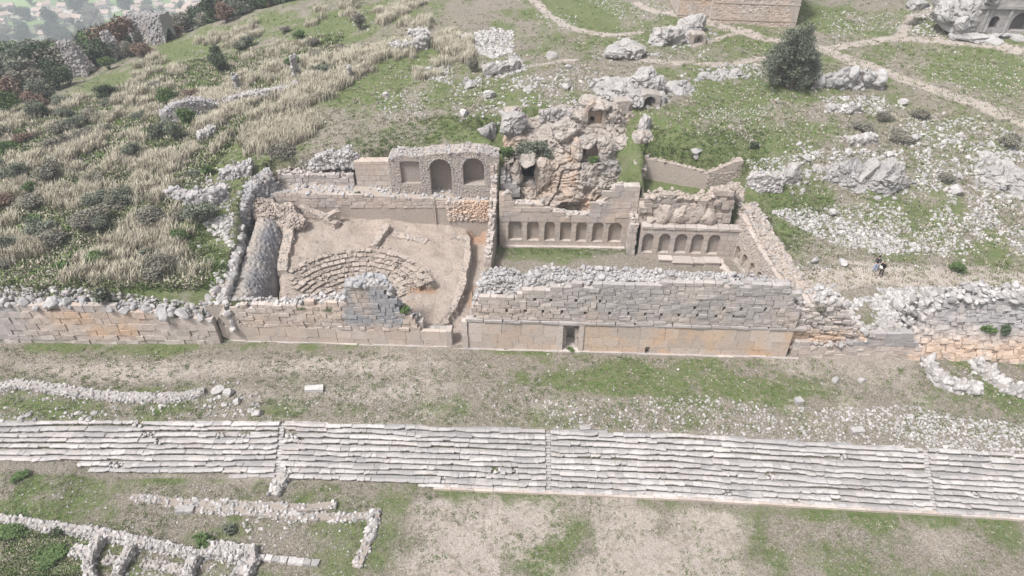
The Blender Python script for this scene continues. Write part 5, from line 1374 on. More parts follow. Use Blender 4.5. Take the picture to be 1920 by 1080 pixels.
# ------------------------------------------------------------------ ruined walls standing about the hillside
def ruin(label, pts, width, name='ruin_wall', size=(0.07, 0.18), dens=20, grey=0.25, orange=0.0, m1=None, m2=None, lump=0.11, face=1.0, cat='ruin', group=None):
    """pts: (px, py of the foot on the ground, height)"""
    q = G(np.array([p[0] for p in pts], float), np.array([p[1] for p in pts], float))
    g1, g2 = Geo(), Geo()
    rubble_wall(g1, g2, [(c[0], c[1], c[2], c[2] + p[2]) for c, p in zip(q, pts)], width, size, dens, lump=lump, grey=grey, orange=orange, face=face, seed=int(pts[0][0]))
    o = g1.top(name, m1 or M_RUBBLE, label, cat, group); g2.part('rubble_facing', m2 or M_WHITE, o); return o
ruin('tall leaning ruined wall stump left at the edge of the wood', [(138, 138, 5.2), (150, 139, 5.0), (163, 138, 3.2), (172, 138, 1.0)], 1.6, 'ruin_tower', (0.14, 0.3), 10, 0.55, m2=M_MORTAR)
ruin('narrow ruined pier between two taller ruins at the edge of the wood', [(213, 110, 4.6), (219, 110, 3.6), (226, 111, 1.6)], 1.4, 'ruin_tower', (0.14, 0.3), 10, 0.6, m2=M_MORTAR)
ruin('broad ruined tower wall, the largest at the upper left skyline', [(254, 84, 5.0), (268, 83, 5.2), (285, 80, 5.0), (300, 79, 4.6), (322, 76, 4.4)], 2.2, 'ruin_tower', (0.14, 0.32), 8, 0.7, m2=M_MORTAR)
ruin('slim stone pillar ruin standing on the grass slope', [(556, 150, 3.2), (559, 150, 2.8)], 0.9, 'ruin_pier', (0.14, 0.26), 11, 0.3)
ruin('small white stone post standing right of the slim pillar ruin', [(657, 149, 1.7), (660, 149, 1.4)], 0.7, 'ruin_pier', (0.12, 0.22), 14, 0.0)
ruin('short pale ruined pier at the lower edge of the reeds', [(446, 172, 2.4), (450, 172, 1.6)], 0.8, 'ruin_pier', (0.12, 0.24), 12, 0.3)
ruin('ruined wall with a broad plastered face among dry grass on the left slope', [(305, 232, 1.3), (330, 226, 2.0), (352, 222, 2.3), (380, 214, 2.0), (405, 206, 1.0)], 1.1, 'ruin_wall', (0.07, 0.19), 20, 0.35, face=0.3, m1=M_PLASTER)
ruin('tumbled white field wall running up the grass from the plastered ruin', [(405, 205, 0.8), (440, 195, 0.9), (475, 186, 1.0), (520, 180, 0.9), (560, 165, 0.7)], 1.0, 'ruin_wall', (0.07, 0.19), 20, 0.1)
ruin('low tumbled wall bordering the grass below the plastered ruin', [(372, 265, 0.7), (390, 255, 0.8), (402, 243, 0.6)], 0.9, 'ruin_wall', (0.07, 0.19), 20, 0.1)
ruin('small white ruined enclosure wall behind the reed clumps', [(735, 92, 0.8), (765, 96, 1.0), (793, 92, 1.6), (797, 78, 1.6), (770, 76, 1.3)], 0.9, 'ruin_wall', (0.16, 0.32), 9, 0.05)
ruin('broken block wall left of the theatre corner, among green scrub', [(318, 366, .6), (345, 372, .9), (360, 378, .7), (374, 382, 1.3), (405, 380, 1.2), (414, 360, .6)], 0.8, 'ruin_wall', (0.15, 0.34), 7, 0.4)
ruin('rubble mound wall behind the theatre left corner', [(584, 314, 0.5), (600, 310, 1.2), (622, 306, 1.5), (640, 304, 1.2), (655, 304, 1.7), (672, 305, 0.9), (684, 308, 0.4)], 1.4, 'ruin_wall', (0.12, 0.25), 14, 0.2)
ruin('long rough wall joining theatre corner and rubble mound', [(415, 332, .6), (435, 328, .9), (450, 326, .7), (475, 322, 1.2)], 1.2, 'ruin_wall', (0.12, 0.28), 12, 0.3)
ruin('retaining wall of large stones beside the footpath under the tree', [(1520, 160, 1.2), (1560, 160, 1.3), (1600, 161, 1.8), (1650, 161, 1.4)], 1.0, 'ruin_wall', (0.2, 0.5), 3.5, 0.3, m1=M_MORTAR, m2=M_ROCK)
ruin('rough wall from the hall corner to the rounded boulder', [(1400, 352, 1.6), (1430, 352, 1.6), (1462, 352, 1.4)], 1.0, 'ruin_wall', (0.07, 0.19), 20, 0.0)
ruin('tumbled wall line in the scree right of the people', [(1545, 205, 0.4), (1575, 208, 0.5), (1612, 206, 0.5)], 0.8, 'ruin_wall', (0.12, 0.28), 8, 0.0)
ruin('short tumbled wall on the grass above the cracked outcrop', [(1585, 265, 0.5), (1612, 266, 0.6), (1640, 262, 0.7)], 0.8, 'ruin_wall', (0.12, 0.28), 8, 0.0)
# low wall curving from the foot of the far right wall, with blocks
ruin('low white wall curving out from the right retaining wall with toppled blocks', [(1736, 680, 0.5), (1745, 695, 0.6), (1757, 712, 0.7), (1772, 722, 0.7), (1800, 728, 0.5), (1838, 730, 0.5)], 0.9, 'low_wall', (0.15, 0.34), 10, 0.0)
ruin('second low white wall further right, slanting away from the retaining wall', [(1825, 676, 0.4), (1840, 690, 0.5), (1862, 712, 0.5), (1885, 728, 0.5), (1930, 742, 0.5), (1990, 760, 0.4)], 0.9, 'low_wall', (0.14, 0.32), 11, 0.0)
ruin('thin white footing wall along the left of the terrace', [(-60, 735, .3), (0, 728, .3), (30, 722, .35), (90, 728, .3), (160, 740, .3), (260, 748, .3), (340, 747, .3), (384, 736, .4)], 0.8, 'low_wall', (0.06, 0.14), 20, 0.0)
# foundations bottom left
ruin('long whitish foundation wall crossing the bottom left corner', [(-60, 965, 0.35), (0, 975, 0.35), (60, 985, 0.35), (130, 997, 0.63), (190, 1005, 0.70), (250, 1018, 0.70), (320, 1032, 0.63), (362, 1042, 0.56)], 0.52, 'foundation_wall', (0.06, 0.15), 26, 0.0, lump=0.07)
ruin('cross wall of the stone cell, left side, running down from the long foundation', [(196, 1008, 0.77), (184, 1028, 0.77), (172, 1052, 0.77), (170, 1075, 0.70), (180, 1100, 0.70)], 0.52, 'foundation_wall', (0.06, 0.15), 26, 0.0, lump=0.07)
ruin('cross wall of the stone cell, right side, running down from the long foundation', [(252, 1020, 0.77), (245, 1040, 0.77), (232, 1062, 0.70), (222, 1085, 0.70)], 0.52, 'foundation_wall', (0.06, 0.15), 26, 0.0, lump=0.07)
ruin('short stub of wall jutting left from the stone cell', [(140, 1035, 0.49), (165, 1040, 0.56)], 0.7, 'foundation_wall', (0.06, 0.15), 26, 0.0, lump=0.07)
ruin('rough stone bench inside the stone cell', [(200, 1052, 0.35), (238, 1056, 0.35)], 0.52, 'foundation_wall', (0.06, 0.15), 26, 0.0, m2=M_RUBBLE, lump=0.07)
ruin('foundation wall at the bottom edge between cell and round corner', [(270, 1060, 0.42), (310, 1066, 0.42), (345, 1072, 0.42)], 0.52, 'foundation_wall', (0.06, 0.15), 24, 0.0, m2=M_RUBBLE, lump=0.07)
ruin('stub wall running down to the bottom edge below the green shrub', [(372, 1040, 0.70), (362, 1062, 0.70), (352, 1090, 0.70)], 0.52, 'foundation_wall', (0.07, 0.17), 22, 0.0, lump=0.07)
ruin('foundation wall right of the green shrub ending in a round corner', [(385, 1032, 0.56), (420, 1036, 0.63), (450, 1044, 0.63), (466, 1040, 0.70), (470, 1055, 0.70), (455, 1085, 0.63)], 1.0, 'foundation_wall', (0.07, 0.18), 22, 0.0, lump=0.07)
g = Geo(); q = G(np.linspace(482, 598, 9), np.linspace(1047, 1059, 9))
for a, b in zip(q[:-1], q[1:]):
    W = Wall(a[:2], b[:2]); boxes(g, W, 0.02, W.L - 0.02, -0.2, 0.25, min(a[2], b[2]) - 0.2, a[2] + 0.2, 0.03)
g.top('kerb_blocks', M_WHITE, 'line of bright white squared blocks right of the round foundation corner', 'blocks')
ruin('straight stone strip running down from the seating stairway', [(540, 884, .35), (530, 900, .35), (520, 916, .3), (513, 930, .2)], 0.75, 'low_wall', (0.1, 0.2), 14, 0.0)
ruin('double line of stones below the seating, upper row', [(245, 932, .12), (290, 938, .12), (340, 945, .15), (420, 945, .15), (500, 950, .15), (570, 955, .2), (632, 950, .25)], 0.6, 'stone_row', (0.08, 0.17), 12, 0.0, lump=0.05, m1=M_MORTAR)
ruin('double line of stones below the seating, lower row', [(352, 952, .12), (420, 958, .12), (490, 962, .15), (560, 970, .15), (640, 972, .15), (712, 966, .2)], 0.6, 'stone_row', (0.08, 0.17), 12, 0.0, lump=0.05, m1=M_MORTAR)
ruin('stone row running from the double line down to the bottom edge', [(705, 955, .2), (700, 985, .2), (690, 1010, .2), (680, 1040, .2), (668, 1066, .15)], 0.6, 'stone_row', (0.09, 0.2), 12, 0.0, lump=0.05, m1=M_MORTAR)
g = Geo()
for px, py, sx in ((588, 737, .75), (1098, 812, .42), (1610, 816, .5), (340, 965, .4), (355, 966, .3), (1500, 760, .3)):
    c = G(np.array([px]), np.array([py]))[0]; W = Wall((c[0] - sx, c[1]), (c[0] + sx, c[1] + .1)); g = Geo()
    boxes(g, W, 0, 2 * sx, 0, 0.55, c[2] - 0.1, c[2] + 0.32, 0.03)
    lb = {588: 'single white squared block lying on the bare terrace left of centre', 1098: 'pale cubic block on the top seating row near a stairway', 1610: 'fallen white block on the top seating rows at right', 340: 'small white block beside the lower stone row', 355: 'smaller white block right of the small block by the stone row', 1500: 'small white block on the grass of the right terrace'}[px]
    g.top('stone_block', M_WHITE, lb, 'stone block')
# ------------------------------------------------------------------ loose stones strewn over the ground
def px_poly(pts, n):
    pts = np.array(pts, float); lo, hi = pts.min(0), pts.max(0); out = []
    while sum(map(len, out)) < n:
        q = rng.uniform(lo, hi, (n * 2, 2)); out.append(q[in_poly(q[:, 0], q[:, 1], pts)])
    return np.concatenate(out)[:n]
def strew(geo, pts, n, s0, s1, sub=0, clump=0.0, sink=0.48, grey=0.05, power=2.0):
    q = px_poly(pts, n); p = G(q[:, 0], q[:, 1])
    if clump:
        k = fbm2(p[:, 0] * 0.45, p[:, 1] * 0.45, 4, 91) + 0.35 * fbm2(p[:, 0] * 1.5, p[:, 1] * 1.5, 2, 92) > clump - 0.35 * rng.random(n)
        p = p[k]
    stones(geo, p, s0 + (s1 - s0) * rng.random(len(p)) ** power, sub, sink=sink, grey=grey, tilt=0.4)
gs = Geo()
SCREE = [(1440, 395), (1500, 390), (1560, 385), (1700, 375), (1720, 300), (1660, 240), (1640, 195), (1760, 205), (1990, 270), (1990, 480), (1640, 478), (1540, 452)]
strew(gs, SCREE, 9000, 0.03, 0.20, 0, 0.04, power=2.6)
strew(gs, [(1700, 230), (1990, 280), (1990, 420), (1760, 420)], 1000, 0.05, 0.34, 1, 0.05, power=3.0)
strew(gs, [(1440, 395), (1540, 400), (1760, 470), (1640, 475), (1540, 450)], 1100, 0.06, 0.24, 0, -0.1)
g_sc = gs.top('rubble_field', M_WHITE, 'dense scree of white broken stone covering the slope at right', 'rubble', kind='stuff')
gs = Geo()
strew(gs, [(1500, 585), (1600, 560), (1690, 545), (1990, 540), (1990, 585), (1760, 600), (1720, 640), (1640, 625), (1560, 600)], 3600, 0.05, 0.26, 1, -0.1)
strew(gs, [(1640, 540), (1990, 538), (1990, 575), (1700, 590)], 1800, 0.06, 0.24, 1, -0.4)
gs.top('rubble_bank', M_WHITE, 'bank of white tumbled stones above the footing wall right of the hall', 'rubble', kind='stuff')
gs = Geo()
for pts, n, s1 in (([(862, 66), (930, 52), (962, 60), (965, 95), (930, 112), (860, 85)], 900, .45), ([(915, 100), (965, 95), (990, 130), (930, 150)], 350, .4), ([(790, 128), (850, 120), (850, 160), (800, 150)], 200, .3),
                   ([(960, 150), (1100, 120), (1150, 160), (1080, 200), (980, 200)], 420, .3), ([(840, 170), (930, 160), (1000, 200), (860, 235)], 120, .3), ([(700, 175), (800, 170), (810, 220), (710, 225)], 260, .22),
                   ([(1000, 15), (1080, 30), (1080, 60), (1010, 50)], 160, .22), ([(1100, 0), (1240, 0), (1270, 30), (1180, 50)], 420, .2), ([(1540, 20), (1700, 25), (1690, 65), (1560, 70)], 260, .22), ([(1700, 5), (1790, 20), (1770, 70), (1710, 65)], 220, .35),
                   ([(1530, 180), (1660, 180), (1660, 215), (1560, 210)], 300, .3), ([(1680, 120), (1990, 110), (1990, 230), (1800, 190)], 500, .16), ([(1280, 160), (1440, 150), (1640, 260), (1300, 280)], 320, .16), ([(1560, 255), (1650, 255), (1650, 275), (1570, 275)], 70, .3),
                   ([(1300, 205), (1450, 200), (1440, 225), (1320, 222)], 160, .15), ([(1340, 120), (1430, 120), (1430, 145), (1350, 150)], 200, .3), ([(1470, 500), (1560, 480), (1560, 510), (1500, 520)], 40, .25),
                   ([(330, 330), (430, 330), (440, 470), (390, 420)], 420, .32), ([(380, 420), (440, 400), (425, 450), (395, 440)], 160, .4), ([(0, 535), (200, 545), (380, 570), (370, 590), (0, 565)], 700, .35), ([(430, 180), (600, 160), (560, 200), (420, 230)], 160, .25),
                   ([(560, 300), (680, 300), (690, 325), (570, 325)], 200, .22), ([(1400, 300), (1500, 290), (1500, 350), (1410, 350)], 260, .28), ([(1500, 280), (1700, 280), (1700, 300), (1510, 300)], 160, .35), ([(640, 30), (720, 30), (720, 60), (650, 60)], 40, .3), ([(1120, 110), (1160, 60), (1330, 40), (1330, 120)], 130, .25)):
    strew(gs, pts, int(n * 1.6), 0.035, s1 * 0.72, 1 if s1 > 0.28 else 0, -0.2 if n > 250 else -0.5)
gs.top('rubble_heaps', M_WHITE, 'scattered patches of white rubble lying about the upper hillside', 'rubble', kind='stuff')
gs = Geo()
for pts, n, s1 in (([(990, 752), (1320, 742), (1480, 760), (1990, 800), (1990, 860), (1700, 838), (1300, 812), (1030, 803)], 2600, .15), ([(1500, 765), (1700, 760), (1990, 810), (1990, 850), (1760, 838)], 1300, .18), ([(390, 715), (490, 720), (490, 785), (380, 780)], 130, .28), ([(0, 735), (390, 735), (520, 785), (0, 785)], 420, .18),
                   ([(520, 720), (1000, 720), (1000, 795), (520, 785)], 700, .1), ([(0, 770), (260, 770), (260, 790), (0, 790)], 60, .3), ([(0, 655), (1700, 668), (1700, 740), (0, 730)], 800, .1), ([(1730, 690), (1990, 700), (1990, 770), (1790, 740)], 120, .22), ([(1760, 830), (1990, 830), (1990, 880), (1780, 870)], 160, .25)):
    strew(gs, pts, n, 0.03, s1, 0, -0.3, power=2.5)
gs.top('terrace_stones', M_WHITE, 'small white stones strewn over the terrace above the seating', 'stones', kind='stuff')
gs = Geo()
for pts, n, s1 in (([(-60, 890), (700, 920), (720, 1090), (-60, 1090)], 1300, .10), ([(130, 1000), (480, 1040), (480, 1090), (160, 1090)], 500, .14), ([(450, 960), (560, 980), (500, 1040), (460, 1020)], 110, .16), ([(700, 930), (1990, 990), (1990, 1090), (700, 1090)], 2200, .055), ([(240, 925), (360, 930), (360, 955), (250, 950)], 60, .15)):
    strew(gs, pts, n, 0.02, s1, 0, -0.5, power=2.5)
gs.top('arena_stones', M_WHITE, 'pebbles and small stones strewn over the arena floor', 'stones', kind='stuff')
gs = Geo()
strew(gs, [(430, 400), (930, 390), (925, 650), (420, 630)], 1700, 0.03, 0.13, 0, -0.4, power=2.5); strew(gs, [(560, 540), (620, 470), (700, 470), (790, 510), (780, 560), (700, 600)], 500, 0.05, 0.16, 0, -0.4)
strew(gs, [(930, 470), (1400, 480), (1440, 520), (920, 510)], 160, 0.03, 0.10, 0, -0.6)
strew(gs, [(0, 792), (530, 792), (1030, 807), (1300, 817), (1920, 855), (1920, 968), (1290, 932), (813, 905), (520, 888), (0, 860)], 1500, 0.03, 0.11, 0, -0.2, sink=0.1)
gs.top('court_stones', M_RUBBLE, 'small broken stones lying on the theatre fill, the hall floors and the seating rows', 'stones', kind='stuff')
# a thin general sprinkling, and single boulders one can point at
gs = Geo(); strew(gs, [(420, -20), (1990, -20), (1990, 540), (1480, 500), (1480, 290), (940, 200), (640, 270), (330, 350), (300, 200)], 3600, 0.03, 0.16, 0, 0.05, power=2.5)
strew(gs, [(0, 240), (330, 220), (420, 540), (0, 540)], 420, 0.06, 0.28, 0, -0.2)
gs.top('hillside_stones', M_WHITE, 'small white stones dotted thinly across the whole grassy hillside', 'stones', kind='stuff')
for px, py, s, lb in ((1035, 108, .75, 'white boulder alone on the grass behind the knoll, beside a faint track'), (870, 215, .6, 'white boulder on the grass slope above the arched wall'), (725, 180, .45, 'small white boulder on the left part of the central grass slope'), (1066, 128, .5, 'white boulder just below the faint track behind the cliff'),
                      (918, 182, .7, 'rounded white boulder left of the low grey crag'), (1062, 165, .6, 'pale boulder on grass right of the low grey crag'), (1795, 362, .75, 'tall white boulder standing in the scree at right'), (1715, 262, .6, 'white boulder at the upper edge of the scree'),
                      (1693, 195, .55, 'white boulder beside the diagonal footpath above the scree'), (1512, 300, .5, 'white boulder resting on the jagged rock pile'), (1590, 288, .5, 'small white boulder on top of the cracked outcrop'), (1668, 295, .55, 'white boulder at the right end of the cracked outcrop top'),
                      (1580, 495, .45, 'flat white boulder on the grass just left of the people'), (1528, 490, .45, 'white boulder on the grass beyond the path, left of the flat one'), (410, 735, .5, 'upright white boulder on the terrace right of the thin footing wall'), (430, 740, .55, 'white boulder standing beside the upright one on the terrace'),
                      (445, 755, .4, 'small white boulder nearest the seating on the left terrace'), (485, 776, .45, 'pale boulder lying on grass just above the seating edge'), (1683, 575, .75, 'broad white boulder in the rubble bank'), (1610, 635, .45, 'pale boulder sitting on the low footing wall'),
                      (1566, 715, .35, 'pale flat stone on the grass of the right terrace'), (1615, 716, .35, 'pointed pale stone on the grass of the right terrace'), (345, 305, .45, 'white boulder on the green strip at lower left'), (1560, 400, .5, 'grey white boulder under the cracked outcrop')):
    c = G(np.array([px]), np.array([py]))[0]; g = Geo(); rock(g, c + [0, 0, s * 0.35], (s * 1.15, s * 0.85, s * 0.75), rng.uniform(0, 3), px, 3, 0.2, 1.0, 11, 0.1)
    g.top('boulder', M_WHITE, lb, 'boulder')

# ------------------------------------------------------------------ dry grass and weeds
def blade_tuft(r, n, h, spread, w, lean=0.5):
    V = []; F = []; T = []
    for k in range(n):
        a = r.uniform(0, 6.28); rr = spread * math.sqrt(r.random()) * 0.6; x, y = rr * math.cos(a), rr * math.sin(a)
        hh = h * r.uniform(0.55, 1.1); le = r.uniform(0.15, lean) * hh; b = (a if h < 0.5 else 0.5) + r.normal(0, 0.9); dx, dy = math.cos(b) * le, math.sin(b) * le
        sx, sy = -math.sin(b) * w, math.cos(b) * w; i = len(V)
        V += [(x - sx, y - sy, -0.05), (x + sx, y + sy, -0.05), (x + dx * 0.4 + sx * 0.9, y + dy * 0.4 + sy * 0.9, hh * 0.62), (x + dx * 0.4 - sx * 0.9, y + dy * 0.4 - sy * 0.9, hh * 0.62), (x + dx, y + dy, hh * (1 - 0.25 * le / hh))]
        F += [(i, i + 1, i + 2), (i, i + 2, i + 3), (i + 3, i + 2, i + 4)]
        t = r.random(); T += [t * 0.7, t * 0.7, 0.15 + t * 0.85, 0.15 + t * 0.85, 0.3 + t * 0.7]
    return np.array(V), np.array(F), np.array(T)
def plant_tufts(geo, pts, scale, templates, tone=0.0):
    n = len(pts); which = rng.integers(0, len(templates), n); M = rotz(rng.uniform(0, 6.28, n) if templates is WEED else rng.normal(0, 0.5, n)); scale = np.broadcast_to(scale, (n,)); sh = rng.uniform(-0.25, 0.25, n)
    for k, (V, F, T) in enumerate(templates):
        I = np.where(which == k)[0]
        if not len(I): continue
        v = np.einsum('nij,vj->nvi', M[I], V) * scale[I][:, None, None] + pts[I][:, None, :]
        f = (F[None] + (np.arange(len(I)) * len(V))[:, None, None]).reshape(-1, 3)
        geo.add(v.reshape(-1, 3), f, np.clip(T[None] + sh[I][:, None] + tone, 0, 1).ravel())
_r = np.random.default_rng(77)
REED = [blade_tuft(_r, 46, 1.0, 0.8, 0.022, 0.6) for _ in range(8)]
WEED = [blade_tuft(_r, 9, 0.20, 0.35, 0.030, 1.0) for _ in range(8)]
g = Geo()
reed_zones = [([(-60, 250), (130, 170), (330, 120), (480, 190), (440, 260), (330, 330), (300, 420), (0, 470), (-60, 470)], 1500, -0.05), ([(-60, 430), (300, 380), (430, 440), (400, 545), (250, 555), (-60, 535)], 620, 0.0),
              ([(250, 120), (430, 60), (560, 20), (600, 20), (560, 100), (420, 130), (330, 170)], 620, 0.05), ([(420, 150), (560, 110), (650, 95), (780, 75), (770, 100), (650, 170), (560, 215), (440, 220)], 800, -0.1),
              ([(455, 250), (520, 232), (590, 222), (600, 250), (520, 275), (470, 285)], 190, -0.5), ([(640, -10), (800, -10), (800, 60), (700, 40), (640, 45)], 330, 0.0), ([(820, 65), (880, 80), (880, 110), (830, 100)], 60, -0.4), ([(770, 135), (830, 120), (830, 155), (790, 155)], 40, -.4), ([(320, 170), (450, 150), (420, 240), (330, 260)], 260, 0.0)]
GREENS = [([(330, 330), (395, 250), (430, 218), (560, 215), (660, 150), (720, 115), (800, 102), (900, 200), (600, 290), (610, 225), (455, 240), (470, 290), (500, 305)], 0.04), ([(285, 90), (330, 80), (420, 85), (440, 120), (400, 150), (350, 142), (300, 112)], 0.1), ([(450, 172), (520, 130), (560, 130), (540, 168), (480, 186)], 0.1),
          ([(560, 90), (640, 50), (700, 60), (740, 78), (640, 112), (570, 115)], 0.1), ([(330, 400), (380, 350), (430, 420), (410, 470), (330, 440)], 0.1), ([(200, 490), (400, 440), (430, 540), (260, 545)], 0.5), ([(150, 300), (260, 330), (300, 420), (180, 400)], 0.6)]
for pts, n, c in reed_zones:
    q = px_poly(pts, n); p = G(q[:, 0], q[:, 1]); k = fbm2(p[:, 0] * 0.16 + p[:, 1] * 0.10, p[:, 1] * 0.34 - p[:, 0] * 0.1, 4, 95) > c + 0.30 - 0.32 * rng.random(n)
    for gz, keep in GREENS: k &= ~(in_poly(q[:, 0], q[:, 1], gz) & (rng.random(n) > keep))
    p = p[k]
    # each clump: a few tufts close together
    cs = rng.uniform(0.6, 1.25, len(p)); p = np.repeat(p, 5, 0); cs = np.repeat(cs, 5); p[:, :2] += rng.normal(0, 0.5, (len(p), 2)); p[:, 2] = H(p[:, 0], p[:, 1])
    plant_tufts(g, p, rng.uniform(0.8, 1.2, len(p)) * cs, REED)
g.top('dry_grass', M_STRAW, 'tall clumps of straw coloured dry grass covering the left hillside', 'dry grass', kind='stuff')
g = Geo()
def weeds(pts, n, s0, s1, thr=0.0):
    q = px_poly(pts, n); p = G(q[:, 0], q[:, 1]); k = fbm2(p[:, 0] * 0.3, p[:, 1] * 0.3, 4, 72) > thr - 0.4 * rng.random(n); p = p[k]
    plant_tufts(g, p, rng.uniform(s0, s1, len(p)), WEED)
weeds([(0, 0), (1920, 0), (1920, 540), (1480, 540), (1480, 280), (940, 190), (640, 265), (400, 480), (0, 540)], 15000, 0.45, 1.1, 0.0)
weeds([(1190, 240), (1440, 240), (1440, 330), (1330, 320), (1205, 298)], 1100, 0.5, 1.2, -0.2); weeds([(640, 265), (930, 190), (930, 250), (700, 300)], 900, 0.5, 1.2, -0.1); weeds([(940, 463), (1182, 467), (1180, 478), (935, 478)], 450, 0.35, 0.8, -0.1); weeds([(0, 792), (530, 792), (1030, 807), (1920, 855), (1920, 960), (1290, 930), (813, 905), (520, 885), (0, 858)], 700, 0.3, 0.7, 0.0); weeds([(1420, 360), (1560, 370), (1500, 480), (1450, 460)], 600, 0.4, 1.0, -0.1); weeds([(200, 480), (420, 400), (420, 545), (200, 550)], 900, 0.7, 1.8, -0.1)
weeds([(0, 650), (1920, 680), (1920, 840), (1300, 805), (0, 785)], 4200, 0.4, 1.0, 0.1)
weeds([(0, 880), (800, 915), (1920, 980), (1920, 1080), (0, 1080)], 4500, 0.35, 0.8, 0.2)
weeds([(0, 990), (130, 1005), (180, 1080), (0, 1080)], 800, 0.7, 1.6, -0.1)
weeds([(0, 240), (330, 120), (640, 60), (640, 160), (440, 260), (330, 420), (400, 540), (0, 540)], 6500, 1.0, 2.6, -0.3)
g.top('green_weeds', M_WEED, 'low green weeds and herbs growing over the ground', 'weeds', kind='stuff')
g = Geo()
def drytuft(pts, n, s0, s1):
    q = px_poly(pts, n); p = G(q[:, 0], q[:, 1]); plant_tufts(g, p, rng.uniform(s0, s1, len(p)), WEED, -0.1)
drytuft([(0, 240), (420, 100), (1990, 0), (1990, 540), (1480, 540), (1480, 290), (940, 200), (640, 270), (400, 480), (0, 540)], 5500, 0.7, 1.7)
drytuft([(0, 240), (330, 120), (640, 60), (640, 160), (440, 260), (330, 420), (400, 540), (0, 540)], 4500, 1.2, 2.8)
drytuft([(0, 990), (130, 1005), (180, 1080), (0, 1080)], 450, 0.6, 1.5)
drytuft([(0, 655), (1920, 680), (1920, 840), (1300, 805), (0, 785)], 2600, 0.35, 0.9); drytuft([(0, 890), (1920, 985), (1920, 1080), (0, 1080)], 3000, 0.3, 0.7)
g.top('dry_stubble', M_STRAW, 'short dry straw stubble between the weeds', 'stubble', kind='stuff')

# ------------------------------------------------------------------ bushes and the big tree
def leaf_cloud(r, lobes, n, ls, aspect=0.5):
    """lobes [(x, y, z, rx, ry, rz)]; many small leaf faces through the volume, denser outward"""
    L = np.array(lobes); w = (L[:, 3] * L[:, 4] * L[:, 5]) ** 0.8; k = r.choice(len(L), n, p=w / w.sum())
    d = r.normal(size=(n, 3)); d /= np.linalg.norm(d, axis=1)[:, None]; rad = r.random(n) ** 0.42
    c = L[k, :3] + d * L[k, 3:] * rad[:, None]
    a = r.normal(size=(n, 3)); a = a * 0.8 + d * 0.5 + [0, 0, 0.25]; a /= np.linalg.norm(a, axis=1)[:, None]
    b = np.cross(a, r.normal(size=(n, 3))); b /= np.linalg.norm(b, axis=1)[:, None]
    s = ls * r.uniform(0.6, 1.4, n)[:, None]
    V = np.stack([c - a * s, c + b * s * aspect, c + a * s, c - b * s * aspect], 1)
    tone = r.random(len(L))[k] * 0.45 + r.random(n) * 0.55
    return V.reshape(-1, 3), np.arange(n * 4).reshape(n, 4), np.repeat(tone, 4)
def bush_mesh(name, seed, material, n=700, ls=0.10, kind='round'):
    r = np.random.default_rng(seed); g = Geo(); lobes = []
    for _ in range(9):
        a = r.uniform(0, 6.28); q = r.uniform(0, 0.30)
        lobes.append((q * math.cos(a), q * math.sin(a), r.uniform(0.25, 0.72), *(r.uniform(0.16, 0.30, 2)), r.uniform(0.15, 0.28)))
    V, F, T = leaf_cloud(r, lobes, n, ls)
    V[:, 2] = np.maximum(V[:, 2], 0.0)
    g.add(V, F, T)
    for k in range(6):
        a = r.uniform(0, 6.28); e = np.array([math.cos(a) * 0.3, math.sin(a) * 0.3, r.uniform(0.5, 0.9)])
        tube(g, [(0, 0, -0.05), e * 0.5 + r.normal(0, 0.03, 3), e], [0.025, 0.015, 0.006], 5, 0.1)
    me = g.mesh(name, np.zeros(3)); me.materials.append(material); me.shade_flat(); return me
BM = {'dark': [bush_mesh('dark_bush', 10 + k, M_LEAF_DARK) for k in range(4)], 'green': [bush_mesh('green_bush', 20 + k, M_LEAF_GREEN) for k in range(4)],
      'rust': [bush_mesh('rust_bush', 30 + k, M_LEAF_RUST, 520) for k in range(3)], 'bare': [bush_mesh('bare_bush', 40 + k, M_LEAF_GREY, 650, 0.075) for k in range(3)], 'olive': [bush_mesh('olive_bush', 50 + k, M_LEAF_OLIVE) for k in range(3)]}
WOOD = {k: [bush_mesh('woodland_' + k, 110 + i * 7 + s, m, 2200, 0.042) for s in range(3)] for i, (k, m) in enumerate((('dark', M_LEAF_DARK), ('green', M_LEAF_GREEN), ('rust', M_LEAF_RUST), ('bare', M_LEAF_GREY), ('olive', M_LEAF_OLIVE)))}
def bush(kind, c, w, h, label, name='bush', cat='bush', group=None):
    o = bpy.data.objects.new(name, (WOOD if w > 1.9 else BM)[kind][int(rng.integers(0, 3))]); COL.objects.link(o)
    o.location = c; o.rotation_euler = (0, 0, rng.uniform(0, 6.28)); o.scale = (w, w * rng.uniform(0.85, 1.1), h)
    return tag(o, label, cat, group)
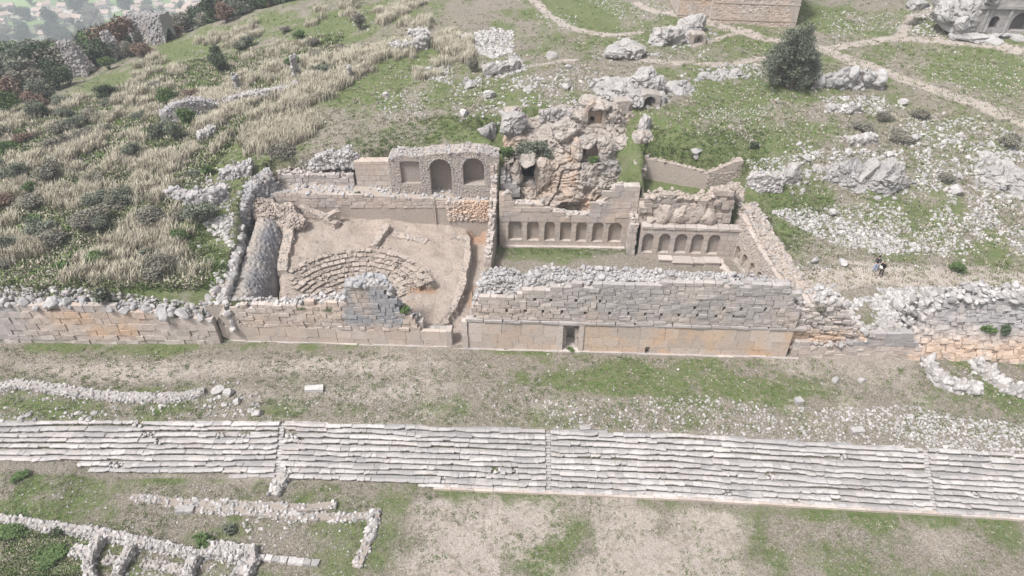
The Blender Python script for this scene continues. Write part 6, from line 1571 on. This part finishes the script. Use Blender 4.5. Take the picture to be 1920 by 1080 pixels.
for kind, px, py, w, h, lb in (
        ('dark', 410, 140, 3.6, 2.9, 'dark round evergreen bush on the green slope right of the ruin towers'), ('dark', 403, 108, 2.6, 1.9, 'smaller dark bush just behind the round one on the green slope'), ('olive', 290, 266, 2.6, 2.2, 'dusky bush in dry grass, left of its twin below the plastered ruin'), ('olive', 328, 268, 2.6, 2.2, 'dusky bush in dry grass, right of its twin below the plastered ruin'),
        ('olive', 245, 300, 2.6, 1.8, 'low dark bush amid dry grass at the left, above the green strip'), ('dark', 196, 186, 3.4, 2.0, 'dark bush growing over a small ruin in the dry grass'), ('bare', 538, 304, 3.0, 2.2, 'grey leafless bush on grass behind the theatre back wall'), ('bare', 515, 300, 2.2, 1.4, 'smaller pale leafless bush beside the grey one behind the theatre'),
        ('bare', 886, 138, 2.0, 2.2, 'dark twiggy bush beside the ragged pale rock bank'), ('bare', 675, 58, 2.4, 2.6, 'grey bush among the dry grass at the top'), ('olive', 186, 572, 1.7, 1.5, 'green shrub growing on top of the left retaining wall'), ('rust', 1744, 606, 2.2, 1.6, 'rust brown shrub growing on the rubble bank right of the hall'),
        ('bare', 1760, 610, 1.4, 1.0, 'grey green shrub touching the rust brown one on the rubble bank'), ('green', 1800, 514, 2.0, 1.0, 'low green shrub beside the footpath right of the people'), ('green', 1878, 606, 1.6, .8, 'green shrub on the leaning wall at right'), ('dark', 1905, 612, 1.5, 1.0, 'dark shrub on the leaning wall at the right edge'),
        ('bare', 1540, 592, 2.0, 1.3, 'grey shrub on the torn masonry stump'), ('green', 380, 1028, 1.7, 1.0, 'bright green shrub growing against the bottom left foundation'), ('olive', 430, 1002, 1.2, .7, 'small olive shrub in grass above the bright green one'), ('dark', 115, 1008, 1.1, .8, 'small dark shrub at the long foundation wall'),
        ('olive', 984, 300, 3.4, 2.4, 'dark shrub spilling over the cliff cave'), ('green', 955, 296, 2.4, 1.4, 'green shrub on the ledge between arched wall and cliff cave'), ('olive', 1018, 300, 2.6, 2.6, 'olive shrub on the cliff right of the cave'), ('dark', 1246, 390, 1.7, 1.5, 'dark shrub in the corner behind the second niche wall'),
        ('green', 1112, 305, 1.3, .8, 'small green shrub at the foot of the middle cliff tomb'), ('dark', 1416, 282, 1.2, .9, 'tiny dark bush at the end of a short track in the grass'), ('dark', 1210, 300, 1.2, .9, 'small dark bush at the cliff edge above the plastered wall'), ('green', 566, 586, 1.7, .8, 'green shrub on the theatre front wall, left of the grey masonry block'),
        ('green', 610, 586, 2.0, .8, 'leafy green shrub on the theatre front wall touching the grey masonry block'), ('green', 757, 596, 1.7, 1.1, 'green shrub at the right of the grey masonry block'), ('dark', 383, 598, .8, .8, 'small dark shrub at the end of the left retaining wall'), ('dark', 413, 602, .7, .7, 'small dark shrub on the theatre front wall near its left end'),
        ('bare', 1660, 230, 2.2, 1.2, 'grey brown scrub near the top of the scree'), ('bare', 1730, 225, 2.6, 1.2, 'dull brown scrub in the scree beside the path'), ('bare', 1690, 270, 2.8, 1.1, 'dull brown scrub left in the scree'), ('bare', 1620, 250, 2.4, 1.0, 'low brown scrub on grass left of the scree'), ('bare', 1895, 280, 2.6, 1.4, 'grey scrub in the scree at the right edge'), ('bare', 1775, 345, 2.4, 1.0, 'grey scrub in the middle of the scree'),
        ('green', 390, 330, 1.8, 1.0, 'green scrub on the strip above the broken block wall'), ('olive', 360, 335, 1.6, .8, 'dull scrub left of the green scrub on the strip'), ('green', 30, 905, 1.6, .5, 'low green clump at the left below the seating'), ('green', 20, 1010, 3.0, .8, 'broad low green thicket in the bottom left corner'), ('green', 90, 1060, 3.0, .7, 'low green thicket at the bottom edge left of the stone cell'), ('dark', 670, 410, .9, .5, 'tiny dark shrub on the theatre back ledge'), ('green', 1070, 660, 1.0, .3, 'low green clump at the hall doorway step'),
        ('olive', 60, 225, 3.4, 2.4, 'dusky bush among dry grass at the far left'), ('rust', 40, 270, 2.6, 1.6, 'rusty bush among dry grass at the left edge'), ('green', 8, 295, 3.0, 1.8, 'green bush at the left edge'), ('bare', 120, 280, 3.0, 1.6, 'grey scrub among dry grass at left'), ('olive', 460, 90, 3.2, 1.8, 'dull bush at the top of the green slope'), ('rust', 270, 105, 4.2, 3.0, 'yellow brown bush at the foot of the broad ruined tower'), ('bare', 240, 110, 3.5, 3.0, 'grey bush between pier and broad ruined tower')):
    c = G(np.array([px], float), np.array([py], float))[0]
    if 'cliff cave' in lb or 'right of the cave' in lb: c = PY(px, py, 66.2 if px != 955 else 64.8)
    elif 'middle cliff tomb' in lb: c = PY(px, py, 64.9)
    elif 'leaning wall' in lb: c = WR3.pt(WR3.uz(px, py)[0], 0.9, 5.6)
    elif 'torn masonry' in lb: c = WR2.pt(WR2.uz(px, py)[0], 0.5, WR2.uz(px, py)[1])
    elif 'theatre front wall' in lb or 'grey masonry block' in lb: u_, z_ = WT.uz(px, py); c = WT.pt(u_, 0.4, z_)
    elif 'top of the left retaining' in lb or 'end of the left retaining' in lb: u_, z_ = WL.uz(px, py); c = WL.pt(u_, 0.5, z_)
    elif 'back ledge' in lb: u_, z_ = WB.uz(px, 372); c = WB.pt(u_, 0.5, z_)
    elif 'foot of' not in lb: c = c + np.array([0, w * 0.25, 0])
    bush(kind, c, w, h, lb)
for zone, m_ in (([(-20, 250), (130, 190), (330, 150), (440, 190), (400, 260), (310, 330), (290, 430), (0, 520)], 44), ([(60, 440), (400, 400), (420, 520), (80, 530)], 14), ([(420, 60), (600, 20), (700, 60), (640, 150), (470, 200)], 9)):
    q = px_poly(zone, m_); pp = G(q[:, 0], q[:, 1])
    for c in pp:
        kd = rng.choice(['bare', 'olive', 'green', 'rust'], p=[.46, .28, .2, .06]); w = rng.uniform(1.4, 3.6)
        bush(kd, c, w, w * rng.uniform(0.45, 0.7), {'bare': 'grey twiggy scrub among the dry grass of the left slope', 'olive': 'dull olive scrub among the dry grass of the left slope', 'green': 'green scrub among the dry grass of the left slope', 'rust': 'reddish scrub among the dry grass of the left slope'}[kd], 'scrub_bush', 'bush', 'scrub among the dry grass')
# the wood beyond the ridge
WOODL = {'dark': 'dark evergreen crown in the wood beyond the left ridge', 'green': 'bright green crown in the wood beyond the left ridge', 'rust': 'rust brown autumn crown in the wood beyond the left ridge', 'bare': 'bare grey crown in the wood beyond the left ridge', 'olive': 'dusky olive crown in the wood beyond the left ridge'}
n = 0
r_ = np.random.default_rng(3)
for k in range(900):
    t = r_.random(); s_ = r_.uniform(0, 8.0); seg = min(int(s_), 7); A2, B2 = RIDGE[1 + seg], RIDGE[2 + seg]
    f = s_ - seg; c = A2 * (1 - f) + B2 * f; dd = (B2 - A2) / np.linalg.norm(B2 - A2); nn = np.array([-dd[1], dd[0]])
    o_ = r_.uniform(-2, 60) ; c = c + nn * o_
    z = H(c[0], c[1]); v = np.array([c[0], c[1], z]) - CAMP; dep = v @ FWD; 
    if dep < 10: continue
    px = 960 + FOC * v[0] / dep; py = 540 - FOC * (v @ UPV) / dep
    if not (-120 < px < 620) or py > 240: continue
    kd = r_.choice(['dark', 'green', 'rust', 'bare', 'olive'], p=[.30, .14, .08, .28, .20]); w = r_.uniform(4.0, 8.0)
    if 330 < px < 430 and o_ < 6: continue
    bush(kd, (c[0], c[1], z - 0.4), w, w * r_.uniform(0.6, 0.9), WOODL[kd], 'woodland_tree', 'tree', 'trees of the wood beyond the ridge'); n += 1
    if n > 210: break
for px, py, w, kd in ((60, 175, 5.5, 'bare'), (110, 165, 5, 'dark'), (30, 190, 5, 'rust'), (90, 190, 4.5, 'olive'), (130, 160, 3.5, 'green'), (15, 165, 6, 'olive'), (50, 150, 6, 'bare'), (100, 145, 5, 'dark'), (185, 120, 4.5, 'dark'), (205, 130, 3.5, 'green'), (20, 210, 4.5, 'green'), (75, 205, 3.5, 'rust'), (345, 60, 5, 'bare'), (375, 45, 5.5, 'olive'), (400, 38, 5.5, 'dark'), (430, 30, 6, 'bare'), (460, 22, 6, 'olive'), (490, 14, 5.5, 'dark'), (330, 70, 4, 'rust'), (520, 6, 5, 'green'), (425, 40, 4.5, 'rust'), (230, 95, 3.5, 'green'), (160, 110, 4, 'rust')):
    c = G(np.array([px], float), np.array([py], float))[0]
    bush(kd, c, w, w * 0.75, {'dark': 'dark bush at the near edge of the wood on the left ridge', 'green': 'green bush at the near edge of the wood on the left ridge', 'rust': 'rusty bush at the near edge of the wood on the left ridge', 'bare': 'leafless grey bush at the near edge of the wood on the left ridge', 'olive': 'dull olive bush at the near edge of the wood on the left ridge'}[kd], 'ridge_bush', 'bush', 'bushes along the left ridge')
# the large tree on the plateau
c = G(np.array([1482.0]), np.array([166.0]))[0]
tree = thing('evergreen_tree', 'large dense grey green tree standing alone beside the footpath junction', 'tree', c)
r = np.random.default_rng(9); lob = []
OUT = np.array([(1512, 40), (1498, 50), (1484, 62), (1462, 78), (1446, 96), (1438, 112), (1442, 124), (1432, 136), (1444, 146), (1462, 152), (1480, 158), (1500, 156), (1522, 150), (1544, 138), (1538, 122), (1532, 104), (1522, 86), (1526, 66), (1520, 48)], float)
q = px_poly(OUT, 130)
for px, py in q:
    p = PY(px, py, c[1] + 0.4 + r.uniform(-1.9, 1.9)); rr = r.uniform(0.4, 0.9); lob.append((p[0], p[1], p[2], rr, rr * 1.1, rr * r.uniform(0.7, 1.2)))
for px, py in OUT[::2]:
    p = PY(px, py, c[1] + r.uniform(-0.8, 0.8)); rr = r.uniform(0.22, 0.4); lob.append((p[0], p[1], p[2], rr, rr, rr * 1.2))
g = Geo(); V, F, T = leaf_cloud(r, lob, 19000, 0.15, 0.32); g.add(V, F, T); g.part('crown', M_LEAF_OLIVE, tree)
g = Geo(); tube(g, [c + [0, 0, -0.3], c + [0.1, 0.1, 1.2], c + [0.2, 0.2, 2.6], c + [0.5, 0.2, 4.6]], [0.42, 0.34, 0.26, 0.1], 9)
for l in lob[:14:2]:
    e = np.array(l[:3]); tube(g, [c + [0.1, 0.1, 1.2], (c + [0.1, 0.1, 1.4]) * 0.5 + e * 0.5, e], [0.18, 0.1, 0.04], 6)
g.part('trunk', M_BARK, tree)
# ------------------------------------------------------------------ the valley far below
VZ = -150.0
def valley_mat():
    m, nt, b = mat('valley_fields'); N = NT(nt); p = N.pos()
    mp = N.n('ShaderNodeMapping'); mp.inputs['Scale'].default_value = (0.009, 0.016, 0); mp.inputs['Rotation'].default_value = (0, 0, 0.3); N.l(p, mp.inputs['Vector'])
    v = N.n('ShaderNodeTexVoronoi', distance='CHEBYCHEV'); v.inputs['Scale'].default_value = 1.0; N.l(mp.outputs[0], v.inputs['Vector'])
    cr = N.n('ShaderNodeValToRGB'); e = cr.color_ramp.elements; cr.color_ramp.interpolation = 'CONSTANT'
    e[0].position = 0; e[0].color = (0.15, 0.23, 0.09, 1); e[1].position = 0.3; e[1].color = (0.24, 0.22, 0.15, 1)
    for q, c in ((0.5, (0.20, 0.29, 0.12, 1)), (0.7, (0.18, 0.19, 0.12, 1)), (0.85, (0.44, 0.42, 0.36, 1))):
        k = e.new(q); k.color = c
    sp = N.n('ShaderNodeSeparateColor'); N.l(v.outputs['Color'], sp.inputs[0]); N.l(sp.outputs[0], cr.inputs[0])
    n1 = N.noise(p, 0.05, 5); n2 = N.noise(p, 0.4, 4)
    c = N.mix(N.val('MULTIPLY', N.step(n1, 0.45, 0.65), 0.5), cr.outputs[0], (0.09, 0.105, 0.07)); c = N.mix(N.val('MULTIPLY', N.step(n2, .5, .7), .3), c, (0.3, 0.28, 0.24))
    N.l(c, b.inputs['Base Color']); return m
g = Geo(); xs_ = np.linspace(-2600, 1500, 60); ys_ = np.linspace(120, 3400, 60); X2, Y2 = np.meshgrid(xs_, ys_)
sheet(g, np.stack([X2, Y2, VZ + fbm2(X2 * 0.004, Y2 * 0.004, 3, 7) * 3], -1)); g.top('valley_floor', valley_mat(), 'pale hazy valley floor of fields far below the ridge', 'valley', kind='structure', smooth=True)
M_HWALL = flat_mat('house_wall', (0.50, 0.47, 0.43), (0.72, 0.70, 0.67), 0.3); M_ROOF = flat_mat('tiled_roof', (0.32, 0.23, 0.19), (0.48, 0.40, 0.36), 0.5); M_WIN = flat_mat('dark_window', (0.05, 0.05, 0.06), (0.09, 0.09, 0.1))
def house_meshes(seed):
    r = np.random.default_rng(seed); w, d, h = r.uniform(6, 10), r.uniform(5, 7), r.uniform(3.5, 6)
    W = Wall((-w / 2, -d / 2), (w / 2, -d / 2)); a = Geo(); boxes(a, W, 0, w, 0, d, -1, h)
    a.add(W.pt([0, 0, 0], [0, d, d / 2], [h, h, h + 2.2]), [(0, 1, 2)]); a.add(W.pt([w, w, w], [0, d, d / 2], [h, h, h + 2.2]), [(0, 2, 1)])
    b = Geo(); e = 0.5
    for s in (0, 1):
        d0 = -e if s == 0 else d + e
        V = W.pt([-e, w + e, w + e, -e] * 2, [d0, d0, d / 2, d / 2] * 2, [h - .35, h - .35, h + 2.25, h + 2.25, h - .15, h - .15, h + 2.45, h + 2.45]); b.add(V, BOXF)
    c = Geo(); k = np.arange(1.2, w - 1.2, 2.4); boxes(c, W, k, k + 1.0, -0.06, 0.1, h * 0.35, h * 0.35 + 1.3)
    res = []
    for nm, gq, m in (('wall', a, M_HWALL), ('roof', b, M_ROOF), ('window', c, M_WIN)):
        me = gq.mesh('house_' + nm, np.zeros(3)); me.materials.append(m); me.shade_flat(); res.append((nm, me))
    return res
HM = [house_meshes(k) for k in range(5)]
r_ = np.random.default_rng(21)
hpx = [(r_.uniform(-20, 480), r_.uniform(10, 48)) for _ in range(70)] + [(r_.uniform(0, 420), r_.uniform(45, 75)) for _ in range(10)]
for px, py in hpx:
    c = P(px, py, VZ); o = thing('village_house', 'small pale tiled house of the far village in the hazy valley', 'house', c, 'houses of the far village'); o.rotation_euler = (0, 0, r_.uniform(-0.8, 0.8))
    for nm, me in HM[int(r_.integers(0, 5))]:
        q = bpy.data.objects.new(nm, me); COL.objects.link(q); q.parent = o
for k in range(150):
    px, py = r_.uniform(-40, 560), r_.uniform(2, 130)
    if r_.random() < 0.3: py = r_.uniform(70, 120)
    c = P(px, py, VZ); w = r_.uniform(9, 20); kd = r_.choice(['dark', 'olive', 'bare'])
    bush(kd, c, w, w * 0.8, {'dark': 'dark tree of the hazy valley floor far below', 'olive': 'dull green tree of the hazy valley floor far below', 'bare': 'grey leafless tree of the hazy valley floor far below'}[kd], 'valley_tree', 'tree', 'trees on the valley floor')
for px, py, w, kd, lb in ((150, 26, 26, 'dark', 'large blue grey tree beside the far village, tallest in the valley'), (105, 50, 22, 'dark', 'broad dark tree in the valley before the far village')):
    bush(kd, P(px, py, VZ), w, w * 0.9, lb, 'valley_tree', 'tree')

# ------------------------------------------------------------------ two visitors on the footpath
M_SKIN = flat_mat('skin', (0.42, 0.27, 0.20), (0.48, 0.32, 0.24)); M_HAIR = flat_mat('black_hair', (0.012, 0.010, 0.010), (0.03, 0.025, 0.022))
M_NAVY = flat_mat('navy_jacket_cloth', (0.018, 0.02, 0.03), (0.035, 0.038, 0.055)); M_JEAN = flat_mat('pale_blue_denim', (0.25, 0.31, 0.44), (0.36, 0.42, 0.55)); M_BLACK = flat_mat('black_cloth', (0.010, 0.010, 0.011), (0.022, 0.022, 0.024))
M_GREYT = flat_mat('dark_grey_trousers', (0.06, 0.055, 0.06), (0.11, 0.10, 0.105)); M_SHOE = flat_mat('shoe_leather', (0.03, 0.028, 0.026), (0.06, 0.055, 0.05)); M_PAPER = flat_mat('white_paper', (0.72, 0.72, 0.70), (0.80, 0.80, 0.78))
def skin_mesh(name, chains, material, parent, sub=2):
    """one continuous skinned surface: chains of (x, y, z, radius); a chain starting with an int hangs on that vertex"""
    V = []; E = []; Rr = []
    for ch in chains:
        prev = None
        for q in ch:
            if isinstance(q, int): prev = q; continue
            V.append(q[:3]); Rr.append(q[3:] if len(q) > 4 else (q[3], q[3]))
            if prev is not None: E.append((prev, len(V) - 1))
            prev = len(V) - 1
    me = bpy.data.meshes.new(name); me.from_pydata(V, E, []); o = bpy.data.objects.new(name, me); COL.objects.link(o); o.parent = parent
    s = o.modifiers.new('skin', 'SKIN'); s.use_smooth_shade = True
    for i, rr in enumerate(Rr): me.skin_vertices[0].data[i].radius = rr
    me.skin_vertices[0].data[0].use_root = True
    u = o.modifiers.new('sub', 'SUBSURF'); u.levels = sub; u.render_levels = sub
    me.materials.append(material); return o
def person(px, py, face, label, jacket, trousers, hands_in, lean, holds=None):
    c = G(np.array([px], float), np.array([py], float))[0]
    t = thing('person', label, 'person', c); t.rotation_euler = (0, 0, face)
    L = lean
    sp = [(0, 0, .93, .115, .085), (0, -.01 + L * .2, 1.10, .11, .08), (0, L * .5, 1.30, .125, .085), (0, L * .8, 1.44, .09, .065), (0, L * .9, 1.51, .045, .045), (0, L * 1.1 - .01, 1.58, .062, .07), (0, L * 1.2 - .02, 1.66, .072, .085), (0, L * 1.25 - .01, 1.735, .055, .065)]
    def leg(s, f): return [0, (s * .095, 0.0, .86, .082), (s * .11, f * .5 - .02, .48, .058), (s * .115, f + .03, .10, .04), (s * .125, f - .06, .045, .042, .03), (s * .135, f - .17, .03, .04, .022)]
    def arm(s):
        a = [3, (s * .17, L * .8, 1.42, .055), (s * .235, L * .6 + .03, 1.16, .043)]
        a += [(s * .16, -.16 + L * .6, 1.02, .034), (s * .10, -.24 + L * .6, 1.03, .028, .02)] if hands_in else [(s * .24, -.06 + L * .3, .93, .034), (s * .235, -.10 + L * .3, .84, .03, .02)]
        return a
    b = skin_mesh('body', [sp, leg(1, .05), leg(-1, -.05), arm(1), arm(-1)], M_SKIN, t)
    # five fingers on each hand
    for s in (1, -1):
        hx, hy, hz = (s * .10, -.24 + L * .6, 1.03) if hands_in else (s * .235, -.10 + L * .3, .84)
        for k, ln in enumerate((.055, .07, .075, .068, .052)):
            if hands_in: ch = [(hx, hy, hz, .012), (hx - s * .02, hy - .03, hz + .02 - .018 * k, .009), (hx - s * (.03 + ln * .3), hy - .05 - ln * .4, hz + .025 - .018 * k, .008), (hx - s * (.05 + ln * .4), hy - .05 - ln * .3, hz + .02 - .018 * k, .007)]
            else: ch = [(hx, hy, hz, .012), (hx + s * .004, hy + .03 - .016 * k, hz - .04, .009), (hx, hy + .03 - .017 * k, hz - .05 - ln * .5, .008), (hx - s * .012, hy + .028 - .018 * k, hz - .05 - ln, .007)]
            skin_mesh('finger', [ch], M_SKIN, b, 1)
    e = .022
    skin_mesh('jacket', [[tuple(q[:3]) + tuple(v + e for v in q[3:]) for q in [(0, 0, .88, .125, .09)] + sp[1:5]]] + [[3] + [tuple(q[:3]) + tuple(v + .016 for v in q[3:]) for q in arm(s)[1:4]] for s in (1, -1)], jacket, t)
    skin_mesh('trousers', [[(0, 0, .97, .128, .098), (0, 0, .90, .13, .10)]] + [[1] + [tuple(q[:3]) + tuple(v + .02 for v in q[3:]) for q in leg(s, f)[1:4]] for s, f in ((1, .05), (-1, -.05))], trousers, t)
    for s, f in ((1, .05), (-1, -.05)): skin_mesh('shoe', [[(s * .115, f + .05, .06, .05, .045), (s * .125, f - .06, .05, .052, .042), (s * .135, f - .18, .04, .045, .032)]], M_SHOE, t)
    hy = L * 1.2
    skin_mesh('hair', [[(0, hy + .055, 1.60, .06, .055), (0, hy + .045, 1.68, .088, .08), (0, hy + .005, 1.76, .085, .07), (0, hy - .065, 1.765, .06, .04)]], M_HAIR, t)
    g = Geo()
    for s in (1, -1): v, f = ICO[2]; g.add(v * [.013, .008, .011] + [s * .031, hy - .098, 1.672], f)
    me = g.mesh('eye', np.zeros(3)); me.materials.append(M_HAIR); o = bpy.data.objects.new('eyes', me); COL.objects.link(o); o.parent = b
    skin_mesh('nose', [[(0, hy - .09, 1.675, .010), (0, hy - .115, 1.64, .014), (0, hy - .095, 1.625, .012)]], M_SKIN, b, 1)
    g = Geo(); v, f = ICO[2]; g.add(v * [.026, .006, .007] + [0, hy - .092, 1.60], f); me = g.mesh('mouth', np.zeros(3)); me.materials.append(flat_mat('lips', (.33, .16, .14), (.38, .19, .16))); o = bpy.data.objects.new('mouth', me); COL.objects.link(o); o.parent = b
    for s in (1, -1): skin_mesh('ear', [[(s * .078, hy, 1.68, .012, .02), (s * .084, hy + .008, 1.655, .011, .022), (s * .078, hy, 1.63, .008, .012)]], M_SKIN, b, 1)
    return t, c
person(1639, 509, 2.5, 'person in a dark navy jacket and pale blue jeans standing on the path', M_NAVY, M_JEAN, True, -.02)
p2, c2 = person(1650, 518, -1.15, 'person in black with dark grey trousers bending forward slightly over a white sheet', M_BLACK, M_GREYT, True, -.14)
g = Geo(); ca, sa = math.cos(-1.15), math.sin(-1.15)
ctr_ = c2 + np.array([-(-.36) * sa * 1.0, -.36 * ca, 1.05]); Wp = Wall(ctr_[:2] - .15 * np.array([ca, sa]), ctr_[:2] + .15 * np.array([ca, sa])); boxes(g, Wp, 0, .3, 0, .006, 1.02 + c2[2], 1.26 + c2[2], 0.004)
g.top('paper', M_PAPER, 'white sheet of paper held by the person in black', 'paper')

# ------------------------------------------------------------------ the air
hz = bpy.data.materials.new('valley_air'); hz.use_nodes = True; hn = hz.node_tree; hn.nodes.clear()
ho = hn.nodes.new('ShaderNodeOutputMaterial'); hv = hn.nodes.new('ShaderNodeVolumePrincipled')
hv.inputs['Color'].default_value = (0.86, 0.91, 1.0, 1); hv.inputs['Density'].default_value = 0.00055; hv.inputs['Anisotropy'].default_value = 0.0
hn.links.new(hv.outputs[0], ho.inputs['Volume'])
g = Geo(); Wz = Wall((-2700, -60), (1600, -60)); boxes(g, Wz, 0, 4300, 0, 3560, -160, 60); o = g.top('haze', hz, 'thin pale haze filling the air down to the valley', 'haze', kind='stuff')
